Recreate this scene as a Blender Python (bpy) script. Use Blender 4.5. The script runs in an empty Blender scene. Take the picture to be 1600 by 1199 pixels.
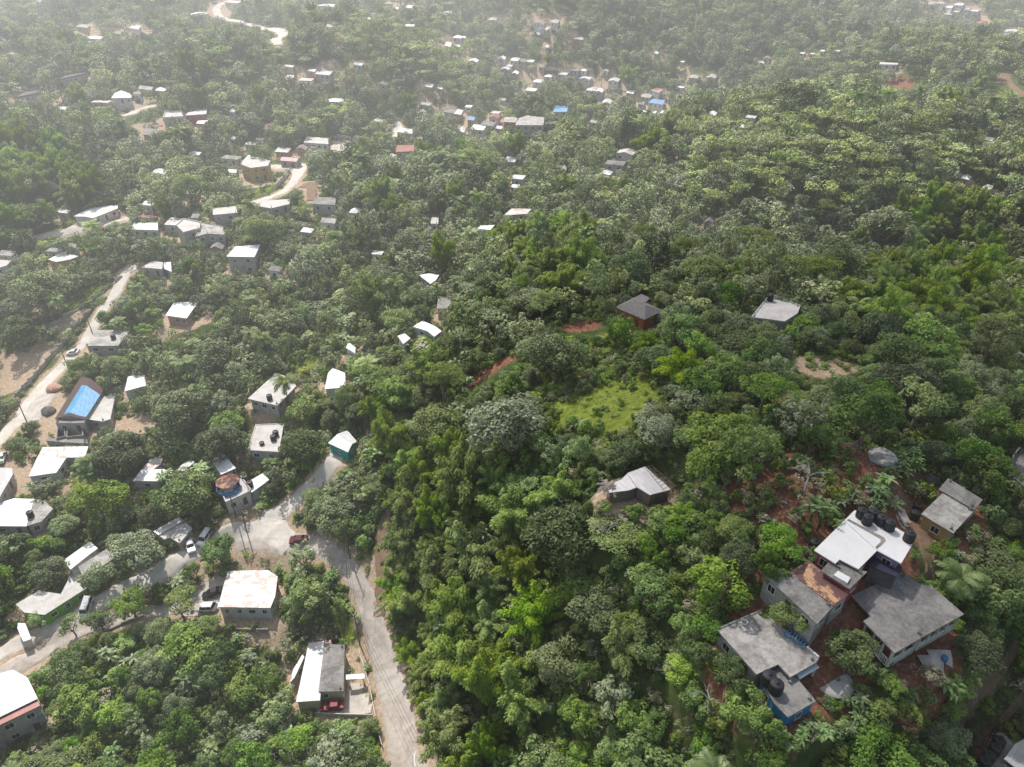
import bpy, math, random
import numpy as np
from mathutils import Vector, Matrix
random.seed(7)
rng = np.random.default_rng(11)
R = math.radians
C = bpy.context.scene.collection
scene = bpy.context.scene

# ------------------------------------------------------------------ camera
F_PX = 1081.0
PITCH = R(32.0)
CAM = np.array([0.0, 0.0, 130.0])
SP, CP = math.sin(PITCH), math.cos(PITCH)

def ray(px, py):
    u = (px - 800.0) / F_PX
    v = (py - 599.5) / F_PX
    return np.array([u, CP - v * SP, -SP - v * CP])

def project(p):
    d = np.asarray(p, float) - CAM
    dep = d[..., 1] * CP - d[..., 2] * SP
    up = d[..., 1] * SP + d[..., 2] * CP
    return 800.0 + F_PX * d[..., 0] / dep, 599.5 - F_PX * up / dep, dep

# ------------------------------------------------------------------ terrain
DEPTHS = {
    -250: [(1200, 122), (1000, 145), (800, 168), (600, 215), (500, 240), (400, 265), (300, 305), (200, 375), (100, 480), (0, 640), (-60, 720)],
    0: [(1200, 122), (1000, 145), (800, 166), (600, 212), (500, 236), (400, 262), (300, 300), (200, 370), (100, 480), (0, 640), (-60, 720)],
    250: [(1200, 124), (1000, 144), (800, 166), (600, 204), (500, 226), (400, 253), (300, 296), (250, 335), (200, 362), (150, 395), (100, 440), (0, 640), (-60, 720)],
    400: [(1200, 125), (1000, 144), (800, 166), (600, 198), (500, 218), (400, 246), (300, 290), (200, 368), (160, 398), (100, 418), (70, 445), (40, 560), (0, 680), (-60, 760)],
    640: [(1200, 122), (1000, 138), (800, 152), (600, 172), (500, 195), (400, 230), (300, 284), (200, 376), (160, 404), (100, 424), (60, 460), (40, 570), (0, 640), (-60, 720)],
    800: [(1200, 112), (1000, 122), (800, 130), (700, 136), (600, 152), (500, 175), (400, 218), (300, 288), (200, 385), (140, 505), (100, 525), (50, 560), (0, 605), (-60, 680)],
    1000: [(1200, 98), (1000, 103), (800, 113), (700, 122), (600, 138), (500, 164), (440, 190), (400, 228), (350, 272), (300, 305), (200, 390), (130, 520), (100, 532), (50, 558), (0, 595), (-60, 670)],
    1200: [(1200, 86), (1000, 90), (800, 102), (700, 113), (600, 132), (500, 160), (440, 188), (410, 252), (350, 268), (300, 276), (250, 288), (200, 318), (150, 470), (100, 530), (50, 560), (0, 600), (-60, 680)],
    1400: [(1200, 88), (1000, 93), (800, 105), (700, 116), (600, 138), (500, 172), (455, 195), (420, 258), (350, 271), (300, 279), (250, 290), (190, 322), (150, 400), (100, 445), (50, 620), (0, 720), (-60, 800)],
    1600: [(1200, 98), (1000, 104), (800, 112), (700, 127), (600, 158), (500, 200), (455, 222), (430, 262), (350, 276), (300, 284), (250, 298), (200, 328), (150, 375), (100, 420), (50, 640), (0, 950), (-60, 1100)],
    1850: [(1200, 105), (1000, 112), (800, 122), (700, 140), (600, 170), (500, 208), (455, 228), (430, 266), (350, 280), (300, 290), (250, 303), (200, 332), (150, 380), (100, 430), (50, 640), (0, 950), (-60, 1100)],
}
cps = []
for cx, col_ in DEPTHS.items():
    for cy, dd in col_:
        cps.append(CAM + ray(cx, cy) * dd)
for X in (-1400, -900, -300, 300, 900, 1500):
    cps.append(np.array([X, 1400.0, 150 + 20 * math.sin(X * .004)]))
    cps.append(np.array([X, 2000.0, 250 + 30 * math.sin(X * .003 + 1)]))
for X, z in ((-150, 6), (-60, 2), (0, 15), (60, 35), (140, 25), (220, 10)):
    cps.append(np.array([X, -120.0, z]))
for Y in (150, 400, 700):
    cps.append(np.array([-900.0, Y, 40 + Y * .08])); cps.append(np.array([950.0, Y, 40 + Y * .08]))
cps = np.array(cps)
S = 100.0
P2 = cps[:, :2] / S
def tps(r2): return np.where(r2 > 0, .5 * r2 * np.log(np.maximum(r2, 1e-12)), 0.0)
n = len(P2)
K = tps(((P2[:, None] - P2[None]) ** 2).sum(-1)) + np.eye(n) * 0.004
A = np.zeros((n + 3, n + 3)); A[:n, :n] = K; A[:n, n] = 1; A[:n, n + 1:] = P2; A[n, :n] = 1; A[n + 1:, :n] = P2.T
W = np.linalg.solve(A, np.concatenate([cps[:, 2], np.zeros(3)]))
GX0, GY0, GS = -1500.0, -180.0, 5.0
gx = np.arange(GX0, 1600, GS); gy = np.arange(GY0, 2300, GS)
XX, YY = np.meshgrid(gx, gy)
Q = np.stack([XX.ravel(), YY.ravel()], 1) / S
Z = np.empty(len(Q))
for i in range(0, len(Q), 20000):
    q = Q[i:i + 20000]
    Z[i:i + 20000] = tps(((q[:, None] - P2[None]) ** 2).sum(-1)) @ W[:n] + W[n] + q @ W[n + 1:]
Z = Z.reshape(XX.shape)
amp = np.clip((np.hypot(XX, YY) - 200) / 500, 0, 1)
Z += amp * (6 * np.sin(XX * .021 + 1.3 * np.sin(YY * .011)) * np.cos(YY * .017 + .8 * np.sin(XX * .013)) + 2.5 * np.sin(XX * .06 + 2) * np.sin(YY * .05))
Z += .5 * np.sin(XX * .11 + 1) * np.sin(YY * .09 + XX * .03)
Z = np.clip(Z, -40, 420)

def ground0(x, y):
    x = np.asarray(x, float); y = np.asarray(y, float)
    fx = np.clip((x - GX0) / GS, 0, len(gx) - 1.001); fy = np.clip((y - GY0) / GS, 0, len(gy) - 1.001)
    ix = fx.astype(int); iy = fy.astype(int); tx = fx - ix; ty = fy - iy
    return (Z[iy, ix] * (1 - tx) * (1 - ty) + Z[iy, ix + 1] * tx * (1 - ty) + Z[iy + 1, ix] * (1 - tx) * ty + Z[iy + 1, ix + 1] * tx * ty)

# level pads cut into the slope under the near houses: (height, outline)
PADS = [(57.6, [(43.1, 65.4), (43.9, 66.1), (45.7, 64.4), (49.8, 67.9), (47.6, 73.6), (41.1, 67.8)]), (57.6, [(49.6, 67.6), (51.7, 65.3), (55.8, 69.7), (54.1, 72.1), (52.3, 74.5), (49.8, 75.6), (47.5, 73.5)]), (57.6, [(43.5, 61.5), (47.1, 64.5), (46.0, 64.9), (44.3, 66.6), (43.4, 65.8), (42.6, 66.2), (41.0, 64.6)]), (57.6, [(51.1, 64.3), (52.8, 66.2), (50.6, 68.7), (48.2, 66.4)]), (55.1, [(64.5, 74.2), (70.4, 79.1), (67.8, 83.2), (61.9, 78.2)]), (55.1, [(67.6, 82.9), (70.1, 78.8), (72.7, 81.1), (70.1, 86.3), (67.2, 83.5)]), (56.0, [(38.0, 57.2), (41.2, 60.1), (37.6, 65.7), (35.3, 66.6), (33.7, 65.4)]), (56.0, [(41.1, 59.8), (43.7, 61.5), (40.5, 67.3), (37.5, 65.6)]), (52.0, [(46.6, 60.2), (45.3, 59.4), (47.1, 54.6), (51.8, 57.0), (58.9, 60.5), (57.1, 65.4), (55.7, 65.6), (54.3, 67.7), (45.5, 63.6)]), (51.3, [(30.0, 53.2), (33.2, 54.6), (34.1, 52.8), (38.0, 54.9), (38.8, 55.6), (33.5, 63.1), (26.8, 60.0)]), (51.3, [(31.3, 50.0), (32.4, 48.1), (36.4, 50.2), (35.2, 53.4), (34.4, 53.2), (33.4, 54.8), (30.7, 53.6)]), (50.7, [(44.0, 54.4), (43.1, 56.7), (40.8, 57.6), (38.5, 56.7), (37.6, 54.4), (38.5, 52.1), (40.8, 51.2), (43.1, 52.1)]), (33.3, [(68.4, 51.2), (69.5, 50.8), (73.2, 54.4), (72.5, 56.1), (69.9, 55.0), (67.1, 52.9)]), (33.3, [(65.3, 50.7), (68.0, 52.4), (67.6, 53.3), (70.6, 55.6), (69.7, 57.2), (68.4, 57.1), (63.4, 52.0)]), (54.3, [(81.8, 85.1), (84.8, 84.7), (90.5, 92.6), (87.4, 95.3), (85.1, 93.3), (81.5, 88.3)]), (53.5, [(20.3, 86.3), (22.1, 84.4), (25.7, 85.8), (22.5, 91.7), (19.2, 89.9)]), (53.5, [(15.7, 85.3), (18.9, 85.9), (20.5, 86.6), (19.2, 90.0), (18.0, 88.4), (15.4, 86.9)]), (55.4, [(30.2, 141.6), (35.5, 146.4), (29.6, 153.7), (24.3, 148.3)]), (55.4, [(30.2, 150.8), (32.1, 150.3), (33.2, 153.0), (31.7, 155.1), (28.7, 152.1)]), (58.3, [(59.3, 134.7), (63.6, 138.8), (65.6, 142.7), (60.8, 149.3), (52.6, 136.8)]), (26.2, [(-38.9, 130.6), (-37.6, 134.9), (-40.8, 139.5), (-44.5, 134.2)]), (21.5, [(-57.7, 136.5), (-60.0, 148.8), (-67.3, 148.3), (-65.9, 137.3)]), (25.6, [(-61.4, 150.8), (-59.1, 160.2), (-60.8, 164.0), (-66.7, 167.4), (-70.3, 154.0)]), (31.0, [(-43.2, 151.8), (-44.9, 159.1), (-48.7, 161.8), (-49.4, 159.1), (-48.4, 151.1)]), (34.8, [(-42.5, 163.2), (-42.8, 166.4), (-45.0, 169.1), (-45.6, 166.4)]), (42.9, [(-22.1, 160.1), (-19.9, 157.1), (-18.3, 160.1), (-20.3, 162.9), (-23.9, 166.1), (-26.1, 162.7)]), (42.9, [(-27.5, 153.6), (-26.0, 156.6), (-27.8, 159.2), (-29.5, 157.9)]), (44.9, [(-23.7, 185.6), (-22.3, 188.5), (-21.7, 192.3), (-24.9, 193.2), (-27.8, 192.0)]), (45.1, [(-17.7, 168.9), (-16.7, 171.8), (-17.1, 176.0), (-20.5, 175.4), (-20.4, 168.9)]), (16.8, [(-66.8, 122.1), (-62.4, 126.0), (-62.4, 126.8), (-68.9, 134.8), (-73.9, 133.2)]), (16.8, [(-62.5, 126.7), (-59.5, 131.4), (-61.9, 134.0), (-64.7, 130.5)]), (23.6, [(-121.2, 186.8), (-122.4, 197.3), (-133.4, 197.3), (-131.5, 186.8)]), (29.2, [(-102.1, 194.9), (-103.0, 207.1), (-110.9, 206.3), (-109.5, 196.9)]), (20.9, [(-105.8, 169.2), (-108.7, 175.0), (-113.4, 174.4), (-110.5, 166.1)]), (19.1, [(-114.8, 152.5), (-117.1, 167.5), (-127.6, 175.0), (-123.0, 152.7)]), (19.1, [(-110.8, 153.3), (-109.2, 154.4), (-114.0, 167.2), (-118.2, 164.3), (-115.9, 154.4)]), (19.1, [(-114.2, 151.1), (-114.9, 152.7), (-122.8, 152.8), (-122.0, 151.1)]), (18.3, [(-117.6, 145.8), (-111.1, 145.3), (-112.2, 147.2), (-122.8, 147.6), (-122.8, 146.5)]), (17.7, [(-112.3, 133.0), (-113.1, 138.9), (-120.6, 139.0), (-118.3, 131.4)]), (17.7, [(-108.6, 139.3), (-110.2, 144.0), (-121.8, 143.6), (-120.8, 139.3)]), (16.7, [(-121.4, 124.9), (-123.5, 133.2), (-125.0, 135.5), (-130.8, 136.0), (-123.2, 124.1)]), (15.3, [(-119.2, 116.8), (-110.9, 116.7), (-112.8, 121.5), (-114.6, 126.0), (-119.5, 126.2), (-123.6, 123.7)]), (15.3, [(-112.8, 121.6), (-110.9, 116.9), (-108.4, 118.4), (-108.2, 122.7), (-111.5, 125.2), (-114.7, 126.1)]), (17.4, [(-86.2, 130.5), (-85.5, 133.4), (-84.3, 133.7), (-87.0, 135.1), (-92.3, 134.8), (-92.6, 130.6)]), (17.4, [(-89.5, 135.3), (-88.7, 137.0), (-89.1, 139.4), (-92.1, 139.4), (-92.4, 135.0)]), (17.4, [(-82.0, 135.1), (-80.8, 138.6), (-82.2, 140.2), (-83.7, 137.3), (-83.8, 135.1)]), (13.7, [(-80.8, 115.7), (-76.9, 120.5), (-78.5, 121.8), (-82.5, 116.9)]), (13.7, [(-79.2, 114.7), (-78.1, 115.3), (-75.1, 113.5), (-74.1, 118.3), (-77.1, 120.8), (-81.0, 116.0)]), (12.1, [(-96.6, 106.8), (-94.7, 111.3), (-93.8, 113.1), (-96.7, 115.3), (-99.6, 109.5)]), (12.1, [(-92.2, 104.1), (-87.7, 110.6), (-90.9, 113.4), (-95.1, 107.3)]), (9.7, [(-101.9, 97.2), (-97.3, 96.6), (-92.2, 103.8), (-95.8, 107.8), (-98.5, 108.7), (-97.4, 105.5), (-96.9, 102.0), (-102.2, 103.1), (-104.9, 99.3)]), (7.8, [(-99.7, 91.8), (-98.4, 92.4), (-102.0, 96.3), (-103.6, 96.4), (-102.9, 95.1)]), (7.9, [(-91.1, 73.0), (-86.5, 76.6), (-90.9, 80.8), (-94.7, 82.5), (-100.4, 80.2), (-94.2, 70.7)]), (7.9, [(-85.5, 75.4), (-86.7, 76.6), (-87.7, 75.9), (-91.0, 73.4), (-92.2, 72.6), (-91.2, 71.1)]), (7.9, [(-85.7, 75.3), (-87.5, 77.1), (-93.2, 72.6), (-92.6, 70.8)]), (10.7, [(-50.2, 97.2), (-50.1, 100.3), (-51.1, 105.7), (-53.8, 107.5), (-62.6, 107.3), (-61.2, 97.4)]), (6.8, [(-36.2, 79.1), (-38.5, 92.3), (-41.6, 91.8), (-41.2, 86.7), (-40.7, 78.7)]), (6.8, [(-32.1, 80.7), (-34.0, 91.2), (-38.2, 91.3), (-36.9, 80.6)]), (6.8, [(-36.9, 91.9), (-37.3, 92.8), (-41.6, 92.7), (-41.7, 92.0)]), (6.8, [(-42.6, 84.4), (-41.9, 89.1), (-42.4, 89.7), (-43.4, 86.2), (-43.2, 83.4)]), (33.1, [(-120.0, 221.9), (-122.1, 228.0), (-126.6, 229.1), (-127.6, 223.3)]), (33.1, [(-117.3, 222.5), (-121.5, 231.9), (-123.7, 231.5), (-121.4, 225.6)]), (37.2, [(-86.8, 220.3), (-88.4, 232.0), (-96.5, 229.9), (-96.4, 220.7)]), (31.9, [(-164.2, 234.4), (-160.3, 236.9), (-159.1, 240.0), (-167.2, 244.3), (-168.4, 236.9)]), (30.3, [(-185.9, 230.5), (-183.2, 235.2), (-185.4, 245.8), (-191.1, 248.1), (-191.9, 239.8)]), (45.3, [(-111.7, 299.5), (-105.4, 303.0), (-106.7, 311.3), (-120.2, 322.8), (-118.2, 305.8)]), (38.3, [(-167.2, 264.6), (-163.3, 262.8), (-159.4, 274.8), (-161.5, 279.0), (-170.8, 275.6), (-171.8, 264.8)]), (38.6, [(-117.4, 238.1), (-113.3, 242.7), (-115.6, 249.8), (-123.5, 253.4), (-123.4, 246.2)]), (38.6, [(-109.7, 239.8), (-103.1, 238.7), (-107.1, 247.9), (-117.0, 252.7), (-112.7, 236.5)]), (38.6, [(-125.0, 251.9), (-125.6, 259.4), (-132.5, 261.9), (-131.2, 253.2)]), (38.3, [(-132.4, 249.9), (-136.1, 258.2), (-145.3, 258.2), (-142.9, 250.9)]), (41.8, [(-108.0, 252.4), (-103.0, 254.1), (-106.4, 261.9), (-114.2, 259.3), (-111.4, 251.6)]), (43.5, [(-91.2, 257.2), (-85.7, 262.5), (-87.0, 268.8), (-97.3, 266.5), (-96.9, 259.8)]), (44.3, [(-66.7, 256.9), (-68.6, 267.2), (-76.4, 266.3), (-76.1, 258.2)]), (44.8, [(5.5, 248.3), (7.3, 253.8), (-0.0, 254.6), (-3.1, 246.3)]), (46.2, [(-7.4, 228.3), (-6.0, 233.4), (-10.9, 232.7), (-12.0, 229.4)]), (45.3, [(-26.1, 237.1), (-26.6, 244.1), (-29.1, 244.9), (-28.9, 237.8)])]
FX0, FY0, FS_ = -230.0, 0.0, 1.0
fgx = np.arange(FX0, 260, FS_); fgy = np.arange(FY0, 345, FS_)
FXX, FYY = np.meshgrid(fgx, fgy); FZ = ground0(FXX, FYY)
num = np.zeros_like(FZ); den = np.zeros_like(FZ); wmax = np.zeros_like(FZ)
for pz, pp in PADS:
    pp = np.array(pp, float); lo = pp.min(0) - 8; hi = pp.max(0) + 8
    i0, j0 = max(0, int((lo[0] - FX0) / FS_)), max(0, int((lo[1] - FY0) / FS_)); i1, j1 = min(len(fgx), int((hi[0] - FX0) / FS_) + 1), min(len(fgy), int((hi[1] - FY0) / FS_) + 1)
    if i1 <= i0 or j1 <= j0: continue
    ax, ay = FXX[j0:j1, i0:i1], FYY[j0:j1, i0:i1]; d = np.full(ax.shape, 1e9); ins = np.zeros(ax.shape, bool)
    for k in range(len(pp)):
        a, b = pp[k], pp[(k + 1) % len(pp)]; e = b - a; t = np.clip(((ax - a[0]) * e[0] + (ay - a[1]) * e[1]) / (e @ e + 1e-9), 0, 1)
        d = np.minimum(d, np.hypot(ax - a[0] - t * e[0], ay - a[1] - t * e[1]))
        if a[1] != b[1]: ins ^= ((a[1] > ay) != (b[1] > ay)) & (ax < (b[0] - a[0]) * (ay - a[1]) / (b[1] - a[1]) + a[0])
    d[ins] = 0; w_ = np.clip(1 - (d - 1.2) / 5.0, 0, 1); w_ = w_ * w_ * (3 - 2 * w_)
    num[j0:j1, i0:i1] += w_ ** 2 * pz; den[j0:j1, i0:i1] += w_ ** 2; wmax[j0:j1, i0:i1] = np.maximum(wmax[j0:j1, i0:i1], w_)
FZ = FZ * (1 - wmax) + np.where(den > 0, num / np.maximum(den, 1e-9), 0) * wmax
def ground(x, y):
    x = np.asarray(x, float); y = np.asarray(y, float)
    if x.ndim == 0:
        if not (FX0 < x < 255 and FY0 < y < 340): return ground0(x, y)
        fx = (float(x) - FX0) / FS_; fy = (float(y) - FY0) / FS_; ix = int(fx); iy = int(fy); tx = fx - ix; ty = fy - iy
        return (FZ[iy, ix] * (1 - tx) + FZ[iy, ix + 1] * tx) * (1 - ty) + (FZ[iy + 1, ix] * (1 - tx) + FZ[iy + 1, ix + 1] * tx) * ty
    r = ground0(x, y); m = (x > FX0) & (x < 255) & (y > FY0) & (y < 340)
    fx = (x[m] - FX0) / FS_; fy = (y[m] - FY0) / FS_; ix = fx.astype(int); iy = fy.astype(int); tx = fx - ix; ty = fy - iy
    r[m] = (FZ[iy, ix] * (1 - tx) + FZ[iy, ix + 1] * tx) * (1 - ty) + (FZ[iy + 1, ix] * (1 - tx) + FZ[iy + 1, ix + 1] * tx) * ty
    return r

TT = np.concatenate([np.arange(40, 400, .5), np.arange(400, 2200, 2.0)])
def hit(px, py, h=0.0, ground=None):
    """point where the sight line of a pixel meets the ground raised by h"""
    ground = ground or globals()['ground']
    d = ray(px, py)
    P = CAM + TT[:, None] * d
    below = P[:, 2] < ground(P[:, 0], P[:, 1]) + h
    i = int(np.argmax(below)) if below.any() else len(TT) - 1
    i = max(i, 1)
    a, b = P[i - 1], P[i]
    fa = a[2] - ground(a[0], a[1]) - h; fb = b[2] - ground(b[0], b[1]) - h
    t = fa / (fa - fb) if fa != fb else 0
    p = a + (b - a) * min(max(t, 0), 1)
    return p - np.array([0, 0, h])

def onplane(px, py, z):
    d = ray(px, py)
    return CAM + d * ((z - CAM[2]) / d[2])

# ------------------------------------------------------------------ photo views used to note positions
VIEWS = {'A': (0, 0, 2.963), 'B': (530, 0, 2.963), 'C': (1060, 0, 2.963), 'D': (0, 390, 4), 'E': (0, 640, 4), 'F': (0, 899, 4),
         'G': (300, 640, 4), 'H': (300, 899, 4), 'I': (380, 400, 4), 'J': (680, 420, 4), 'K': (1060, 390, 2.963), 'L': (840, 640, 4),
         'M': (1180, 680, 3.748), 'N': (1180, 840, 4.442), 'O': (1040, 900, 4), 'P': (1300, 960, 5.017), 'Q': (600, 700, 2.402), 'Z': (0, 0, 1)}
def vw(v, pts):
    ox, oy, s = VIEWS[v]
    return [(ox + x / s, oy + y / s) for x, y in pts]

# ------------------------------------------------------------------ keep-visible map (where the photo shows roofs, roads, clearings)
MW, MH, MC = 800, 600, 2.0
keep = np.zeros((MH, MW)); softkeep = np.zeros((MH, MW), bool)
def inpoly(px, py, poly):
    inside = np.zeros(np.shape(px), bool)
    m = len(poly)
    for i in range(m):
        x1, y1 = poly[i]; x2, y2 = poly[(i + 1) % m]
        if y1 == y2: continue
        c = ((y1 > py) != (y2 > py)) & (px < (x2 - x1) * (py - y1) / (y2 - y1) + x1)
        inside ^= c
    return inside
def paint(poly, dep, soft=False):
    xs = [p[0] for p in poly]; ys = [p[1] for p in poly]
    i0 = max(0, int(min(xs) / MC)); i1 = min(MW, int(max(xs) / MC) + 2)
    j0 = max(0, int(min(ys) / MC)); j1 = min(MH, int(max(ys) / MC) + 2)
    if i1 <= i0 or j1 <= j0: return
    ax, ay = np.meshgrid((np.arange(i0, i1) + .5) * MC, (np.arange(j0, j1) + .5) * MC)
    m = inpoly(ax, ay, poly)
    sub = keep[j0:j1, i0:i1]; sub[m] = np.maximum(sub[m], dep)
    if soft: softkeep[j0:j1, i0:i1] |= m

# ------------------------------------------------------------------ object helpers
def link(o): C.objects.link(o); return o
def tag(o, label=None, cat=None, group=None, kind=None):
    if label: o['label'] = label
    if cat: o['category'] = cat
    if group: o['group'] = group
    if kind: o['kind'] = kind
    return o
def empty(name, loc=(0, 0, 0), rz=0.0):
    o = bpy.data.objects.new(name, None); link(o)
    o.location = loc; o.rotation_euler = (0, 0, rz); o.empty_display_size = .5
    return o
class MB:
    """collects polygons; build() links them as one mesh object"""
    def __init__(s): s.v = []; s.f = []; s.m = []
    def add(s, verts, faces, mi=0):
        b = len(s.v); s.v += [tuple(map(float, p)) for p in verts]; s.f += [tuple(b + i for i in f) for f in faces]; s.m += [mi] * len(faces)
        return s
    def box(s, x0, x1, y0, y1, z0, z1, mi=0):
        return s.add([(x0, y0, z0), (x1, y0, z0), (x1, y1, z0), (x0, y1, z0), (x0, y0, z1), (x1, y0, z1), (x1, y1, z1), (x0, y1, z1)],
                     [(0, 3, 2, 1), (4, 5, 6, 7), (0, 1, 5, 4), (1, 2, 6, 5), (2, 3, 7, 6), (3, 0, 4, 7)], mi)
    def obox(s, c, ax, L, W_, z0, z1, mi=0):
        """box centred at c (x,y) with length L along unit vector ax"""
        ax = np.array(ax[:2], float); ax /= np.linalg.norm(ax); b = np.array([-ax[1], ax[0]])
        q = [np.array(c[:2]) + ax * L / 2 * i + b * W_ / 2 * j for i, j in ((-1, -1), (1, -1), (1, 1), (-1, 1))]
        return s.add([(p[0], p[1], z0) for p in q] + [(p[0], p[1], z1) for p in q],
                     [(0, 3, 2, 1), (4, 5, 6, 7), (0, 1, 5, 4), (1, 2, 6, 5), (2, 3, 7, 6), (3, 0, 4, 7)], mi)
    def prism(s, poly, z0, z1, mi=0, cap=True, bottom=True):
        n = len(poly)
        zz0 = z0 if hasattr(z0, '__len__') else [z0] * n
        zz1 = z1 if hasattr(z1, '__len__') else [z1] * n
        v = [(p[0], p[1], zz0[i]) for i, p in enumerate(poly)] + [(p[0], p[1], zz1[i]) for i, p in enumerate(poly)]
        f = [(i, (i + 1) % n, n + (i + 1) % n, n + i) for i in range(n)]
        if cap: f.append(tuple(range(n, 2 * n)))
        if bottom: f.append(tuple(range(n - 1, -1, -1)))
        return s.add(v, f, mi)
    def tube(s, pts, rad, seg=6, mi=0, cap=True):
        pts = [np.array(p, float) for p in pts]; n = len(pts)
        rad = rad if hasattr(rad, '__len__') else [rad] * n
        base = []; 
        for i, p in enumerate(pts):
            t = pts[min(i + 1, n - 1)] - pts[max(i - 1, 0)]; t /= (np.linalg.norm(t) + 1e-9)
            a = np.cross(t, (0, 0, 1.0)) if abs(t[2]) < .95 else np.cross(t, (1.0, 0, 0)); a /= np.linalg.norm(a); b = np.cross(t, a)
            for k in range(seg):
                w = 2 * math.pi * k / seg
                base.append(p + rad[i] * (a * math.cos(w) + b * math.sin(w)))
        f = [(i * seg + k, i * seg + (k + 1) % seg, (i + 1) * seg + (k + 1) % seg, (i + 1) * seg + k) for i in range(n - 1) for k in range(seg)]
        if cap: f += [tuple(range(seg))[::-1], tuple((n - 1) * seg + k for k in range(seg))]
        return s.add(base, f, mi)
    def lathe(s, prof, seg=20, c=(0, 0, 0), mi=0):
        n = len(prof)
        v = [(c[0] + r * math.cos(2 * math.pi * k / seg), c[1] + r * math.sin(2 * math.pi * k / seg), c[2] + z) for r, z in prof for k in range(seg)]
        f = [(i * seg + k, i * seg + (k + 1) % seg, (i + 1) * seg + (k + 1) % seg, (i + 1) * seg + k) for i in range(n - 1) for k in range(seg)]
        f += [tuple(range(seg))[::-1], tuple((n - 1) * seg + k for k in range(seg))]
        return s.add(v, f, mi)
    def mesh(s, name, mats, smooth=False):
        me = bpy.data.meshes.new(name); me.from_pydata(s.v, [], s.f)
        for m in (mats if isinstance(mats, (list, tuple)) else [mats]): me.materials.append(m)
        if any(s.m): me.polygons.foreach_set('material_index', s.m)
        if smooth: me.polygons.foreach_set('use_smooth', [True] * len(s.f))
        me.update(); return me
    def build(s, name, mats, parent=None, smooth=False):
        o = bpy.data.objects.new(name, s.mesh(name, mats, smooth)); link(o); o.parent = parent
        return o
def leafmesh(name, quads, mats, shade=None, tubes=None):
    """quads: (n,4,3) array of leaf faces; shade: (n,) per-leaf tone; tubes: MB with wood (second material)"""
    n = len(quads); v = quads.reshape(-1, 3)
    tv = np.array(tubes.v).reshape(-1, 3) if tubes and tubes.v else np.zeros((0, 3))
    tf = tubes.f if tubes else []
    me = bpy.data.meshes.new(name)
    nl = 4 * n + sum(len(f) for f in tf)
    me.vertices.add(4 * n + len(tv)); me.vertices.foreach_set('co', np.concatenate([v, tv]).ravel())
    me.loops.add(nl)
    li = np.concatenate([np.arange(4 * n)] + [np.array(f) + 4 * n for f in tf]) if tf else np.arange(4 * n)
    me.loops.foreach_set('vertex_index', li.astype(np.int32))
    st = np.concatenate([np.arange(n) * 4, 4 * n + np.concatenate([[0], np.cumsum([len(f) for f in tf])[:-1]])]) if tf else np.arange(n) * 4
    me.polygons.add(n + len(tf)); me.polygons.foreach_set('loop_start', st.astype(np.int32))
    for m in mats: me.materials.append(m)
    me.polygons.foreach_set('material_index', np.concatenate([np.zeros(n), np.ones(len(tf))]).astype(np.int32))
    at = me.attributes.new('tone', 'FLOAT', 'FACE')
    sh = np.zeros(n + len(tf)); sh[:n] = shade if shade is not None else .5
    at.data.foreach_set('value', sh.astype(np.float32))
    me.update(calc_edges=True); me.validate()
    return me

# ------------------------------------------------------------------ materials
def mat(name):
    m = bpy.data.materials.new(name); m.use_nodes = True; nt = m.node_tree; nt.nodes.clear()
    out = nt.nodes.new('ShaderNodeOutputMaterial'); return m, nt, out
def N(nt, t, **kw):
    n = nt.nodes.new(t)
    for k, v in kw.items():
        if k in n.inputs: n.inputs[k].default_value = v
        else: setattr(n, k, v)
    return n
def L(nt, a, b): nt.links.new(a, b)
def rgba(c): return (c[0], c[1], c[2], 1.0)
def ramp(nt, fac, stops, interp='LINEAR'):
    r = nt.nodes.new('ShaderNodeValToRGB'); r.color_ramp.interpolation = interp
    e = r.color_ramp.elements
    while len(e) < len(stops): e.new(.5)
    for i, (p, c) in enumerate(stops): e[i].position = p; e[i].color = rgba(c)
    L(nt, fac, r.inputs[0]); return r.outputs[0]
def mixc(nt, fac, a, b, mode='MIX'):
    m = nt.nodes.new('ShaderNodeMix'); m.data_type = 'RGBA'; m.blend_type = mode
    for i, x in ((0, fac), (6, a), (7, b)):
        if hasattr(x, 'links'): L(nt, x, m.inputs[i])
        elif isinstance(x, (int, float)): m.inputs[i].default_value = x
        else: m.inputs[i].default_value = rgba(x)
    return m.outputs[2]
def math_(nt, op, a, b=0.0, clamp=False):
    m = nt.nodes.new('ShaderNodeMath'); m.operation = op; m.use_clamp = clamp
    for i, x in ((0, a), (1, b)):
        if hasattr(x, 'links'): L(nt, x, m.inputs[i])
        else: m.inputs[i].default_value = x
    return m.outputs[0]
def noise(nt, scale, detail=4, rough=.6, coord=None, dist=0.0):
    t = nt.nodes.new('ShaderNodeTexNoise'); t.inputs['Scale'].default_value = scale; t.inputs['Detail'].default_value = detail
    t.inputs['Roughness'].default_value = rough; t.inputs['Distortion'].default_value = dist
    if coord is not None: L(nt, coord, t.inputs['Vector'])
    return t.outputs['Fac']
def ocoord(nt): return nt.nodes.new('ShaderNodeTexCoord').outputs['Object']
def gpos(nt): return nt.nodes.new('ShaderNodeNewGeometry').outputs['Position']

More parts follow.
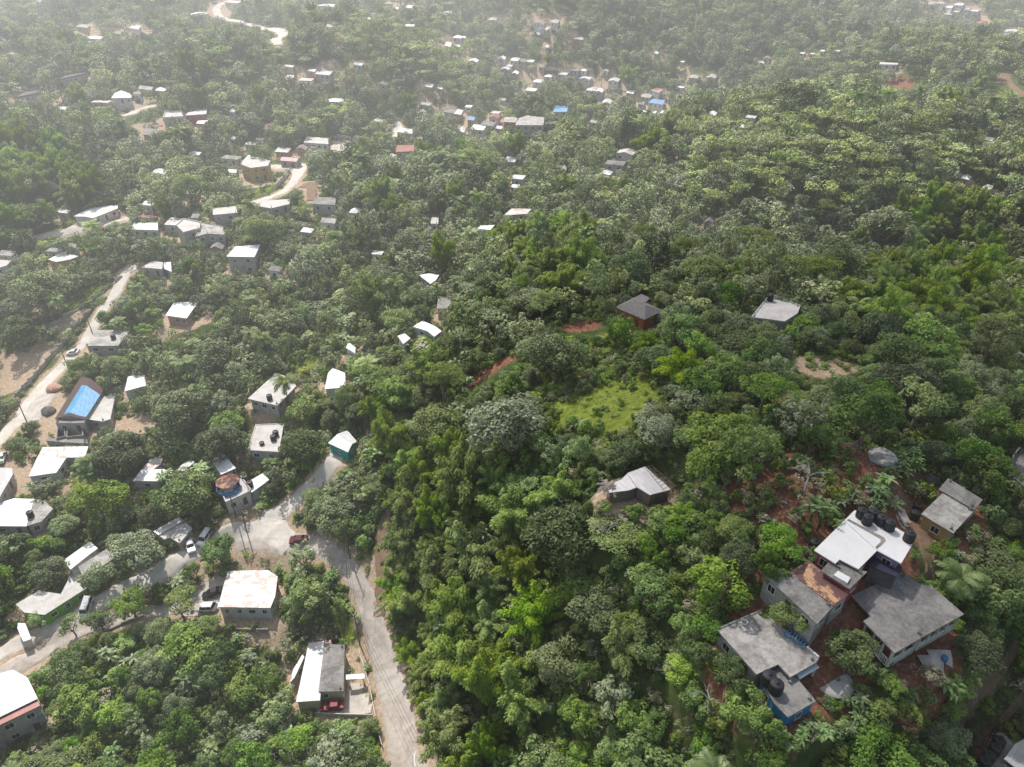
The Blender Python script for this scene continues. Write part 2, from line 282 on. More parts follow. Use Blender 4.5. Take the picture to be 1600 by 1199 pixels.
LEAF_K = 3.2
def leaf_mat(name, dark, mid, light, trans=.35, gloss=.06, spread=1.0):
    dark, mid, light = [tuple(min(.6, x * LEAF_K) for x in c) for c in (dark, mid, light)]
    m, nt, out = mat(name)
    oi = nt.nodes.new('ShaderNodeObjectInfo')
    at = nt.nodes.new('ShaderNodeAttribute'); at.attribute_name = 'tone'
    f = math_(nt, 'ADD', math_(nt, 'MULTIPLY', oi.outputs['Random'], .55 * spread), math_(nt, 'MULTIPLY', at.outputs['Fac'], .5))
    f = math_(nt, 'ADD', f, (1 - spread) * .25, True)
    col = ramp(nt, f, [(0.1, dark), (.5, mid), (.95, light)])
    # second hue shift from a different hash of the object's random value
    h = math_(nt, 'FRACT', math_(nt, 'MULTIPLY', oi.outputs['Random'], 17.31))
    hs = nt.nodes.new('ShaderNodeHueSaturation'); L(nt, col, hs.inputs['Color'])
    L(nt, math_(nt, 'ADD', .490, math_(nt, 'MULTIPLY', h, .022)), hs.inputs['Hue'])
    h2 = math_(nt, 'FRACT', math_(nt, 'MULTIPLY', oi.outputs['Random'], 53.7))
    L(nt, math_(nt, 'ADD', .66, math_(nt, 'MULTIPLY', h2, .38)), hs.inputs['Saturation'])
    L(nt, math_(nt, 'ADD', .76, math_(nt, 'MULTIPLY', h, .42)), hs.inputs['Value'])
    d = nt.nodes.new('ShaderNodeBsdfDiffuse'); L(nt, hs.outputs[0], d.inputs['Color'])
    t = nt.nodes.new('ShaderNodeBsdfTranslucent'); 
    L(nt, mixc(nt, 1.0, hs.outputs[0], (1.0, 1.1, .55), 'MULTIPLY'), t.inputs['Color'])
    mx = nt.nodes.new('ShaderNodeMixShader'); mx.inputs[0].default_value = trans; L(nt, d.outputs[0], mx.inputs[1]); L(nt, t.outputs[0], mx.inputs[2])
    g = nt.nodes.new('ShaderNodeBsdfGlossy'); g.inputs['Roughness'].default_value = .5; g.inputs['Color'].default_value = (.8, .8, .66, 1)
    m2 = nt.nodes.new('ShaderNodeMixShader'); m2.inputs[0].default_value = gloss; L(nt, mx.outputs[0], m2.inputs[1]); L(nt, g.outputs[0], m2.inputs[2])
    L(nt, m2.outputs[0], out.inputs[0]); return m
def pbsdf(nt, out, col, rough=.8, metal=0.0, bump=None, spec=.3):
    p = nt.nodes.new('ShaderNodeBsdfPrincipled')
    if hasattr(col, 'links'): L(nt, col, p.inputs['Base Color'])
    else: p.inputs['Base Color'].default_value = rgba(col)
    p.inputs['Roughness'].default_value = rough; p.inputs['Metallic'].default_value = metal
    p.inputs['Specular IOR Level'].default_value = spec
    if bump is not None:
        b = nt.nodes.new('ShaderNodeBump'); b.inputs['Strength'].default_value = bump[1]; b.inputs['Distance'].default_value = bump[2]
        L(nt, bump[0], b.inputs['Height']); L(nt, b.outputs[0], p.inputs['Normal'])
    L(nt, p.outputs[0], out.inputs[0]); return p

def stained(name, base, dirt, amount=.5, scale=.35, rough=.85, fine=True, cracks=.0):
    """plaster or concrete with broad stains, fine grain and runs"""
    m, nt, out = mat(name); co = gpos(nt)
    a = noise(nt, scale, 6, .65, co, .8); b = noise(nt, scale * 7, 4, .6, co)
    f = math_(nt, 'MULTIPLY', math_(nt, 'SUBTRACT', math_(nt, 'ADD', a, math_(nt, 'MULTIPLY', b, .45)), .60), 5.5 * amount, True)
    col = mixc(nt, f, base, dirt)
    if fine: col = mixc(nt, math_(nt, 'MULTIPLY', noise(nt, 4.0, 3, .7, co), .35), col, tuple(x * .7 for x in dirt), 'MIX')
    vo = nt.nodes.new('ShaderNodeTexVoronoi'); vo.feature = 'DISTANCE_TO_EDGE'; vo.inputs['Scale'].default_value = scale * 1.6
    wp = nt.nodes.new('ShaderNodeVectorMath'); wp.operation = 'ADD'; sc_ = nt.nodes.new('ShaderNodeVectorMath'); sc_.operation = 'SCALE'; sc_.inputs['Scale'].default_value = 1.2
    nv = nt.nodes.new('ShaderNodeTexNoise'); nv.inputs['Scale'].default_value = 1.1; L(nt, co, nv.inputs['Vector']); L(nt, nv.outputs['Color'], sc_.inputs[0]); L(nt, co, wp.inputs[0]); L(nt, sc_.outputs[0], wp.inputs[1]); L(nt, wp.outputs[0], vo.inputs['Vector'])
    crack = math_(nt, 'SUBTRACT', 1.0, math_(nt, 'MULTIPLY', vo.outputs['Distance'], 22.0, True), True)
    col = mixc(nt, math_(nt, 'MULTIPLY', crack, cracks), col, tuple(x * .6 for x in dirt))
    spk = math_(nt, 'MULTIPLY', math_(nt, 'SUBTRACT', noise(nt, 2.3, 6, .75, co, .6), .56), 7.0, True)
    col = mixc(nt, math_(nt, 'MULTIPLY', spk, .5 * min(1, amount + .2)), col, tuple(x * .75 for x in dirt))
    pbsdf(nt, out, col, rough, bump=(b, .3, .05)); return m
def painted(name, c, rough=.6, metal=0.0, var=.25):
    m, nt, out = mat(name); co = ocoord(nt)
    col = mixc(nt, math_(nt, 'MULTIPLY', noise(nt, 1.7, 5, .6, co), var * 2, True), c, tuple(x * .55 for x in c))
    pbsdf(nt, out, col, rough, metal, spec=.4); return m
def sheet_roof(name, base, rust=(.18, .06, .035), rust_amt=0.0, pw=.9, pl=3.2, streak=.5, rough=.45):
    """metal sheets: each panel its own tone, seams, streaks and rusty panels"""
    m, nt, out = mat(name); co = ocoord(nt)
    br = nt.nodes.new('ShaderNodeTexBrick'); L(nt, co, br.inputs['Vector'])
    br.inputs['Color1'].default_value = (0, 0, 0, 1); br.inputs['Color2'].default_value = (1, 1, 1, 1); br.inputs['Mortar'].default_value = (.0, .0, .0, 1)
    br.inputs['Scale'].default_value = 1; br.inputs['Mortar Size'].default_value = .02; br.inputs['Brick Width'].default_value = pl; br.inputs['Row Height'].default_value = pw
    br.offset = .37; br.inputs['Bias'].default_value = 0
    tone = br.outputs['Color']
    seam = br.outputs['Fac']
    col = mixc(nt, tone, tuple(x * .78 for x in base), base)
    mp = nt.nodes.new('ShaderNodeMapping'); mp.inputs['Scale'].default_value = (.25, 3.0, 1); L(nt, co, mp.inputs['Vector'])
    st = noise(nt, 1.0, 4, .7, mp.outputs[0])
    col = mixc(nt, math_(nt, 'MULTIPLY', math_(nt, 'SUBTRACT', st, .45, True), 4 * streak, True), col, tuple(x * .45 + .05 for x in base))
    if rust_amt > 0:
        big = noise(nt, .5, 5, .7, co, 1.0)
        sel = math_(nt, 'ADD', math_(nt, 'MULTIPLY', big, 1.2), math_(nt, 'MULTIPLY', br.outputs['Color'], .28))
        fac = math_(nt, 'MULTIPLY', math_(nt, 'SUBTRACT', sel, 1.02 - rust_amt * .55), 9, True)
        rc = mixc(nt, noise(nt, 3, 4, .6, co), rust, tuple(min(1, x * 2.2 + .03) for x in rust))
        col = mixc(nt, fac, col, rc)
    col = mixc(nt, math_(nt, 'MULTIPLY', seam, .5), col, tuple(x * .35 for x in base))
    wv = nt.nodes.new('ShaderNodeTexWave'); wv.bands_direction = 'Y'; wv.inputs['Scale'].default_value = 2.2; L(nt, co, wv.inputs['Vector'])
    pbsdf(nt, out, col, rough, 0.0, bump=(wv.outputs['Fac'], .25, .04), spec=.5); return m

M = {}
M['conc'] = stained('grey_concrete', (.36, .345, .325), (.17, .16, .15), .7, .30, cracks=.22)
M['conc_light'] = stained('light_concrete', (.58, .555, .52), (.27, .255, .235), .7, .3, cracks=.2)
M['conc_pale'] = stained('pale_concrete', (.68, .66, .63), (.36, .33, .30), .35, .3)
M['conc_dark'] = stained('dark_concrete', (.17, .16, .155), (.075, .07, .068), .6)
M['white_flat'] = stained('white_roof_coating', (.88, .88, .88), (.70, .69, .67), .25, .25, .55)
M['zinc'] = sheet_roof('zinc_sheets', (.74, .74, .74), rust_amt=.12)
M['zinc_rusty'] = sheet_roof('rusty_zinc_sheets', (.80, .79, .78), rust=(.33, .20, .165), rust_amt=.50, pl=2.4)
M['rust'] = sheet_roof('red_rusty_sheets', (.15, .055, .05), rust=(.36, .2, .10), rust_amt=.42, pw=.8)
M['zinc_grey'] = sheet_roof('weathered_grey_sheets', (.62, .60, .60), rust=(.30, .24, .22), rust_amt=.3)
M['shingle_grey'] = sheet_roof('grey_shingles', (.21, .19, .19), rust_amt=0, pw=.35, pl=.6, rough=.9)
M['shingle_brown'] = sheet_roof('brown_shingles', (.11, .065, .058), rust_amt=0, pw=.35, pl=.6, rough=.9)
M['roof_red'] = sheet_roof('red_sheets', (.42, .13, .10), rust_amt=.1)
M['roof_blue'] = sheet_roof('blue_sheets', (.22, .42, .68), rust_amt=.0)
M['roof_pink'] = sheet_roof('pink_sheets', (.62, .36, .32), rust_amt=.1)
for k, c in dict(white=(.72, .71, .68), cream=(.62, .55, .36), yellow=(.62, .44, .17), green=(.20, .52, .03), blue=(.03, .26, .58), teal=(.03, .42, .42), purple=(.33, .22, .36), pink=(.55, .12, .16), maroon=(.24, .05, .065), orange=(.52, .16, .06), grey=(.50, .48, .45), red=(.40, .05, .05), peach=(.6, .36, .26)).items():
    M['w_' + k] = stained('painted_wall_' + k, c, tuple(x * .42 + .03 for x in c), .42, .8)
M['frame'] = painted('white_frame', (.75, .74, .72)); M['glass'] = painted('dark_window_glass', (.02, .024, .028), .15)
M['door'] = painted('brown_door', (.16, .08, .045)); M['door_teal'] = painted('teal_door', (.03, .5, .48)); M['door_white'] = painted('white_door', (.75, .75, .73))
M['black_pl'] = painted('black_plastic', (.022, .023, .028), .5); M['blue_pl'] = painted('blue_plastic', (.02, .09, .42), .4)
M['tarp'] = sheet_roof('blue_tarpaulin', (.08, .34, .62), pw=.5, pl=4, rough=.5, streak=.3)
M['navy'] = painted('navy_tarpaulin', (.035, .035, .075), .6)
M['wood'] = painted('weathered_wood', (.22, .17, .13), .9); M['pole'] = painted('grey_pole_wood', (.20, .17, .14), .9); M['wire'] = painted('black_cable', (.02, .02, .02), .6)
M['tyre'] = painted('rubber_tyre', (.015, .015, .015), .85); M['rim'] = painted('wheel_rim', (.45, .45, .46), .35, .8)
M['car_white'] = painted('white_car_paint', (.80, .80, .80), .25, 0, .05); M['car_red'] = painted('red_car_paint', (.26, .012, .02), .55, 0, .1); M['car_black'] = painted('black_car_paint', (.012, .012, .014), .2, 0, .05)
M['car_grey'] = painted('silver_car_paint', (.45, .46, .47), .3, .3, .05)
M['lamp'] = painted('lamp_lens', (.7, .7, .65), .2); M['tail'] = painted('tail_lens', (.35, .02, .02), .2)
M['rail'] = painted('white_rail', (.8, .79, .77)); M['bluemetal'] = painted('blue_metal', (.06, .2, .42), .5)
M['poly'] = painted('pale_blue_polycarbonate', (.55, .68, .75), .25)
M['rock'] = stained('pale_stone', (.42, .40, .37), (.16, .15, .14), .5, 1.0)
M['bark'] = painted('tree_bark', (.24, .19, .145), .95, 0, .4); M['deadwood'] = painted('bleached_deadwood', (.46, .42, .38), .95)

# leaves: dark, mid, light
M['lf_mango'] = leaf_mat('mango_leaves', (.022, .036, .011), (.054, .075, .022), (.105, .125, .042), .26, .03)
M['lf_broad'] = leaf_mat('broad_leaves', (.020, .045, .005), (.056, .098, .010), (.120, .166, .022), .32, .025)
M['lf_bright'] = leaf_mat('bright_young_leaves', (.065, .105, .014), (.105, .150, .022), (.16, .20, .038), .40, .03, .4)
M['lf_grey'] = leaf_mat('silvery_leaves', (.060, .080, .036), (.090, .114, .055), (.13, .155, .078), .32, .05, .7)
M['lf_feather'] = leaf_mat('feathery_leaves', (.044, .068, .010), (.078, .110, .018), (.12, .155, .028), .45, .03)
M['lf_bamboo'] = leaf_mat('bamboo_leaves', (.034, .062, .005), (.084, .124, .012), (.17, .198, .024), .36, .01, .28)
M['lf_palm'] = leaf_mat('palm_fronds', (.04, .062, .018), (.07, .10, .026), (.12, .145, .04), .35, .05)
M['lf_banana'] = leaf_mat('banana_leaves', (.038, .068, .018), (.065, .105, .03), (.11, .15, .055), .45, .06)
M['lf_dry'] = leaf_mat('dry_twiggy_leaves', (.09, .08, .045), (.13, .115, .07), (.17, .15, .10), .3, .03, .7)
M['lf_rusty'] = leaf_mat('rusty_orange_leaves', (.09, .045, .012), (.14, .07, .02), (.17, .12, .03), .35, .03, .5)
M['lf_bush'] = leaf_mat('bush_leaves', (.026, .048, .007), (.062, .094, .014), (.125, .152, .034), .3, .02)
for nm_, d_, m_, l_ in (('mango', (.016, .022, .012), (.058, .070, .034), (.13, .142, .074)), ('broad', (.022, .032, .012), (.075, .094, .034), (.155, .175, .064)), ('feather', (.060, .078, .026), (.11, .133, .042), (.16, .185, .062)), ('grey', (.066, .080, .052), (.115, .130, .086), (.17, .185, .125))):
    M['ff_' + nm_] = leaf_mat('forest_' + nm_ + '_leaves', d_, tuple(1.2 * x_ for x_ in m_), tuple(1.25 * x_ for x_ in l_), .14, .02)  # paler, greyer leaf copies: distance haze and sunlight put into the colour
M['lf_yellow'] = leaf_mat('yellow_leaves', (.13, .14, .014), (.17, .175, .02), (.21, .21, .035), .45, .03, .5)
# ------------------------------------------------------------------ plants
def unit(a): return a / (np.linalg.norm(a, axis=-1, keepdims=True) + 1e-9)
def leaves(cen, nrm, size, asp=1.6, g=rng, droop=None):
    """diamond leaf faces at cen, roughly facing nrm"""
    n = len(cen); r = unit(g.normal(size=(n, 3))) if droop is None else droop
    a = unit(np.cross(nrm, r)) if droop is None else unit(r)
    b = unit(np.cross(nrm, a)); 
    s = (size * g.uniform(.6, 1.35, n))[:, None]
    q = np.stack([cen - a * s * asp / 2, cen + b * s * .42 + nrm * s * .10, cen + a * s * asp / 2, cen - b * s * .42 + nrm * s * .10], 1)
    return q
def crown_points(g, Rr, Hc, lobes, per, flat=1.0, lo=-.35, lobe_r=(.24, .42), open_=0.0):
    """leaf positions/normals/tones on many lobes that fill an uneven dome of radius Rr, height Hc, centre at origin"""
    P_, N_, T_ = [], [], []
    lop = g.uniform(.75, 1.2, 5)                       # uneven outline
    ph = g.uniform(0, 6.28, 5)
    for k in range(lobes):
        d = unit(g.normal(size=3)); 
        if d[2] < lo: d[2] = -d[2] * .6; d = unit(d)
        az = math.atan2(d[1], d[0])
        rr = 1 + sum(.17 * math.sin((i + 1) * az + ph[i]) * lop[i] for i in range(4))
        sh = g.uniform(.3, 1.12) ** .5
        c = d * np.array([Rr * rr, Rr * rr, Hc]) * sh * .74
        lr = Rr * g.uniform(*lobe_r) * (1.1 - .3 * sh)
        m = int(per * (lr / Rr) ** 2 * 9)
        e = unit(g.normal(size=(m, 3)) + d * .55 + np.array([0, 0, .35]))
        tone = g.uniform(0, .7)
        jit = g.uniform(.78, 1.06, (m, 1))
        p = c + e * np.array([lr, lr, lr * .78 * flat]) * jit
        P_.append(p); N_.append(unit(e * .6 + np.array([0, 0, .75]) + g.normal(size=(m, 3)) * .38)); T_.append(np.clip(tone + g.uniform(-.15, .3, m), 0, 1))
    return np.concatenate(P_), np.concatenate(N_), np.concatenate(T_)
def limbs(mb, g, trunk_h, Rr, Hc, r0, nl=5, lean=.0, reach=.6):
    top = np.array([g.normal() * lean, g.normal() * lean, trunk_h])
    mb.tube([(0, 0, -.8), (top[0] * .4, top[1] * .4, trunk_h * .5), top], [r0 * 1.3, r0 * .95, r0 * .75], 7, 1)
    for k in range(nl):
        a = 6.28 * k / nl + g.uniform(-.4, .4); e = g.uniform(.35, 1.1)
        q = top + np.array([math.cos(a) * Rr * reach, math.sin(a) * Rr * reach, Hc * e])
        mid = (top + q) / 2 + np.array([0, 0, -.15 * Hc])
        mb.tube([top - (0, 0, .3), mid, q], [r0 * .55, r0 * .35, r0 * .12], 5, 1)
        for j in range(2):
            q2 = q + unit(g.normal(size=3) + np.array([math.cos(a), math.sin(a), .6])) * Rr * .3
            mb.tube([mid, (mid + q2) / 2 + (0, 0, .1), q2], [r0 * .25, r0 * .15, r0 * .05], 4, 1)
PROTO = {}   # kind -> list of (crown mesh, trunk mesh, nominal width, nominal height)
def round_tree(kind, seed, Rr, Hc, trunk, lobes, per, leaf, mt, flat=1.0, asp=1.5, lod=False, **kw):
    g = np.random.default_rng(seed)
    p, nn, t = crown_points(g, Rr, Hc, lobes, per, flat, **kw)
    p[:, 2] += trunk + Hc * .45
    q = leaves(p, nn, np.full(len(p), leaf), asp, g)
    # a few loose shoots beyond the outline
    m = len(p) // 30
    idx = g.integers(0, len(p), m); sp = p[idx] + nn[idx] * g.uniform(.2, .7, (m, 1)) * Rr * .12
    q = np.concatenate([q, leaves(sp, unit(g.normal(size=(m, 3))), np.full(m, leaf * 1.1), asp, g)]); t = np.concatenate([t, t[idx]])
    tm = MB(); limbs(tm, g, trunk, Rr, Hc, .045 * Rr + .06, 5, .3)
    crown = leafmesh(kind + '_crown', q, [mt], t)
    tm.m = [0] * len(tm.f); tr = tm.mesh(kind + '_trunk', M['bark'], True)
    PROTO.setdefault(kind, []).append((crown, tr, Rr * 2.1, trunk + Hc * 1.3))
for i in range(5):   # dense, dark, cauliflower-like crowns
    round_tree('mango_tree', 100 + i, 4.6, 3.8, 2.0, 46 + 4 * i, 118, .29, M['lf_mango'])
for i in range(6):   # looser, lighter crowns
    round_tree('broadleaf_tree', 200 + i, 4.0, 3.6 + .3 * (i % 3), 2.6, 30 + 3 * i, 98, .31, M['lf_broad'], lobe_r=(.18, .36))
for i in range(4):   # wide flat umbrella crowns
    round_tree('spreading_tree', 300 + i, 5.6, 2.3, 5.0, 60, 105, .26, M['lf_feather'], flat=.45, lo=.0, lobe_r=(.16, .30), asp=1.9)
for i in range(3):   # open crowns of pale leaves
    round_tree('silvery_tree', 400 + i, 3.8, 3.6, 3.0, 34, 85, .34, M['lf_grey'], lobe_r=(.14, .28))
for i in range(3):
    round_tree('shrub', 500 + i, 1.7, 1.5, .2, 16, 60, .23, M['lf_bush'], lobe_r=(.25, .45))
for i in range(2):
    round_tree('dry_shrub', 540 + i, 2.0, 1.7, .3, 22, 22, .24, M['lf_dry'], lobe_r=(.25, .45))

def bamboo(seed):
    """arching culms that end in separate, fluffy, nodding plumes"""
    g = np.random.default_rng(seed); mb = MB(); Ps, Ds, Ts, Ns = [], [], [], []
    for k in range(26):
        az = 6.283 * k * .618 + g.uniform(-.5, .5); r0 = g.uniform(0, .9); ln = g.uniform(8.5, 13.5); lean = g.uniform(.10, .78)
        s = np.linspace(0, 1, 30); out = r0 + ln * lean * s ** 1.8 * .72; up = ln * (s - .62 * lean * s ** 3.4)
        jit = g.normal(size=2) * .4
        P0 = np.stack([np.cos(az) * out + jit[0] * s, np.sin(az) * out + jit[1] * s, up], 1)
        mb.tube(P0[::5], [.07 * (1 - .75 * x) for x in s[::5]], 4, 1)
        tone = g.uniform(0, .35); wk = g.uniform(.85, 1.35)
        for j in range(9, 30):
            f = (j - 8) / 22; w = wk * (.35 + .95 * math.sin(math.pi * min(1, f * .93) ** .9)); m = int(10 + 17 * w)
            e = unit(g.normal(size=(m, 3)) + np.array([0, 0, .25])); off = e * w * g.uniform(.55, 1.05, (m, 1)) * np.array([1, 1, .72]); off[:, 2] -= .12 * w
            Ps.append(P0[j] + off); dd = unit(e * [1, 1, .2] + np.array([math.cos(az), math.sin(az), 0]) * .3 + np.array([0, 0, -.8]) + g.normal(size=(m, 3)) * .22)
            Ds.append(dd); Ns.append(unit(e + np.array([0, 0, .7]) + g.normal(size=(m, 3)) * .3))
            Ts.append(np.clip(tone + np.clip(e[:, 2], -.5, 1) * .55 + f * .2 + g.uniform(-.08, .12, m), 0, 1))  # tone lightened on each plume's upper side, as if lit from above
    p = np.concatenate(Ps); d = np.concatenate(Ds); t = np.concatenate(Ts); nn = np.concatenate(Ns)
    nn = unit(nn - d * (nn * d).sum(1, keepdims=True))
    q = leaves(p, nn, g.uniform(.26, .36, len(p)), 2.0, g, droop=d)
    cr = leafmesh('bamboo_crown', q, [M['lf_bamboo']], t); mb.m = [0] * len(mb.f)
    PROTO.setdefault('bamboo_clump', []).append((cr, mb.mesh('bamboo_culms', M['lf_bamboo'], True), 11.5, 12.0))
for i in range(5): bamboo(600 + i)

def frond(g, base, az, el, ln, wid, nleaf, droop, P, F_, T):
    """a palm frond: two rows of leaflets hanging from an arching rib"""
    s = np.linspace(0, 1, nleaf); dh = np.array([math.cos(az), math.sin(az), 0]); side = np.array([-math.sin(az), math.cos(az), 0])
    e = el - droop * s; x = np.cumsum(np.cos(e)) / nleaf * ln; z = np.cumsum(np.sin(e)) / nleaf * ln
    rib = base + np.outer(x, dh) + np.outer(z, [0, 0, 1])
    for j in range(1, nleaf - 1):
        w = wid * math.sin(math.pi * (.12 + .85 * s[j])) ** .8
        fw = (rib[j + 1] - rib[j - 1]); fw /= np.linalg.norm(fw)
        for sg in (-1, 1):
            tip = rib[j] + side * sg * w + fw * w * .5 + np.array([0, 0, -w * .35]) + g.normal(size=3) * .05
            F_.append(np.stack([rib[j] - fw * .10, rib[j] + fw * .10, tip + fw * .03, tip - fw * .03])); T.append(g.uniform(.1, .9))
def palm(kind, seed, hgt, ln, nf, coconut=True):
    g = np.random.default_rng(seed); Q_, T = [], []; mb = MB()
    lean = g.normal(size=2) * .8
    pts = [np.array([lean[0] * (s ** 2), lean[1] * (s ** 2), hgt * s - .5]) for s in np.linspace(0, 1, 6)]
    mb.tube(pts, [.24, .17, .15, .14, .13, .12], 8, 0)
    for k in range(nf):
        frond(g, pts[-1] + np.array([0, 0, .1]), 6.28 * k * .618 + g.uniform(-.1, .1), g.uniform(-.15, 1.25), ln * g.uniform(.85, 1.1), .95, 22, g.uniform(1.0, 1.6), None, Q_, T)
    cr = leafmesh(kind + '_crown', np.array(Q_), [M['lf_palm']], np.array(T))
    PROTO.setdefault(kind, []).append((cr, mb.mesh(kind + '_trunk', M['bark'], True), ln * 1.8, hgt + 1))
palm('coconut_palm', 700, 8.5, 3.9, 24); palm('coconut_palm', 701, 7.0, 3.5, 21)
def banana(seed):
    g = np.random.default_rng(seed); Q_, T = [], []; mb = MB()
    for s in range(4):
        c = np.array([g.normal() * .9, g.normal() * .9, 0]); h = g.uniform(1.6, 3.0)
        mb.tube([c - (0, 0, .4), c + (0, 0, h)], [.14, .09], 6, 0)
        for k in range(8):
            az = 6.28 * k * .618 + g.uniform(-.3, .3); el = g.uniform(.5, 1.35); ln = g.uniform(1.7, 2.6); wd = g.uniform(.24, .34)
            dh = np.array([math.cos(az), math.sin(az), 0]); sd = np.array([-math.sin(az), math.cos(az), 0]); b = c + np.array([0, 0, h - .1]); tone = g.uniform(0, 1)
            prev = b; nseg = 5
            for j in range(nseg):
                e = el - (j + .5) / nseg * g.uniform(1.5, 1.9)
                nx = prev + (dh * math.cos(e) + np.array([0, 0, math.sin(e)])) * ln / nseg
                w0 = wd * math.sin(math.pi * (j + .15) / (nseg + .3)); w1 = wd * math.sin(math.pi * min(.97, (j + 1.15) / (nseg + .3)))
                for sg in (-1, 1):
                    up = np.array([0, 0, .12])
                    Q_.append(np.stack([prev, nx, nx + sd * sg * w1 + up * w1, prev + sd * sg * w0 + up * w0])); T.append(tone)
                prev = nx
    cr = leafmesh('banana_leaves', np.array(Q_), [M['lf_banana']], np.array(T))
    PROTO.setdefault('banana_plant', []).append((cr, mb.mesh('banana_stems', M['lf_banana'], True), 5.0, 4.2))
for i in range(3): banana(800 + i)

# simpler versions of the same trees for the far forest
LOD = []
def lod_tree(name, seed, Rr, Hc, trunk, lobes, per, leaf, mt, flat=1.0, **kw):
    g = np.random.default_rng(seed)
    p, nn, t = crown_points(g, Rr, Hc, lobes, per, flat, **kw); p[:, 2] += trunk + Hc * .45
    tm = MB(); tm.tube([(0, 0, -2), (0, 0, trunk + Hc * .3)], [.3, .15], 5, 1)
    me = leafmesh(name, leaves(p, nn, np.full(len(p), leaf), 1.4, g), [mt, M['bark']], t, tm)
    LOD.append(me)
for i in range(4): lod_tree('forest_mango', 900 + i, 4.4, 3.8, 2.0, 24, 40, .48, M['ff_mango'])
for i in range(4): lod_tree('forest_broadleaf', 910 + i, 3.9, 3.7, 2.4, 19, 36, .48, M['ff_broad'], lobe_r=(.18, .36))
for i in range(2): lod_tree('forest_spreading', 920 + i, 5.2, 2.2, 4.6, 28, 30, .52, M['ff_feather'], flat=.45, lo=.0, lobe_r=(.18, .34))
for i in range(2): lod_tree('forest_silvery', 930 + i, 3.8, 3.4, 2.6, 20, 22, .58, M['ff_grey'], lobe_r=(.18, .32))
def lod_copy(me): LOD.append(me)
lod_copy(PROTO['bamboo_clump'][0][0]); lod_copy(PROTO['bamboo_clump'][2][0])      # 12,13
def merged(me_c, me_t):
    """crown and trunk of a near tree in one mesh"""
    n = len(me_c.polygons); co = np.empty(len(me_c.vertices) * 3); me_c.vertices.foreach_get('co', co)
    t = np.empty(n); me_c.attributes['tone'].data.foreach_get('value', t) if len(me_c.attributes['tone'].data) == n else None
    mb = MB(); mb.add([tuple(v.co) for v in me_t.vertices], [tuple(p.vertices) for p in me_t.polygons], 1)
    return leafmesh(me_c.name + '_whole', co.reshape(-1, 4, 3)[:n], [me_c.materials[0], me_t.materials[0]], t, mb)
lod_copy(merged(*PROTO['coconut_palm'][0][:2]))                                  # 14
lod_copy(merged(*PROTO['banana_plant'][0][:2])); lod_copy(merged(*PROTO['banana_plant'][1][:2]))   # 15,16
for i in range(3): lod_tree('bush', 940 + i, 1.6, 1.3, .0, 9, 38, .27, M['lf_bush'], lobe_r=(.3, .5))    # 17..19
lod_tree('dry_bush', 944, 1.5, 1.1, .0, 8, 18, .26, M['lf_dry'], lobe_r=(.3, .5))                         # 20
lod_tree('bright_bush', 945, 1.6, 1.0, .0, 9, 26, .30, M['lf_bright'], lobe_r=(.3, .5))      # 21
WHOLE = {k: [merged(c, t) for c, t, w, h in v] for k, v in PROTO.items()}

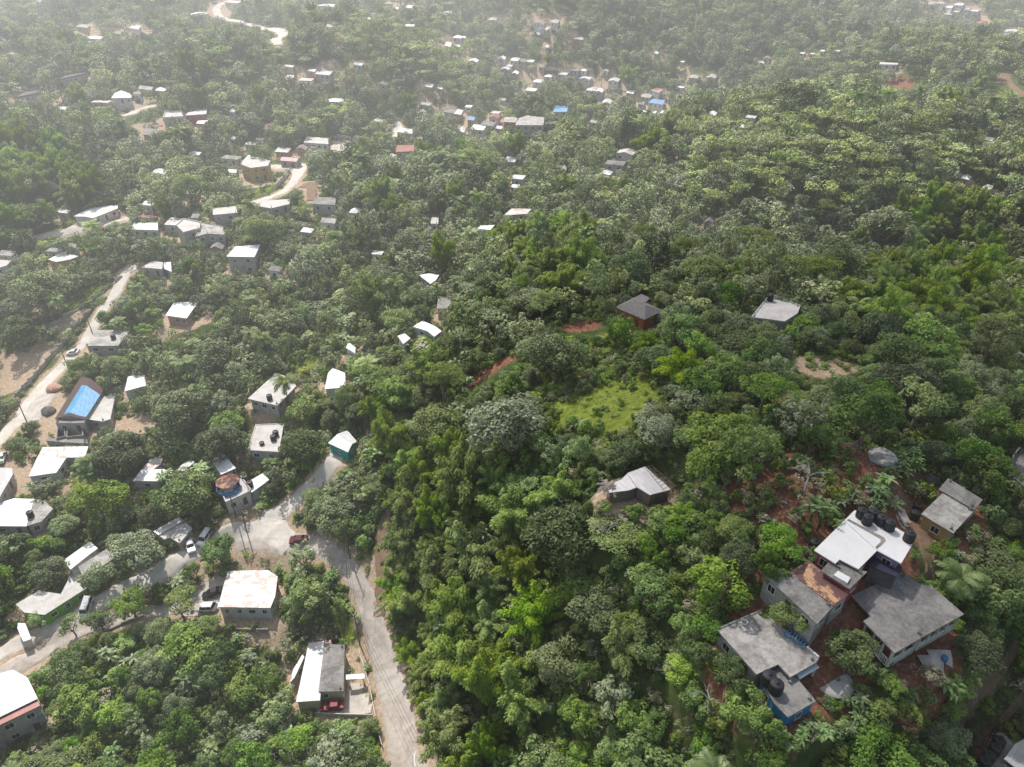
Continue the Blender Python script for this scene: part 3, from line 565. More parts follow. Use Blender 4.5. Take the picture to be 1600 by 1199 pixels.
# ------------------------------------------------------------------ terrain mesh with painted zones
ZONES = {   # zone -> polygons in photo pixels: where bare red soil, pale earth, bright grass show
    'red': [vw('Z', [(1125, 745), (1225, 700), (1330, 690), (1385, 700), (1425, 735), (1495, 745), (1530, 790), (1545, 850), (1500, 880), (1450, 860), (1420, 800), (1380, 800), (1330, 790), (1270, 830), (1210, 830), (1150, 815), (1110, 780)]),
            vw('Z', [(1240, 930), (1320, 960), (1330, 1010), (1320, 1080), (1290, 1110), (1270, 1090), (1265, 1000)]),
            vw('Z', [(1165, 920), (1200, 925), (1200, 950), (1175, 950)]), vw('Z', [(1090, 1010), (1125, 1030), (1120, 1080), (1095, 1090)]), vw('Z', [(1170, 1120), (1240, 1130), (1260, 1199), (1180, 1199)]),
            vw('C', [(940, 415), (1010, 350), (1100, 370), (1080, 420)]), vw('Z', [(720, 605), (745, 580), (802, 552), (806, 562), (760, 590), (728, 612)]),
            vw('Z', [(870, 505), (930, 495), (945, 515), (880, 520)]), vw('C', [(1495, 380), (1520, 335), (1545, 345), (1530, 390), (1600, 430), (1600, 450), (1540, 410)])],
    'pale': [vw('D', [(740, 1000), (900, 1005), (975, 1080), (900, 1180), (730, 1070)]), vw('D', [(310, 440), (470, 440), (440, 560), (200, 820), (60, 900), (0, 930), (0, 640), (150, 640), (280, 560)]),
             vw('D', [(270, 470), (540, 370), (560, 385), (440, 470)]), vw('Z', [(1237, 556), (1310, 559), (1313, 543), (1330, 547), (1343, 582), (1276, 592), (1250, 580)]),
             vw('E', [(160, 160), (250, 190), (170, 400), (150, 480), (60, 560), (30, 500), (80, 300)]), vw('A', [(600, 580), (700, 570), (720, 620), (640, 640)]),
             vw('G', [(350, 30), (480, 30), (500, 60), (380, 90)]), vw('D', [(1240, 330), (1330, 380), (1320, 450), (1030, 560), (980, 530), (1020, 470), (1180, 440)]),
             vw('Z', [(1395, 1000), (1480, 985), (1490, 1040), (1430, 1060), (1395, 1040)]), vw('A', [(600, 130), (700, 150), (690, 175), (620, 165)]), vw('A', [(340, 130), (440, 120), (400, 165), (350, 160)]), vw('N', [(600, 560), (640, 510), (760, 620), (740, 650)]),
             vw('Z', [(75, 620), (120, 590), (130, 560), (100, 640), (60, 690)]), vw('H', [(560, 250), (420, 370), (520, 440), (600, 300)])],
    'grass': [vw('Z', [(870, 605), (905, 572), (985, 560), (1015, 600), (1000, 640), (950, 655), (895, 640)]), vw('D', [(380, 340), (720, 165), (740, 185), (400, 395)]), vw('I', [(270, 700), (460, 610), (470, 660), (330, 730)]),
              vw('E', [(400, 400), (540, 390), (500, 480), (380, 560)]), vw('K', [(740, 460), (800, 470), (820, 560), (640, 580), (560, 500)]), vw('G', [(290, 905), (590, 905), (580, 960), (290, 980)]),
              vw('A', [(1220, 830), (1300, 800), (1280, 860), (1170, 920)]), vw('G', [(960, 900), (1100, 850), (1120, 1150), (1060, 1080)]), vw('H', [(880, 180), (960, 180), (1070, 560), (1010, 540)]), vw('C', [(1420, 400), (1600, 420), (1600, 470), (1450, 440)])]}
# ------------------------------------------------------------------ roads, tracks, paths
SHOULDER = []
ROADW = []      # (xy points, half width) for keeping plants off
def road(name, pts, widths, mt, lift=.12, keepit=True, kind='structure'):
    P_ = np.array([hit(*p) for p in pts]); wd = np.array(widths if hasattr(widths, '__len__') else [widths] * len(pts), float)
    # Catmull-Rom through the points
    out_, ow = [], []
    for i in range(len(P_) - 1):
        p0, p1, p2, p3 = P_[max(i - 1, 0)], P_[i], P_[i + 1], P_[min(i + 2, len(P_) - 1)]
        m_ = max(3, int(np.linalg.norm(p2[:2] - p1[:2]) / 1.0))
        for t in np.linspace(0, 1, m_, endpoint=False):
            out_.append(.5 * (2 * p1 + (p2 - p0) * t + (2 * p0 - 5 * p1 + 4 * p2 - p3) * t * t + (3 * p1 - p0 - 3 * p2 + p3) * t ** 3)); ow.append(wd[i] + (wd[i + 1] - wd[i]) * t)
    out_.append(P_[-1]); ow.append(wd[-1]); Lp = np.array(out_)[:, :2]; ow = np.array(ow)
    ROADW.append((Lp, ow / 2)); SHOULDER.append(0.3 if 'path' in name or 'track' in name else 1.3)
    tg = np.gradient(Lp, axis=0); tg /= np.linalg.norm(tg, axis=1, keepdims=True) + 1e-9; nr = np.stack([-tg[:, 1], tg[:, 0]], 1)
    K_ = 8; mb = MB(); vs = []
    cr = ground(Lp[:, 0], Lp[:, 1])
    for i in range(len(Lp)):
        e1 = .25 * math.sin(i * .7) + .2 * math.sin(i * 1.9 + 1); e2 = .25 * math.sin(i * .6 + 2) + .2 * math.sin(i * 1.7)
        for k in range(K_ + 1):
            s = (k / K_ - .5) * ow[i] + (e1 if k == 0 else 0) + (e2 if k == K_ else 0)
            q = Lp[i] + nr[i] * s
            zz = float(ground(*q)); vs.append((q[0], q[1], zz + lift - (.35 if k in (0, K_) else 0)))
    mb.add(vs, [(i * (K_ + 1) + k, i * (K_ + 1) + k + 1, (i + 1) * (K_ + 1) + k + 1, (i + 1) * (K_ + 1) + k) for i in range(len(Lp) - 1) for k in range(K_)])
    o = mb.build(name, mt, smooth=True); tag(o, kind=kind)
    if keepit:
        for i in range(0, len(Lp) - 1):
            a, b = Lp[i], Lp[i + 1]; h1 = nr[i] * ow[i] * .45; h2 = nr[i + 1] * ow[i + 1] * .45
            cor = [a - h1, a + h1, b + h2, b - h2]; pp = []
            for c in cor:
                x_, y_, d_ = project([c[0], c[1], float(ground(*c)) + .2]); pp.append((float(x_), float(y_)))
            paint(pp, float(d_), soft=True)
    return Lp
M['road'] = stained('pale_worn_road', (.60, .53, .47), (.38, .33, .28), .7, .12, .9, cracks=.3)
M['road_white'] = stained('white_marl_road', (.74, .69, .62), (.52, .46, .40), .6, .12, .9)
M['track'] = stained('brown_dirt_track', (.30, .20, .135), (.17, .115, .075), .55, .5, .95)
M['yard'] = stained('concrete_yard', (.66, .61, .55), (.44, .39, .34), .6, .25, .9)
road('road', vw('Z', [(690, 1290), (668, 1240), (634, 1199), (624, 1130), (607, 1060), (592, 1005), (580, 960), (562, 915), (537, 880), (505, 858), (460, 848), (410, 845), (370, 850)]), [7.4, 7, 6.8, 6.6, 6, 5.2, 4.8, 4.4, 4.4, 4.8, 5.6, 6, 5.6], M['road'], .12)
road('junction_road', vw('Z', [(455, 852), (432, 835), (418, 818), (440, 800), (462, 782), (478, 762), (503, 745), (520, 722), (526, 703)]), [5.5, 7.5, 7.5, 5.5, 4.6, 3.2, 4.6, 5, 4.2], M['road_white'], .145)
road('upper_road', vw('Z', [(-30, 1042), (20, 1010), (90, 975), (140, 950), (190, 925), (232, 905), (268, 882), (305, 862), (350, 840), (400, 832), (440, 830)]), [4.2, 4.2, 4.2, 4.2, 4.6, 5, 5, 4.8, 4.8, 5.5, 6], M['road_white'], .17)
road('lower_road', vw('Z', [(-60, 1090), (0, 1055), (50, 1030), (90, 1002), (130, 985), (180, 968), (235, 956), (290, 948), (335, 944)]), [5.4, 5.4, 5.2, 4.8, 4, 4, 4, 3.8, 3.6], M['road'], .20)
road('hill_road', vw('D', [(-90, 1290), (20, 1160), (110, 1070), (210, 925), (320, 800), (430, 690), (520, 590), (590, 470), (650, 370), (710, 290), (760, 200), (800, 130), (860, 112)]), [4.5, 5, 5.6, 5.4, 5, 4.8, 4.8, 4.6, 4.6, 4.6, 4.6, 4.4, 4], M['road_white'], .12)
road('yard', vw('D', [(190, 1080), (250, 960), (320, 900)]), [5, 7, 6], M['yard'], .20)
road('dirt_track', vw('Z', [(592, 965), (597, 930), (598, 890), (593, 850), (600, 822), (606, 800)]), [3.4, 4.6, 3.6, 3, 2.6, 2], M['track'], .12)
road('dirt_path', vw('Z', [(1402, 775), (1428, 800), (1441, 835), (1447, 870), (1452, 905)]), [1.8, 3.2, 2.4, 2, 1.8], M['track'], .12)
road('lower_path', vw('Z', [(1592, 1000), (1572, 1035), (1550, 1065), (1524, 1085), (1512, 1110), (1503, 1140), (1500, 1190)]), [1.5, 1.5, 1.5, 1.2, 1.1, 1.0, 1.0], M['track'], .12)
road('side_path', vw('Z', [(1600, 1085), (1580, 1110), (1560, 1140), (1535, 1180), (1520, 1215)]), [1.1] * 5, M['track'], .12)
road('distant_road', vw('A', [(1180, -5), (1060, 10), (1015, 25), (1003, 55), (1030, 85), (1120, 105), (1220, 132), (1310, 155), (1280, 180), (1290, 210)]), [5, 5, 6, 7, 6, 6, 6, 8, 7, 5], M['road_white'], .3)
road('villa_road', vw('A', [(1250, 775), (1330, 775), (1385, 770), (1375, 815), (1345, 860), (1290, 900), (1160, 945)]), [7, 7, 8, 5, 4, 4, 4], M['road_white'], .2)
road('valley_road', vw('A', [(170, 1105), (240, 1083), (330, 1065), (420, 1050), (520, 1030), (600, 1010)]), [4.5] * 6, M['road_white'], .2)
road('ridge_lane', vw('A', [(560, 540), (600, 530), (660, 505), (720, 490)]), [3, 4, 4, 3], M['road_white'], .25)
road('terrace_lane', vw('A', [(1400, 870), (1440, 850), (1445, 890), (1440, 930)]), [4, 6, 5, 4], M['track'], .2)
road('red_track', vw('C', [(1490, 390), (1515, 345), (1525, 375), (1560, 410), (1610, 450)]), [5, 5, 4, 4, 4], M['track'], .25)
road('far_lane', vw('B', [(265, 640), (275, 600), (268, 565)]), [5, 6, 4], M['road_white'], .25)
for poly in ZONES['pale'] + ZONES['grass'] + ZONES['red'][5:9]:
    c = np.mean(poly, 0); paint(poly, float(project(hit(*c))[2]))
# remember: the big red slope keeps only tall trees off
RED = ZONES['red'][0]

# ------------------------------------------------------------------ buildings
CLEAR = [(790, 640), (850, 600), (890, 555), (940, 520), (1020, 540), (1045, 600), (1020, 660), (940, 690), (850, 670)]
for k_, (x_, y_, r_) in enumerate([(60, 480, 26), (25, 565, 34), (120, 625, 16), (48, 700, 22), (70, 745, 18), (100, 765, 16), (135, 800, 18), (170, 838, 16), (252, 790, 16), (318, 700, 12), (392, 618, 18), (418, 758, 14), (232, 872, 18), (285, 892, 20), (20, 735, 18), (60, 880, 14), (30, 960, 20), (345, 610, 14), (300, 545, 12), (240, 530, 14), (255, 445, 12), (300, 420, 10), (420, 420, 12), (150, 500, 12), (60, 430, 14), (120, 395, 12), (330, 380, 10), (460, 440, 10), (560, 540, 10), (430, 560, 10), (455, 800, 12), (500, 780, 12), (260, 980, 10), (350, 990, 10), (440, 1010, 14), (1180, 960, 14), (1120, 1030, 14), (1090, 960, 12), (1540, 900, 16), (1560, 960, 14), (1480, 1020, 14), (1330, 900, 12), (590, 250, 8), (420, 200, 8), (640, 330, 8), (1050, 250, 10), (980, 300, 8)]):
    ZONES['pale' if x_ < 1080 or y_ < 600 else 'red'].append([(x_ + r_ * (1 + .35 * math.sin(k_ + q_ * 2.1)) * math.cos(q_) * 1.2, y_ + r_ * (1 + .3 * math.cos(k_ * 2 + q_ * 3)) * math.sin(q_) * .7) for q_ in np.linspace(0, 6.283, 9)[:-1]])
PADOUT = []
FOOT = []        # world polygons to keep plants out of
SITES = []       # (x, y, short name) landmarks
def area2(p): return sum(p[i][0] * p[(i + 1) % len(p)][1] - p[(i + 1) % len(p)][0] * p[i][1] for i in range(len(p)))
def inset(poly, d):
    p = [np.array(q[:2], float) for q in poly]; n = len(p); out_ = []
    for i in range(n):
        a, b, c = p[i - 1], p[i], p[(i + 1) % n]
        e1 = (b - a) / (np.linalg.norm(b - a) + 1e-9); e2 = (c - b) / (np.linalg.norm(c - b) + 1e-9)
        n1 = np.array([-e1[1], e1[0]]); n2 = np.array([-e2[1], e2[0]]); k = 1 + n1 @ n2
        v = (n1 + n2) / max(k, .35); out_.append(b + v * d)
    return out_
def win(parent, a, b, t, zc, w, h, near=True, door=False, doormat=None, wname='window'):
    """a window or door on the wall from a to b (local xy), centre at fraction t, height zc"""
    a = np.array(a[:2]); b = np.array(b[:2]); e = (b - a); ln = np.linalg.norm(e); e /= ln; nrm = np.array([e[1], -e[0]]); c = a + e * ln * t
    mb = MB()
    if door:
        mb.obox(c + nrm * .02, e, w, .10, zc - h / 2, zc + h / 2); return mb.build('door', doormat or M['door'], parent)
    fr = .09
    for s in (-1, 1): mb.obox(c + e * s * (w / 2), e, fr, .12, zc - h / 2, zc + h / 2)
    mb.obox(c, e, w + fr, .125, zc + h / 2, zc + h / 2 + fr); mb.obox(c + nrm * .02, e, w + fr * 2.5, .2, zc - h / 2 - fr, zc - h / 2)
    if near: mb.obox(c, e, .05, .115, zc - h / 2, zc + h / 2)
    o = mb.build(wname, M['frame'], parent)
    pb = MB(); pb.obox(c + nrm * .012, e, w - fr, .04, zc - h / 2, zc + h / 2); pb.build('pane', M['glass'], o)
    return o
def building(name, label, v, blocks, cat='house', group=None, short=None, near=True, keepdown=7, floor_h=3.0, seed=0):
    g = random.Random(hash(label) % 99991 if False else sum(map(ord, label)) + seed)
    b0 = blocks[0]; pp0 = vw(v, b0['poly']); c0 = np.mean(pp0, 0); h0 = b0.get('h', 3.2)
    a0 = hit(c0[0], c0[1], h0, ground0); zg = a0[2]
    poly0 = [onplane(x, y, zg + h0) for x, y in pp0]
    e = [(np.linalg.norm(poly0[(i + 1) % len(poly0)][:2] - poly0[i][:2]), i) for i in range(len(poly0))]; i = max(e)[1]
    d = poly0[(i + 1) % len(poly0)] - poly0[i]; rz = math.atan2(d[1], d[0])
    ctr = np.mean(poly0, 0); root = empty(name, (ctr[0], ctr[1], zg), rz); tag(root, label, cat, group)
    ca_, sa_ = math.cos(-rz), math.sin(-rz)
    def loc(p): x, y = p[0] - ctr[0], p[1] - ctr[1]; return np.array([x * ca_ - y * sa_, x * sa_ + y * ca_])
    cam_l = loc(CAM[:2]); info = []
    for bi, b in enumerate(blocks):
        h = b.get('h', 3.2); pp = vw(b.get('v', v), b['poly']); W_ = [onplane(x, y, zg + h) for x, y in pp]; lp = [loc(p) for p in W_]
        if area2(lp) < 0: lp = lp[::-1]; W_ = W_[::-1]; pp = pp[::-1]
        rt = b.get('type', 'flat'); ov = b.get('ov', .3); rm = M[b.get('roof', 'zinc')]; wm = M[b.get('wall', 'w_white')]
        info.append((zg + h, W_))
        FOOT.append(np.array([p[:2] for p in W_]))
        PADOUT.append((zg, [p[:2] for p in W_])) if near and not b.get('nowall') else None
        dep = float(project(np.mean(W_, 0))[2]); paint(pp, dep + 2)
        fp = [(x, y + keepdown) for x, y in pp]; paint(fp, dep - 3) if keepdown else None
        n = len(lp); rb = MB(); th = b.get('th', .16)
        if rt == 'flat':
            rb.prism(lp, h - th, h)
            if b.get('parapet'):
                q = inset(lp, .22); ph = b['parapet']
                for i in range(n):
                    j = (i + 1) % n; rb.add([(*lp[i], h + .002), (*lp[j], h + .002), (*q[j], h + .002), (*q[i], h + .002), (*lp[i], h + ph), (*lp[j], h + ph), (*q[j], h + ph), (*q[i], h + ph)],
                                            [(0, 1, 5, 4), (1, 2, 6, 5), (2, 3, 7, 6), (3, 0, 4, 7), (4, 5, 6, 7)])
            ztop = [h - th] * n
        elif rt == 'shed':
            rise = b.get('rise', .6); k0 = b.get('high', 0)       # edge k0..k0+1 is the high side
            a_, b_ = lp[k0], lp[(k0 + 1) % n]; ed = (b_ - a_) / np.linalg.norm(b_ - a_); nn_ = np.array([-ed[1], ed[0]])
            ds = [max(0, (p - a_) @ nn_) for p in lp]; mx_ = max(ds) + 1e-6
            zz = [h + rise * (.5 - x / mx_) for x in ds]
            rb.prism(lp, [x - .08 for x in zz], zz); ztop = [x - .1 for x in zz]
        else:     # gable / hip on a quad, ridge along the longer side
            l01 = np.linalg.norm(lp[1] - lp[0]) + np.linalg.norm(lp[3] - lp[2]); l12 = np.linalg.norm(lp[2] - lp[1]) + np.linalg.norm(lp[0] - lp[3])
            o_ = 0 if (l01 >= l12) != bool(b.get('swap')) else 1
            A_, B_, C_, D_ = [lp[(o_ + k) % 4] for k in range(4)]; rh = b.get('rise', 1.1)
            e1 = (A_ + D_) / 2; e2 = (B_ + C_) / 2
            if rt == 'hip': tt = b.get('hipt', .3); e1, e2 = e1 + (e2 - e1) * tt, e2 + (e1 - e2) * tt
            vs = [(*A_, h), (*B_, h), (*C_, h), (*D_, h), (*e1, h + rh), (*e2, h + rh)]
            vs += [(x, y, z_ - .1) for x, y, z_ in vs]
            rb.add(vs, [(0, 1, 5, 4), (2, 3, 4, 5), (7, 6, 10, 11), (9, 8, 11, 10), (0, 6, 7, 1), (2, 8, 9, 3)] + ([(1, 2, 5), (3, 0, 4), (8, 7, 11), (6, 9, 10), (1, 7, 8, 2), (3, 9, 6, 0)] if rt == 'hip' else [(1, 5, 11, 7), (5, 2, 8, 11), (4, 0, 6, 10), (3, 4, 10, 9)]))
            ztop = [h - .1] * n
        ro = rb.build('roof', rm, root); zt = h - th
        if b.get('nowall'):
            q = inset(lp, .35)
            for k, p in enumerate(q):
                pb = MB(); gz = float(ground(W_[k][0], W_[k][1])) - zg - .3; pb.obox(p, (1, 0), .22, .22, min(gz, b.get('zb', gz)), h - .12); pb.build('post', wm, root)
            continue
        q = inset(lp, ov)
        if rt == 'shed': ztop = [min(z_, h + b.get('rise', .6)) for z_ in ztop]
        zb = b.get('zb', min(float(ground(p[0], p[1])) for p in W_) - zg - .5)
        zb = max(zb, -3.0)
        wb = MB(); wb.prism(q, zb, ztop, cap=False, bottom=False)
        if rt == 'gable':
            qa = [q[(o_ + k) % 4] for k in range(4)]; f1 = (qa[0] + qa[3]) / 2; f2 = (qa[1] + qa[2]) / 2
            rr = rh * (1 - 2 * ov / max(1, np.linalg.norm(qa[0] - qa[3]) + 2 * ov)) - .12
            wb.add([(*qa[0], zt), (*qa[3], zt), (*f1, h + rr), (*qa[1], zt), (*qa[2], zt), (*f2, h + rr)], [(0, 2, 1), (3, 4, 5)])
        wo = wb.build('wall', wm, root)
        if b.get('band'):
            bb = MB(); q3 = inset(lp, ov - .05); bb.prism(q3, zb, zb + b['band'][0], cap=False, bottom=False); bb.build('plinth', M[b['band'][1]], root)
        if b.get('win', True):
            stor = b.get('storeys', 1); dr = False
            for i in range(n):
                A2, B2 = q[i], q[(i + 1) % n]; ln = np.linalg.norm(B2 - A2); ed = (B2 - A2) / max(ln, 1e-6); nr_ = np.array([ed[1], -ed[0]])
                facing = nr_ @ (cam_l - (A2 + B2) / 2) > 0
                if ln < 2.0 or (not facing and not near): continue
                k = max(1, int(ln / b.get('every', 3.2)))
                for s_ in range(stor):
                    zc = (h - th - 1.35) - s_ * floor_h
                    for j in range(k):
                        t = (j + .5) / k
                        if facing and not dr and s_ == stor - 1 and k >= 2 and j == k // 2:
                            win(root, A2, B2, t, zc - .35, .95, 2.0, near, True, M.get(b.get('door', 'door'))); dr = True; continue
                        if g.random() < (.92 if facing else .6): win(root, A2, B2, t, zc, g.choice([.9, 1.2, 1.4]), g.choice([1.0, 1.15]), near)
    if near and cat in ('house', 'building'):
        for (zr_, Wr), b in zip(info, blocks):
            if b.get('roof', 'zinc') in ('conc', 'conc_light', 'conc_pale') and b.get('type', 'flat') == 'flat' and not b.get('nowall'):
                lp = [loc(p) for p in Wr]; q = inset(lp, .55)
                for k in g.sample(range(len(q)), min(2, len(q))):
                    mb = MB(); hh = b.get('h', 3.2); mb.box(q[k][0] - .16, q[k][0] + .16, q[k][1] - .16, q[k][1] + .16, hh + .003, hh + .35)
                    for sx_, sy_ in ((-.1, -.1), (.1, -.1), (.1, .1), (-.1, .1)): mb.tube([(q[k][0] + sx_, q[k][1] + sy_, hh + .3), (q[k][0] + sx_ * 1.3, q[k][1] + sy_ * 1.2, hh + .95 + g.random() * .3)], .018, 4)
                    mb.build('column_stub', M['conc'], root)
    if short: SITES.append((ctr[0], ctr[1], short))
    return dict(root=root, zg=zg, blocks=info, ctr=ctr, rz=rz)
def tank(px, py, z, label, group, r=.72, hh=1.65, v='Z', onground=False, cat='water tank'):
    (x, y), = vw(v, [(px, py)])
    if onground: p = hit(x, y, hh * .5); z = p[2]
    else: p = onplane(x, y, z + hh * .5)
    t = empty('water_tank', (p[0], p[1], z + .003), random.uniform(0, 6)); tag(t, label, cat, group)
    mb = MB(); pr = [(r * .97, 0), (r, .06)]
    for k in range(4):
        z0 = .1 + k * (hh * .72 - .1) / 4; pr += [(r, z0 + .02), (r * 1.03, z0 + .1), (r * 1.03, z0 + .2), (r, z0 + .28)]
    pr += [(r, hh * .80), (r * .96, hh * .86), (r * .84, hh * .90), (r * .3, hh * .94), (r * .29, hh * .945)]
    mb.lathe(pr, 24); mb.build('drum', M['black_pl'], t, False)
    lb = MB(); lb.lathe([(r * .28, hh * .93), (r * .32, hh * .95), (r * .30, hh * 1.0), (.02, hh * 1.01)], 14); lb.build('lid', M['black_pl'], t, True)
    return t
# ================================================================== right-hand hill settlement
TG = 'black water tanks on the roofs and yards'
wr = building('white_roofed_house', 'pink walled house with large bright white flat roof carrying black water tanks', 'M', [
    dict(poly=[(345, 675), (522, 500), (718, 672), (605, 785), (495, 728), (470, 752)], h=3.3, roof='white_flat', wall='w_pink', ov=.45),
    dict(poly=[(522, 500), (582, 440), (700, 470), (820, 540), (938, 610), (855, 752), (716, 676)], h=3.45, roof='white_flat', wall='w_purple', ov=.4),
    dict(poly=[(385, 795), (430, 742), (472, 755), (496, 731), (603, 787), (657, 800), (552, 902)], h=2.75, roof='conc', wall='w_red', ov=.3),
    dict(poly=[(662, 762), (722, 690), (862, 770), (830, 832)], h=1.9, roof='navy', wall='conc_dark', ov=.2, win=False)], short='the white flat-roofed pink house')
o = MB(); zz = wr['blocks'][2][0]
q = [onplane(*vw('M', [p])[0], zz + .3) for p in [(460, 820), (485, 795), (558, 835), (540, 866)]]
o.prism([(p[0], p[1]) for p in q], zz + .004, zz + .32); o = o.build('skylight_box', M['white_flat']); o.parent = wr['root']; o.matrix_parent_inverse = (Matrix.Translation(wr['root'].location) @ Matrix.Rotation(wr['rz'], 4, 'Z')).inverted()
o = MB(); zz = wr['blocks'][1][0]     # dark joint line between the two roofs
q = [onplane(*vw('M', [p])[0], zz + .01) for p in [(535, 498), (548, 492), (755, 600), (765, 620), (735, 650), (712, 668), (705, 655), (735, 625), (735, 610)]]
o.prism([(p[0], p[1]) for p in q], zz + .004, zz + .03); o = o.build('roof_joint', M['conc']); o.parent = wr['root']; o.matrix_parent_inverse = (Matrix.Translation(wr['root'].location) @ Matrix.Rotation(wr['rz'], 4, 'Z')).inverted()
z1 = wr['blocks'][1][0]
for (x, y, l) in [(625, 455, 'black tank at the far left corner of the bright white roof'), (692, 462, 'black tank behind the front one on the bright white roof'), (660, 493, 'black tank standing forward of the others on the white roof'), (740, 497, 'middle black tank of the row on the white roof'), (790, 527, 'black tank ending the tight row on the white roof'), (905, 592, 'lone black tank at the right corner of the white roof')]:
    tank(x, y, z1, l, TG, v='M')
yh = building('yellow_house', 'small yellow house with stepped grey concrete roof beside the red dirt yard', 'M', [
    dict(poly=[(972, 462), (1102, 335), (1285, 440), (1160, 575)], h=2.8, roof='conc_light', wall='w_yellow', ov=.35, every=2.2),
    dict(poly=[(1074, 318), (1130, 252), (1333, 378), (1283, 438), (1104, 333)], h=3.1, roof='conc', wall='w_grey', ov=.25)], short='the yellow house')
tank(953, 425, 0, 'black tank on red ground behind the yellow house', TG, v='M', onground=True)
tank(936, 468, 0, 'black tank on red ground nearest the yellow house corner', TG, v='M', onground=True)
tank(372, 728, 0, 'black tank on the ground between white roof and rusty roof', TG, v='M', onground=True)
tank(348, 640, 0, 'black tank half hidden in bushes left of white roof', TG, v='M', onground=True)
lh = building('long_house', 'long grey house with a rusty red sheet roof along its back', 'N', [
    dict(poly=[(52, 250), (115, 205), (245, 238), (548, 472), (430, 600)], h=3.0, roof='conc', wall='w_grey', ov=.3, every=2.8),
    dict(poly=[(245, 232), (370, 165), (655, 397), (550, 470)], h=3.35, roof='rust', wall='w_grey', ov=.2, type='shed', rise=.5, high=1)], short='the rusty-roofed long house')
tank(165, 402, 0, 'black tank beside the front wall of the long grey house', TG, v='N', onground=True)
bh = building('two_storey_house', 'large maroon two storey house under a broad grey slab roof with verandas', 'N', [
    dict(poly=[(668, 403), (1022, 240), (1145, 322), (1218, 330), (1450, 532), (1165, 690), (968, 803), (750, 580), (800, 546)], h=4.7, roof='conc', wall='w_maroon', ov=1.1, storeys=1, every=2.6, th=.22, band=(1.9, 'w_purple'))], short='the maroon two storey house', keepdown=8)
def verandah(b, i0, i1, off=.2, rails=True, name='balcony', z=None, cols=4):
    """a balcony slab with balusters and columns along one edge of the roof outline"""
    zr, W_ = b['blocks'][0]; a = np.array(W_[i0][:2]); c = np.array(W_[i1][:2]); e = (c - a); ln = np.linalg.norm(e); e /= ln; nn_ = np.array([-e[1], e[0]])
    ctrw = np.mean([w[:2] for w in W_], 0); nn_ *= np.sign(nn_ @ (ctrw - a)); a = a + nn_ * (off + .15); c = c + nn_ * (off + .15)
    zf = zr - 3.1 if z is None else z; mb = MB(); mb.obox((a + c) / 2 + nn_ * .5, e, ln - .6, 1.3, zf - .18, zf)
    o = mb.build(name, M['conc_light']); par(o, b)
    mb = MB(); mb.obox((a + c) / 2, e, ln - .6, .12, zf + .9, zf + 1.0); nb = int(ln / .32)
    for k in range(nb): mb.obox(a + e * (.4 + (ln - .8) * k / max(1, nb - 1)), e, .11, .11, zf, zf + .9)
    o = mb.build('railing', M['rail']); par(o, b)
    for k in range(cols):
        mb = MB(); mb.obox(a + e * (.35 + (ln - .7) * k / (cols - 1)), e, .24, .24, zf, zr - .24); o = mb.build('column', M['w_white']); par(o, b)
def par(o, b):
    o.parent = b['root']; o.matrix_parent_inverse = (Matrix.Translation(b['root'].location) @ Matrix.Rotation(b['rz'], 4, 'Z')).inverted()
W_ = bh['blocks'][0][1]
def near_i(W_, v, p, z): 
    t = onplane(*vw(v, [p])[0], z); return int(np.argmin([np.linalg.norm(w[:2] - t[:2]) for w in W_]))
zt_ = bh['blocks'][0][0]
verandah(bh, near_i(W_, 'N', (750, 580), zt_), near_i(W_, 'N', (968, 803), zt_), cols=4)
verandah(bh, near_i(W_, 'N', (968, 803), zt_), near_i(W_, 'N', (1165, 690), zt_), cols=3)
verandah(bh, near_i(W_, 'N', (1165, 690), zt_), near_i(W_, 'N', (1450, 532), zt_), cols=5)
gh = building('grey_flat_house', 'stained grey flat roofed house with blue tank stand on its roof edge', 'O', [
    dict(poly=[(315, 332), (590, 215), (962, 512), (940, 545), (778, 636), (702, 556), (566, 620)], h=3.2, roof='conc_light', wall='w_grey', ov=.3, parapet=.12),
    dict(poly=[(812, 606), (942, 546), (960, 574), (838, 644)], h=2.7, roof='poly', wall='rail', nowall=True, th=.06),
    dict(poly=[(588, 622), (702, 572), (778, 640), (815, 632), (940, 782), (765, 884), (672, 790)], h=2.5, roof='conc', wall='w_blue', ov=.2, every=2.2)], short='the grey flat-roofed house')
z2 = gh['blocks'][2][0]; z0 = gh['blocks'][0][0]
tank(645, 640, z2, 'black tank on the low blue walled annex, rear one', TG, v='O', r=.85, hh=1.8)
tank(692, 692, z2, 'black tank on the low blue walled annex, front one', TG, v='O', r=.85, hh=1.8)
mb = MB(); a = onplane(*vw('O', [(885, 440)])[0], z0 + .3); b = onplane(*vw('O', [(958, 505)])[0], z0 + .3); mb.obox((a + b)[:2] / 2, (b - a)[:2], np.linalg.norm((b - a)[:2]), .25, z0 + .003, z0 + .3); o = mb.build('fascia', M['rail']); par(o, gh)
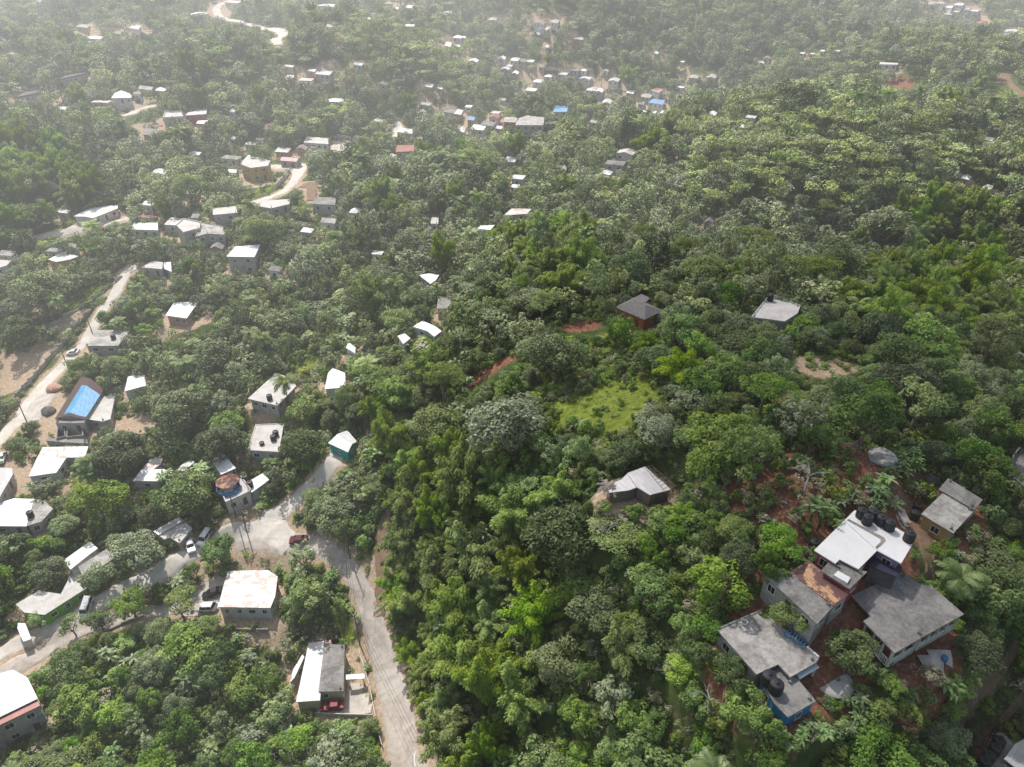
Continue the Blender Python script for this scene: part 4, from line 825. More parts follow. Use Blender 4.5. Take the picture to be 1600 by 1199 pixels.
# blue frame on the roof
fr = onplane(*vw('O', [(812, 390)])[0], z0 + .3); t = empty('metal_frame', (fr[0], fr[1], z0), -.9); tag(t, 'blue metal slatted frame lying on the edge of the grey roof', 'metal frame')
mb = MB()
for s in (-.55, .55): mb.box(-1.4, 1.4, s - .05, s + .05, .25, .35)
mb.build('side_rail', M['bluemetal'], t); mb = MB()
for k in range(7): mb.box(-1.35 + k * .42, -1.2 + k * .42, -.55, .55, .35, .40)
mb.build('slat', M['bluemetal'], t)
for sx in (-1.2, 1.2):
    for sy in (-.5, .5): mb = MB(); mb.box(sx - .05, sx + .05, sy - .05, sy + .05, 0, .25); mb.build('leg', M['bluemetal'], t)
p = onplane(*vw('O', [(490, 292)])[0], z0)
def tyre(p, label, r=.33, z=None, mt=None, group=None, tilt=0):
    mb = MB(); seg = 18
    prof = [(r, .02), (r, .16), (r * .86, .19), (r * .62, .17), (r * .62, .02)]
    n = len(prof); v = [(q[0] * math.cos(6.2832 * k / seg), q[0] * math.sin(6.2832 * k / seg), q[1]) for q in prof for k in range(seg)]
    mb.add(v, [(i * seg + k, i * seg + (k + 1) % seg, ((i + 1) % n) * seg + (k + 1) % seg, ((i + 1) % n) * seg + k) for i in range(n) for k in range(seg)])
    o = mb.build('tyre', mt or M['tyre'], None, True); o.location = (p[0], p[1], z if z is not None else p[2]); o.rotation_euler = (tilt, 0, random.random() * 6); tag(o, label, 'tyre', group); return o
tyre(p, 'white painted tyre lying on the grey flat roof', .5, z0 + .004, M['rail'])
# round concrete cistern
p = hit(*vw('O', [(1045, 672)])[0], .3, ground0); PADOUT.append((p[2], [(p[0] + 3.2 * math.cos(a), p[1] + 3.2 * math.sin(a)) for a in np.linspace(0, 6.28, 9)[:-1]])); p[2] += .45; t = empty('round_cistern', tuple(p)); tag(t, 'round concrete cistern with pale domed lid on the red yard', 'cistern')
mb = MB(); mb.lathe([(2.35, -1.0), (2.35, .2)], 40); mb.build('wall', M['conc'], t, False)
mb = MB(); mb.lathe([(2.42, .203), (2.42, .30), (1.6, .33), (.5, .35), (.02, .355)], 40); mb.build('lid', M['conc_pale'], t, True)
mb = MB(); mb.lathe([(.3, .9), (.3, 1.0), (.02, 1.01)], 12, (.6, .2, -.56)); mb.build('hatch', M['conc'], t)
paint(vw('O', [(990, 640), (1045, 620), (1105, 650), (1100, 700), (1045, 715), (990, 700)]), 95)
FOOT.append(np.array([[p[0] + 2.6 * math.cos(a), p[1] + 2.6 * math.sin(a)] for a in np.linspace(0, 6.28, 9)[:-1]]))
br = building('white_corner_house', 'white sheet roofed house with a grey tank terrace at the lower right corner', 'P', [
    dict(poly=[(1348, 1135), (1432, 1018), (1540, 960), (1640, 1050), (1560, 1260), (1480, 1235)], h=3.2, roof='zinc', wall='w_maroon', ov=.25),
    dict(poly=[(1150, 1215), (1262, 930), (1330, 925), (1432, 1012), (1345, 1138), (1400, 1190), (1300, 1290)], h=2.4, roof='conc', wall='w_grey', ov=.2)], short='the corner house with white sheets')
z2 = br['blocks'][1][0]
for (x, y, l) in [(1307, 1005, 'upper'), (1277, 1060, 'second from top'), (1228, 1118, 'third from top'), (1190, 1162, 'lowest')]: tank(x, y, z2, 'black tank, %s of the four on the lower right terrace' % l, TG, v='P', r=.78)
for i, (x, y) in enumerate([(1275, 915), (1262, 940), (1250, 962), (1290, 905)]):
    q = onplane(*vw('P', [(x, y)])[0], z2); tyre(q, 'worn black tyre on the edge of the tank terrace', .33, z2 + .004 , group='tyres beside the terrace tanks')
bw = building('unfinished_block_house', 'unfinished grey block house shell at the right edge of the photo', 'M', [
    dict(poly=[(1480, 245), (1500, 135), (1535, 92), (1700, 150), (1680, 330), (1560, 320)], h=2.4, roof='conc', wall='conc_dark', ov=.05, win=False, parapet=.8)], cat='building', short='the unfinished block house')
# drum, boxes, boulders
def drum(v, p, mt, label, r=.32, hh=.9):
    q = hit(*vw(v, [p])[0], .4); mb = MB(); mb.lathe([(r * .96, 0), (r, .05), (r, hh * .33), (r * 1.04, hh * .36), (r, hh * .39), (r, hh * .64), (r * 1.04, hh * .67), (r, hh * .7), (r, hh * .96), (r * .9, hh)], 20)
    o = mb.build('drum', mt, None, True); o.location = tuple(q); tag(o, label, 'drum'); return o
drum('N', (900, 918), M['blue_pl'], 'blue plastic drum on the ground below the maroon house', .42, 1.0)
drum('N', (800, 800), M['rail'], 'small white drum under the balcony of the maroon house', .3, .7)
drum('N', (1312, 845), M['bluemetal'], 'blue grey drum on the concrete yard right of the maroon house', .4, .9)
def boulder(v, p, r, label, group=None, mt='rock', seed=1, name='boulder', cat='boulder', flat=.6):
    q = hit(*vw(v, [p])[0]); g = np.random.default_rng(seed); import bmesh
    bm = bmesh.new(); bmesh.ops.create_icosphere(bm, subdivisions=3, radius=r)
    dirs = unit(g.normal(size=(7, 3))); cut = g.uniform(.5, .85, 7)
    for vv in bm.verts:
        c = np.array(vv.co) / r
        for dd, k in zip(dirs, cut):
            s_ = c @ dd
            if s_ > k: c = c - dd * (s_ - k) * .85
        vv.co = Vector(c * r * (1 + .05 * math.sin(c[0] * 9 + seed))); vv.co.z *= flat
    me = bpy.data.meshes.new(name); bm.to_mesh(me); bm.free(); me.materials.append(M[mt]); o = bpy.data.objects.new(name, me); link(o); o.location = (q[0], q[1], q[2] + r * .15); tag(o, label, cat, group); return o
for i in range(46):
    x = random.uniform(1130, 1520); y = random.uniform(700, 850)
    if inpoly(np.array(x), np.array(y), RED) and keep[int(y / 2), int(x / 2)] == 0: boulder('Z', (x, y), random.uniform(.22, .75), 'pale boulder lying loose on the red dirt slope', 'loose boulders on the red slope', seed=i)
# leaning street-lamp-like pole lying in the red clearing
a = hit(*vw('K', [(468, 1024)])[0]); b = hit(*vw('K', [(560, 1032)])[0]); mb = MB(); mb.tube([a + (0, 0, .5), b + (0, 0, .9)], [.12, .10], 8)
o = mb.build('pipe', M['rail'], None, True); tag(o, 'pale pipe lying across the red dirt clearing', 'pipe')
mb = MB(); q = hit(*vw('M', [(730, 135)])[0]); 
boulder('M', (730, 135), 2.6, 'broad heap of grey rubble on the red slope', None, 'conc_light', 77, 'rubble_heap', 'rubble heap', .28)
paint(vw('M', [(690, 100), (770, 100), (770, 175), (700, 170)]), 300)
boulder('M', (970, 320), 1.5, 'dark mossy rock heap above the yellow house', None, 'conc_dark', 78, 'rock_heap', 'rock heap', .6)
boulder('M', (1040, 265), 1.6, 'larger dark rock outcrop behind the yellow house', None, 'conc_dark', 79, 'rock_heap', 'rock heap', .6)
# ================================================================== ridge houses
M['zinc_patch'] = sheet_roof('patched_pale_sheets', (.64, .63, .65), rust=(.36, .31, .30), rust_amt=.35, pl=2.2)
rh_ = building('ruined_hut', 'tumbledown hut with patched grey sheet roof and bare rafters in the trees', 'L', [
    dict(poly=[(560, 398), (672, 356), (835, 500), (702, 534), (622, 486)], h=2.7, roof='zinc_patch', wall='wood', ov=.2, win=False),
    dict(poly=[(430, 478), (520, 440), (560, 402), (625, 485), (570, 505), (450, 520)], h=2.45, roof='zinc_patch', wall='wood', ov=.2, win=False)], cat='hut', short='the ruined hut', keepdown=10)
zr = rh_['blocks'][0][0]
mb = MB(); wd = []
a0, a1, b1, b0_ = [onplane(*vw('L', [q])[0], zr) for q in [(672, 362), (712, 350), (862, 480), (800, 520)]]
for k in range(9):
    t = k / 8; s_ = a0 * (1 - t) + b0_ * t; e_ = a1 * (1 - t) + b1 * t; mb.tube([s_, e_ + (e_ - s_) * .15], .05, 4)
for k in range(3):
    t = k / 2; mb.tube([a0 * (1 - t) + a1 * t, b0_ * (1 - t) + b1 * t], .06, 4)
for k in range(26):
    t = random.random(); s_ = b0_ * (1 - t) + b1 * t + np.array([random.uniform(-2.4, 0), random.uniform(-.6, .3), 0]); e_ = s_ + np.array([random.uniform(-.5, .5), random.uniform(-.4, .4), -2.5]); mb.tube([s_, e_], .04, 4)
o = mb.build('rafters', M['wood']); par(o, rh_)
M['fan'] = stained('fan_sheets', (.36, .33, .32), (.15, .12, .11), .8, .8)
# fan-shaped thatch-like sheet canopy
c0 = onplane(*vw('L', [(455, 465)])[0], zr + .3); mb = MB(); ns = 22
for k in range(ns):
    a1_ = 6.2832 * k / ns; a2_ = 6.2832 * (k + .8) / ns; rr = 2.0 + .35 * math.sin(k * 2.3); zz = -.55 + .12 * math.sin(k * 5)
    mb.add([(c0[0], c0[1], zr + .12 + .01 * (k % 2)), (c0[0] + rr * math.cos(a1_), c0[1] + rr * math.sin(a1_), zr + zz), (c0[0] + rr * math.cos(a2_), c0[1] + rr * math.sin(a2_), zr + zz - .12)], [(0, 1, 2)])
mb.m = [(1 if (k * 7) % 5 < 2 else 0) for k in range(ns)]; o = mb.build('fan_roof', [M['fan'], M['wood']]); par(o, rh_)
paint(vw('L', [(350, 400), (700, 340), (870, 470), (860, 540), (700, 560), (600, 500), (360, 520)]), 118)
building('hip_roofed_house', 'house with dark grey hipped roof and orange walls on the ridge', 'J', [
    dict(poly=[(1122, 240), (1240, 180), (1428, 262), (1308, 320)], h=3.2, roof='shingle_grey', wall='w_orange', type='hip', rise=1.6, ov=.5),
    dict(poly=[(1225, 190), (1290, 158), (1338, 180), (1320, 210), (1270, 205)], h=3.5, roof='shingle_grey', wall='w_orange', ov=.3)], short='the orange ridge house', keepdown=10)
b = building('white_ridge_house', 'white flat roofed house with one black tank on the ridge', 'K', [
    dict(poly=[(335, 316), (425, 206), (565, 262), (552, 298), (492, 336)], h=3.3, roof='conc_pale', wall='w_grey', ov=.25, parapet=.2)], short='the white ridge house', keepdown=6)
tank(427, 222, b['blocks'][0][0], 'black tank on the back corner of the white ridge house', TG, v='K')
# ================================================================== left side: houses along the roads
b = building('shed_house', 'white gabled shed with blue and teal front at the road end', 'G', [
    dict(poly=[(850, 210), (972, 130), (1030, 200), (975, 268)], h=3.0, roof='zinc', wall='w_teal', type='gable', rise=.8, ov=.3)], cat='shed', short='the teal-fronted shed', keepdown=7)
b = building('flat_roofed_house', 'low house with pale pinkish flat roof holding tanks, among dark trees', 'G', [
    dict(poly=[(345, 256), (398, 96), (575, 88), (545, 268)], h=3.1, roof='conc_pale', wall='w_grey', ov=.25, parapet=.15)], short='the pinkish flat-roofed house', keepdown=6)
zz = b['blocks'][0][0]
for i, (x, y) in enumerate([(522, 148), (507, 175)]): tank(x, y, zz, ['rear', 'front'][i] + ' black tank on the pinkish flat roof among dark trees', TG, v='G')
tank(436, 212, zz, 'squat black tank near the middle of the pinkish roof', TG, v='G', r=.6, hh=.8)
b = building('pale_roofed_house', 'large pale roofed house with veranda beside a tall coconut palm', 'I', [
    dict(poly=[(28, 893), (205, 730), (315, 770), (330, 815), (215, 935)], h=3.4, roof='conc_pale', wall='w_grey', ov=.5, every=2.6)], short='the pale house by the palm', keepdown=7)
tank(163, 882, b['blocks'][0][0], 'black tank on the near edge of the pale roof by the palm', TG, v='I')
building('cottage', 'small white roofed cottage half hidden behind a bright green tree', 'I', [dict(poly=[(510, 832), (530, 732), (560, 700), (636, 732), (640, 822)], h=2.9, roof='white_flat', wall='w_white', ov=.2)], short='the white cottage', keepdown=2)
building('cottage', 'tiny white gabled cottage in the dark trees above the cottage roof', 'I', [dict(poly=[(642, 575), (668, 545), (706, 575), (700, 610)], h=2.8, roof='white_flat', wall='w_white', ov=.2, type='gable', rise=.6)], keepdown=2)
building('bungalow', 'bright white hip roofed bungalow deep among tall dark trees', 'I', [dict(poly=[(1062, 442), (1122, 405), (1200, 440), (1240, 470), (1195, 505), (1150, 470)], h=3.2, roof='white_flat', wall='w_white', ov=.3), dict(poly=[(965, 500), (1010, 485), (1045, 515), (1000, 550)], h=3.0, roof='white_flat', wall='w_white', ov=.2)], short='the white bungalow', keepdown=2)
building('bungalow', 'white roofed bungalow peeping above round grey green trees', 'I', [dict(poly=[(1098, 120), (1160, 110), (1225, 118), (1205, 150), (1170, 175)], h=3.2, roof='white_flat', wall='w_white', ov=.3)], keepdown=2)
building('brown_roofed_house', 'house with rounded brown grey roof end between dark trees', 'I', [dict(poly=[(1208, 330), (1218, 265), (1295, 260), (1298, 300), (1270, 330)], h=3.2, roof='conc', wall='w_cream', ov=.3)], keepdown=2)
# terrace house with round turret
b = building('terrace_house', 'white terrace house with canopy, round brown turret and blue curved balcony', 'G', [
    dict(poly=[(130, 398), (272, 372), (370, 505), (362, 520), (212, 588)], h=3.8, roof='conc_pale', wall='w_white', ov=.15, parapet=.5, storeys=1, every=2.4),
    dict(poly=[(345, 455), (442, 398), (484, 440), (370, 520)], h=3.2, roof='white_flat', wall='w_white', ov=.2)], short='the turret house', keepdown=9)
zt = b['blocks'][0][0]
pc = [onplane(*vw('G', [q])[0], zt + 2.6) for q in [(115, 312), (202, 284), (275, 372), (180, 405)]]
mb = MB(); mb.prism([q[:2] for q in pc], [zt + 2.4, zt + 2.8, zt + 2.8, zt + 2.4], [zt + 2.48, zt + 2.88, zt + 2.88, zt + 2.48]); o = mb.build('canopy', M['white_flat']); par(o, b)
cc = np.mean(pc, 0)
for q in pc: mb = MB(); k = q + (cc - q) * .08; mb.obox(k[:2], (1, 0), .12, .12, zt, zt + 2.5); o = mb.build('canopy_post', M['rail']); par(o, b)
p = onplane(*vw('G', [(220, 440)])[0], zt + 2.4)
mb = MB(); mb.lathe([(2.0, zt), (2.0, zt + 2.0)], 8, (p[0], p[1], 0)); o = mb.build('turret_wall', M['w_white']); par(o, b)
mb = MB(); mb.lathe([(2.9, zt + 1.95), (2.85, zt + 2.08), (.1, zt + 3.3), (.02, zt + 3.32)], 8, (p[0], p[1], 0)); o = mb.build('turret_roof', M['rust']); par(o, b)
p = onplane(*vw('G', [(228, 492)])[0], zt + .5); mb = MB(); n = 28
for k in range(n): 
    a = 6.2832 * k / n; mb.obox((p[0] + 2.6 * math.cos(a), p[1] + 2.6 * math.sin(a)), (-math.sin(a), math.cos(a)), .62, .14, zt, zt + .85)
o = mb.build('curved_balcony', M['w_blue']); par(o, b); mb = MB(); mb.lathe([(2.5, zt + .002), (2.5, zt + .06)], 28, (p[0], p[1], 0)); o = mb.build('balcony_floor', M['w_white']); par(o, b)
tank(331, 428, b['blocks'][1][0], 'black tank beside the turret house, the rear of two', TG, v='G'); tank(361, 464, b['blocks'][1][0], 'black tank beside the turret house, the front of two', TG, v='G')
building('grey_flat_house', 'grey flat roofed house by the hill road with black tank and side stairs', 'D', [
    dict(poly=[(530, 602), (600, 503), (815, 503), (738, 602)], h=3.4, roof='conc_light', wall='w_grey', ov=.4)], short='the grey house by the hill road', keepdown=6)
tank(706, 545, hit(*vw('D', [(670, 555)])[0], 3.4)[2] + 3.4, 'black tank on the grey roof by the hill road', TG, v='D')
building('white_bungalow', 'bright white shed roofed bungalow with brown arches behind the trees', 'D', [dict(poly=[(1035, 412), (1085, 332), (1242, 325), (1166, 430)], h=3.2, roof='white_flat', wall='w_peach', ov=.4, every=1.8)], short='the arched bungalow', keepdown=6)
building('white_hut', 'small white flat hut between dark trees below the hill road', 'D', [dict(poly=[(778, 886), (800, 792), (905, 785), (912, 850)], h=2.7, roof='white_flat', wall='w_white', ov=.2)], short='the small white hut', keepdown=4)
th = building('tarp_roofed_house', 'brown hip roofed house with a big blue tarpaulin over its roof', 'D', [
    dict(poly=[(342, 1060), (508, 790), (650, 875), (530, 1062)], h=4.2, roof='shingle_brown', wall='w_grey', ov=.4, type='gable', rise=1.2, swap=False),
    dict(poly=[(535, 1060), (600, 935), (722, 900), (690, 1060), (640, 1075)], h=3.0, roof='conc_pale', wall='w_grey', ov=.2),
    dict(poly=[(345, 1085), (350, 1062), (530, 1064), (528, 1085)], h=4.0, roof='conc', wall='w_grey', ov=.1)], short='the blue-tarped house', keepdown=7)
# tarpaulin lies on the right slope of the gable
zr, W_ = th['blocks'][0]
def tarp():
    A_, B_, C_, D_ = W_
    l01 = np.linalg.norm(B_ - A_) + np.linalg.norm(D_ - C_); l12 = np.linalg.norm(C_ - B_) + np.linalg.norm(A_ - D_)
    o_ = 0 if l01 >= l12 else 1
    P_ = [W_[(o_ + k) % 4] for k in range(4)]; e1 = (P_[0] + P_[3]) / 2 + (0, 0, 1.2); e2 = (P_[1] + P_[2]) / 2 + (0, 0, 1.2)
    # pick the slope whose centre is further to the right
    sides = [(P_[0], P_[1], e2, e1), (P_[3], P_[2], e2, e1)]
    s_ = max(sides, key=lambda s: np.mean(s, 0)[0]); other = sides[0] if s_ is sides[1] else sides[1]
    def pt(s, u, v_): a = s[0] + (s[1] - s[0]) * u; b_ = s[3] + (s[2] - s[3]) * u; return a + (b_ - a) * v_
    mb = MB(); U = np.linspace(.06, .80, 9) if s_[0][1] < s_[1][1] else np.linspace(.20, .94, 9)
    rows = []
    for v_, s in [(0.0, s_), (.2, s_), (.4, s_), (.6, s_), (.8, s_), (1.0, s_), (.8, other), (.55, other)]:
        rows.append([pt(s, u, v_) + (0, 0, .06 + .03 * math.sin(u * 23 + v_ * 7)) for u in U])
    mb.add([p for r in rows for p in r], [(i * 9 + k, i * 9 + k + 1, (i + 1) * 9 + k + 1, (i + 1) * 9 + k) for i in range(len(rows) - 1) for k in range(8)])
    o = mb.build('tarpaulin', M['tarp']); tag(o, 'bright blue tarpaulin spread over the brown roof', 'tarpaulin')
tarp()
# unfinished block rooms below it
def shell(v, polys, h, label):
    pp = vw(v, polys[0]); c = np.mean(pp, 0); q = hit(c[0], c[1], h); t = empty('unfinished_rooms', tuple(q)); tag(t, label, 'building')
    for poly in polys:
        W2 = [onplane(x, y, q[2] + h) for x, y in vw(v, poly)]; lp = [w[:2] - q[:2] for w in W2]
        if area2(lp) < 0: lp = lp[::-1]
        iq = inset(lp, .22); n = len(lp); mb = MB(); zb = -2.5
        for i in range(n):
            j = (i + 1) % n; mb.add([(*lp[i], zb), (*lp[j], zb), (*iq[j], zb), (*iq[i], zb), (*lp[i], h), (*lp[j], h), (*iq[j], h), (*iq[i], h)], [(0, 1, 5, 4), (2, 3, 7, 6), (4, 5, 6, 7)])
        mb.build('wall', M['conc'], t); FOOT.append(np.array([w[:2] for w in W2])); d = float(project(np.mean(W2, 0))[2]); paint(vw(v, poly), d + 2); paint([(x, y + 8) for x, y in vw(v, poly)], d - 2)
shell('D', [[(350, 1180), (355, 1120), (405, 1120), (410, 1165)], [(412, 1172), (418, 1115), (512, 1100), (522, 1160)]], 2.6, 'roofless grey block rooms below the blue tarped house')
building('block_annex', 'grey concrete annex with dark openings below the roofless rooms', 'E', [dict(poly=[(285, 195), (300, 180), (545, 185), (548, 212), (400, 205)], h=2.4, roof='conc', wall='w_grey', ov=.1)], keepdown=6)
t = MB(); q = hit(*vw('D', [(305, 1015)])[0], 1)
boulder('D', (300, 1020), 2.2, 'dark heap of scrap beside the blue tarped house', None, 'conc_dark', 5, 'scrap_heap', 'scrap heap', .6)
boulder('D', (345, 870), 2.4, 'pile of brown sand at the roadside above the blue tarped house', None, 'w_peach', 6, 'sand_pile', 'sand pile', .5)
building('rust_striped_house', 'white sheet roofed house with three rusty red roof panels', 'E', [
    dict(poly=[(178, 420), (232, 300), (415, 302), (352, 395)], h=3.3, roof='zinc', wall='w_white', ov=.2),
    dict(poly=[(232, 300), (268, 235), (552, 230), (532, 300)], h=3.1, roof='zinc_rusty', wall='w_grey', ov=.2)], short='the rust-striped house', keepdown=8)
building('corrugated_house', 'grey walled house cut by the left edge near the hill road', 'E', [dict(poly=[(-60, 560), (-60, 360), (76, 368), (80, 405), (0, 545)], h=3.6, roof='zinc_grey', wall='w_grey', ov=.2)], keepdown=8)
b = building('white_slab_house', 'white slab roofed house with grey half and black tank, left edge', 'E', [
    dict(poly=[(-60, 600), (88, 555), (212, 560), (190, 640), (165, 730), (-60, 728)], h=3.3, roof='white_flat', wall='w_grey', ov=.25),
    dict(poly=[(213, 560), (282, 575), (332, 620), (260, 700), (168, 728), (192, 640)], h=3.2, roof='conc_light', wall='w_grey', ov=.2)], short='the white slab house', keepdown=7)
tank(186, 652, b['blocks'][0][0], 'black tank at the seam of white and grey roofs', TG, v='E')
building('white_bungalow', 'low white roofed bungalow with pinkish sheets amid bananas', 'E', [
    dict(poly=[(828, 446), (885, 378), (1022, 372), (1075, 395), (1040, 400), (992, 448)], h=3.0, roof='white_flat', wall='w_grey', ov=.2),
    dict(poly=[(886, 376), (942, 308), (1016, 308), (1000, 345), (960, 372)], h=2.9, roof='zinc_rusty', wall='w_grey', ov=.2),
    dict(poly=[(1105, 385), (1130, 350), (1195, 305), (1215, 330), (1150, 385)], h=2.4, roof='zinc_grey', wall='w_grey', ov=.2)], short='the bungalow amid bananas', keepdown=8)
building('roadside_bungalow', 'cream white shed roofed bungalow where the white car is parked', 'E', [
    dict(poly=[(958, 762), (1120, 670), (1148, 695), (990, 785)], h=3.1, roof='zinc', wall='w_cream', ov=.2),
    dict(poly=[(990, 785), (1148, 695), (1202, 742), (1122, 836), (1062, 800), (1025, 812)], h=2.8, roof='conc_pale', wall='w_cream', ov=.2)], short='the roadside bungalow', keepdown=8)
building('white_roofed_house', 'narrow white roofed house with a blue mark, leaning grey roof beside it', 'E', [
    dict(poly=[(398, 942), (562, 825), (612, 868), (560, 905), (440, 1000)], h=3.2, roof='white_flat', wall='w_white', ov=.2),
    dict(poly=[(488, 982), (692, 855), (742, 912), (522, 1052)], h=3.6, roof='conc_light', wall='w_grey', ov=.2)], short='the narrow white house', keepdown=8)
building('green_house', 'long pale roofed shop house with bright lime green street wall', 'F', [
    dict(poly=[(98, 182), (242, 95), (380, 118), (420, 40), (440, -30), (500, -10), (545, 78), (278, 248), (150, 232)], h=3.2, roof='conc_pale', wall='w_green', ov=.3, every=2.2, door='door_white')], short='the lime green house', keepdown=9)
building('gate_lodge', 'small white roofed lodge below the lime green house', 'F', [dict(poly=[(108, 330), (112, 298), (158, 300), (196, 398), (145, 415)], h=2.8, roof='white_flat', wall='w_white', ov=.15)], keepdown=8)
bl = building('terraced_block', 'large white roofed two storey block with red strip and open verandas', 'F', [
    dict(poly=[(-160, 960), (-160, 660), (80, 590), (172, 640), (236, 770), (0, 885)], h=6.6, roof='white_flat', wall='w_grey', ov=.25, storeys=2),
    dict(poly=[(-40, 955), (-40, 905), (20, 880), (186, 800), (232, 778), (250, 815)], h=6.2, roof='roof_red', wall='w_grey', ov=.2, storeys=2),
    dict(poly=[(-60, 1020), (-40, 960), (250, 815), (275, 870)], h=3.6, roof='conc_light', wall='w_white', ov=.15, storeys=1)], cat='building', short='the big white block at the lower left', keepdown=40)
building('patched_roof_house', 'house with broad patched white and rusty sheet roof by the parking', 'H', [
    dict(poly=[(162, 198), (222, -26), (475, -32), (535, 8), (520, 130), (490, 204)], h=3.6, roof='zinc_rusty', wall='w_white', ov=.25, every=2.4)], short='the patched-roof house', keepdown=18)
rc = building('red_car_house', 'long house with half white sheet and half grey slab roof by the road', 'H', [
    dict(poly=[(650, 792), (700, 560), (728, 425), (826, 410), (800, 782)], h=3.3, roof='zinc', wall='w_cream', ov=.2),
    dict(poly=[(790, 728), (826, 430), (955, 434), (946, 725)], h=3.6, roof='conc', wall='w_cream', ov=.15, door='door_teal', every=2.0),
    dict(poly=[(962, 652), (962, 622), (1078, 615), (1078, 645)], h=2.9, roof='white_flat', wall='rail', nowall=True),
    dict(poly=[(728, 425), (735, 408), (868, 404), (872, 428)], h=3.0, roof='rust', wall='w_cream', ov=.1),
    dict(poly=[(612, 670), (632, 590), (690, 495), (702, 510), (640, 640)], h=2.5, roof='zinc', wall='w_grey', ov=.1)], short='the house with the red car', keepdown=7)
tank(893, 400, rc['zg'] + 1.2, 'black tank behind the grey slab roof of the red car house', TG, v='H')
# concrete yards round it
def slab(name, v, poly, mt, lift=.16, label=None):
    """a yard laid on the slope in one sheet"""
    W2 = np.array([hit(*q) for q in vw(v, poly)]); lo = W2.min(0) - .5; hi = W2.max(0) + .5; st = .8 if hi[1] < 330 else 2.0
    ax = np.arange(lo[0], hi[0], st); ay = np.arange(lo[1], hi[1], st); PX, PY = np.meshgrid(ax, ay); PZ = ground(PX, PY) + lift
    mid = inpoly(PX[:-1, :-1] + st / 2, PY[:-1, :-1] + st / 2, [tuple(w[:2]) for w in W2]); nx = len(ax); mb = MB()
    mb.add(list(zip(PX.ravel(), PY.ravel(), PZ.ravel())), [(j * nx + i, j * nx + i + 1, (j + 1) * nx + i + 1, (j + 1) * nx + i) for j, i in zip(*np.where(mid))])
    o = mb.build(name, mt, smooth=True); tag(o, kind='structure'); FOOT.append(W2[:, :2]); paint(vw(v, poly), float(project(np.mean(W2, 0))[2]) + 2); return o
slab('concrete_yard', 'H', [(770, 868), (800, 790), (955, 780), (990, 690), (1060, 680), (1120, 840), (1128, 872), (960, 880)], M['yard'], .25)
slab('concrete_yard', 'F', [(1060, 240), (1250, 90), (1320, 20), (1420, 10), (1375, 200), (1330, 240)], M['yard'], .1)
slab('concrete_yard', 'M', [(820, 470), (870, 440), (900, 520), (870, 570)], M['yard'], .12)
slab('concrete_yard', 'P', [(650, 350), (790, 290), (930, 270), (940, 390), (800, 470), (700, 420)], M['yard'], .4)
# ---- walls and fences
def wallrun(name, v, pts, h, th, mt, label, cat='wall', posts=0, lift=0):
    W2 = [hit(*q) for q in vw(v, pts)]; c = np.mean(W2, 0); t = empty(name, tuple(W2[0])); tag(t, label, cat); mb = MB(); pm = []
    for a, b_ in zip(W2[:-1], W2[1:]):
        ln = np.linalg.norm((b_ - a)[:2]); k = max(1, int(ln / 3)); e = (b_ - a)[:2] / ln
        for j in range(k):
            p_ = a[:2] + (b_ - a)[:2] * j / k; q_ = a[:2] + (b_ - a)[:2] * (j + 1) / k; z = min(float(ground(*p_)), float(ground(*q_)))
            mm = (p_ + q_) / 2 - W2[0][:2]; mb.obox(mm, e, ln / k - .004, th, z - W2[0][2] - 1.2, z - W2[0][2] + h)
            if posts: pb = MB(); pb.obox(p_ - W2[0][:2], e, th + .12, th + .14, z - W2[0][2] - 1.2, z - W2[0][2] + h + .2); pm.append(pb)
    mb.build('panel', mt, t)
    for pb in pm[:90]: pb.build('post', mt, t)
wallrun('block_wall', 'D', [(65, 985), (150, 880), (260, 760), (330, 670), (410, 590), (470, 500), (530, 430), (600, 355)], 1.8, .2, M['conc_light'], 'long grey block wall lining the hill road', posts=1)
wallrun('block_wall', 'D', [(400, 430), (500, 370), (580, 318), (650, 262), (720, 205), (765, 172)], 1.6, .2, M['conc_light'], 'grey block wall round the green field above the hill road')
wallrun('block_wall', 'D', [(265, 490), (350, 468), (450, 440)], 1.2, .25, M['conc_light'], 'short pale wall across the bare earth left of the hill road')
wallrun('yard_wall', 'H', [(1045, 480), (1060, 540), (1080, 600), (1110, 700), (1130, 800), (1150, 900), (1165, 990), (1190, 1080)], 1.1, .15, M['conc_pale'], 'low concrete wall with railing along the winding road')
wallrun('yard_wall', 'H', [(770, 872), (960, 884), (1128, 876)], .9, .15, M['conc_pale'], 'low pale wall in front of the red car')
wallrun('retaining_wall', 'F', [(185, 640), (300, 580), (450, 470), (600, 385), (760, 310), (900, 262)], .7, .3, M['conc'], 'grey retaining wall on the outer edge of the lower road')
wallrun('hedge_wall', 'F', [(830, 215), (900, 190), (1000, 150)], 1.5, .3, M['w_peach'], 'brownish wall between the upper and lower roads')
wallrun('terrace_wall', 'H', [(195, 340), (320, 352), (480, 352)], .9, .25, M['conc'], 'grey terrace wall below the patched roof house')
wallrun('villa_wall', 'A', [(1345, 800), (1310, 840), (1280, 875)], 2.2, .3, M['conc_pale'], 'pale striped wall beside the yellow villa drive')
wallrun('estate_wall', 'B', [(-10, 640), (60, 652), (100, 660)], 2.0, .3, M['conc_pale'], 'pale wall of the far compound on the left slope')
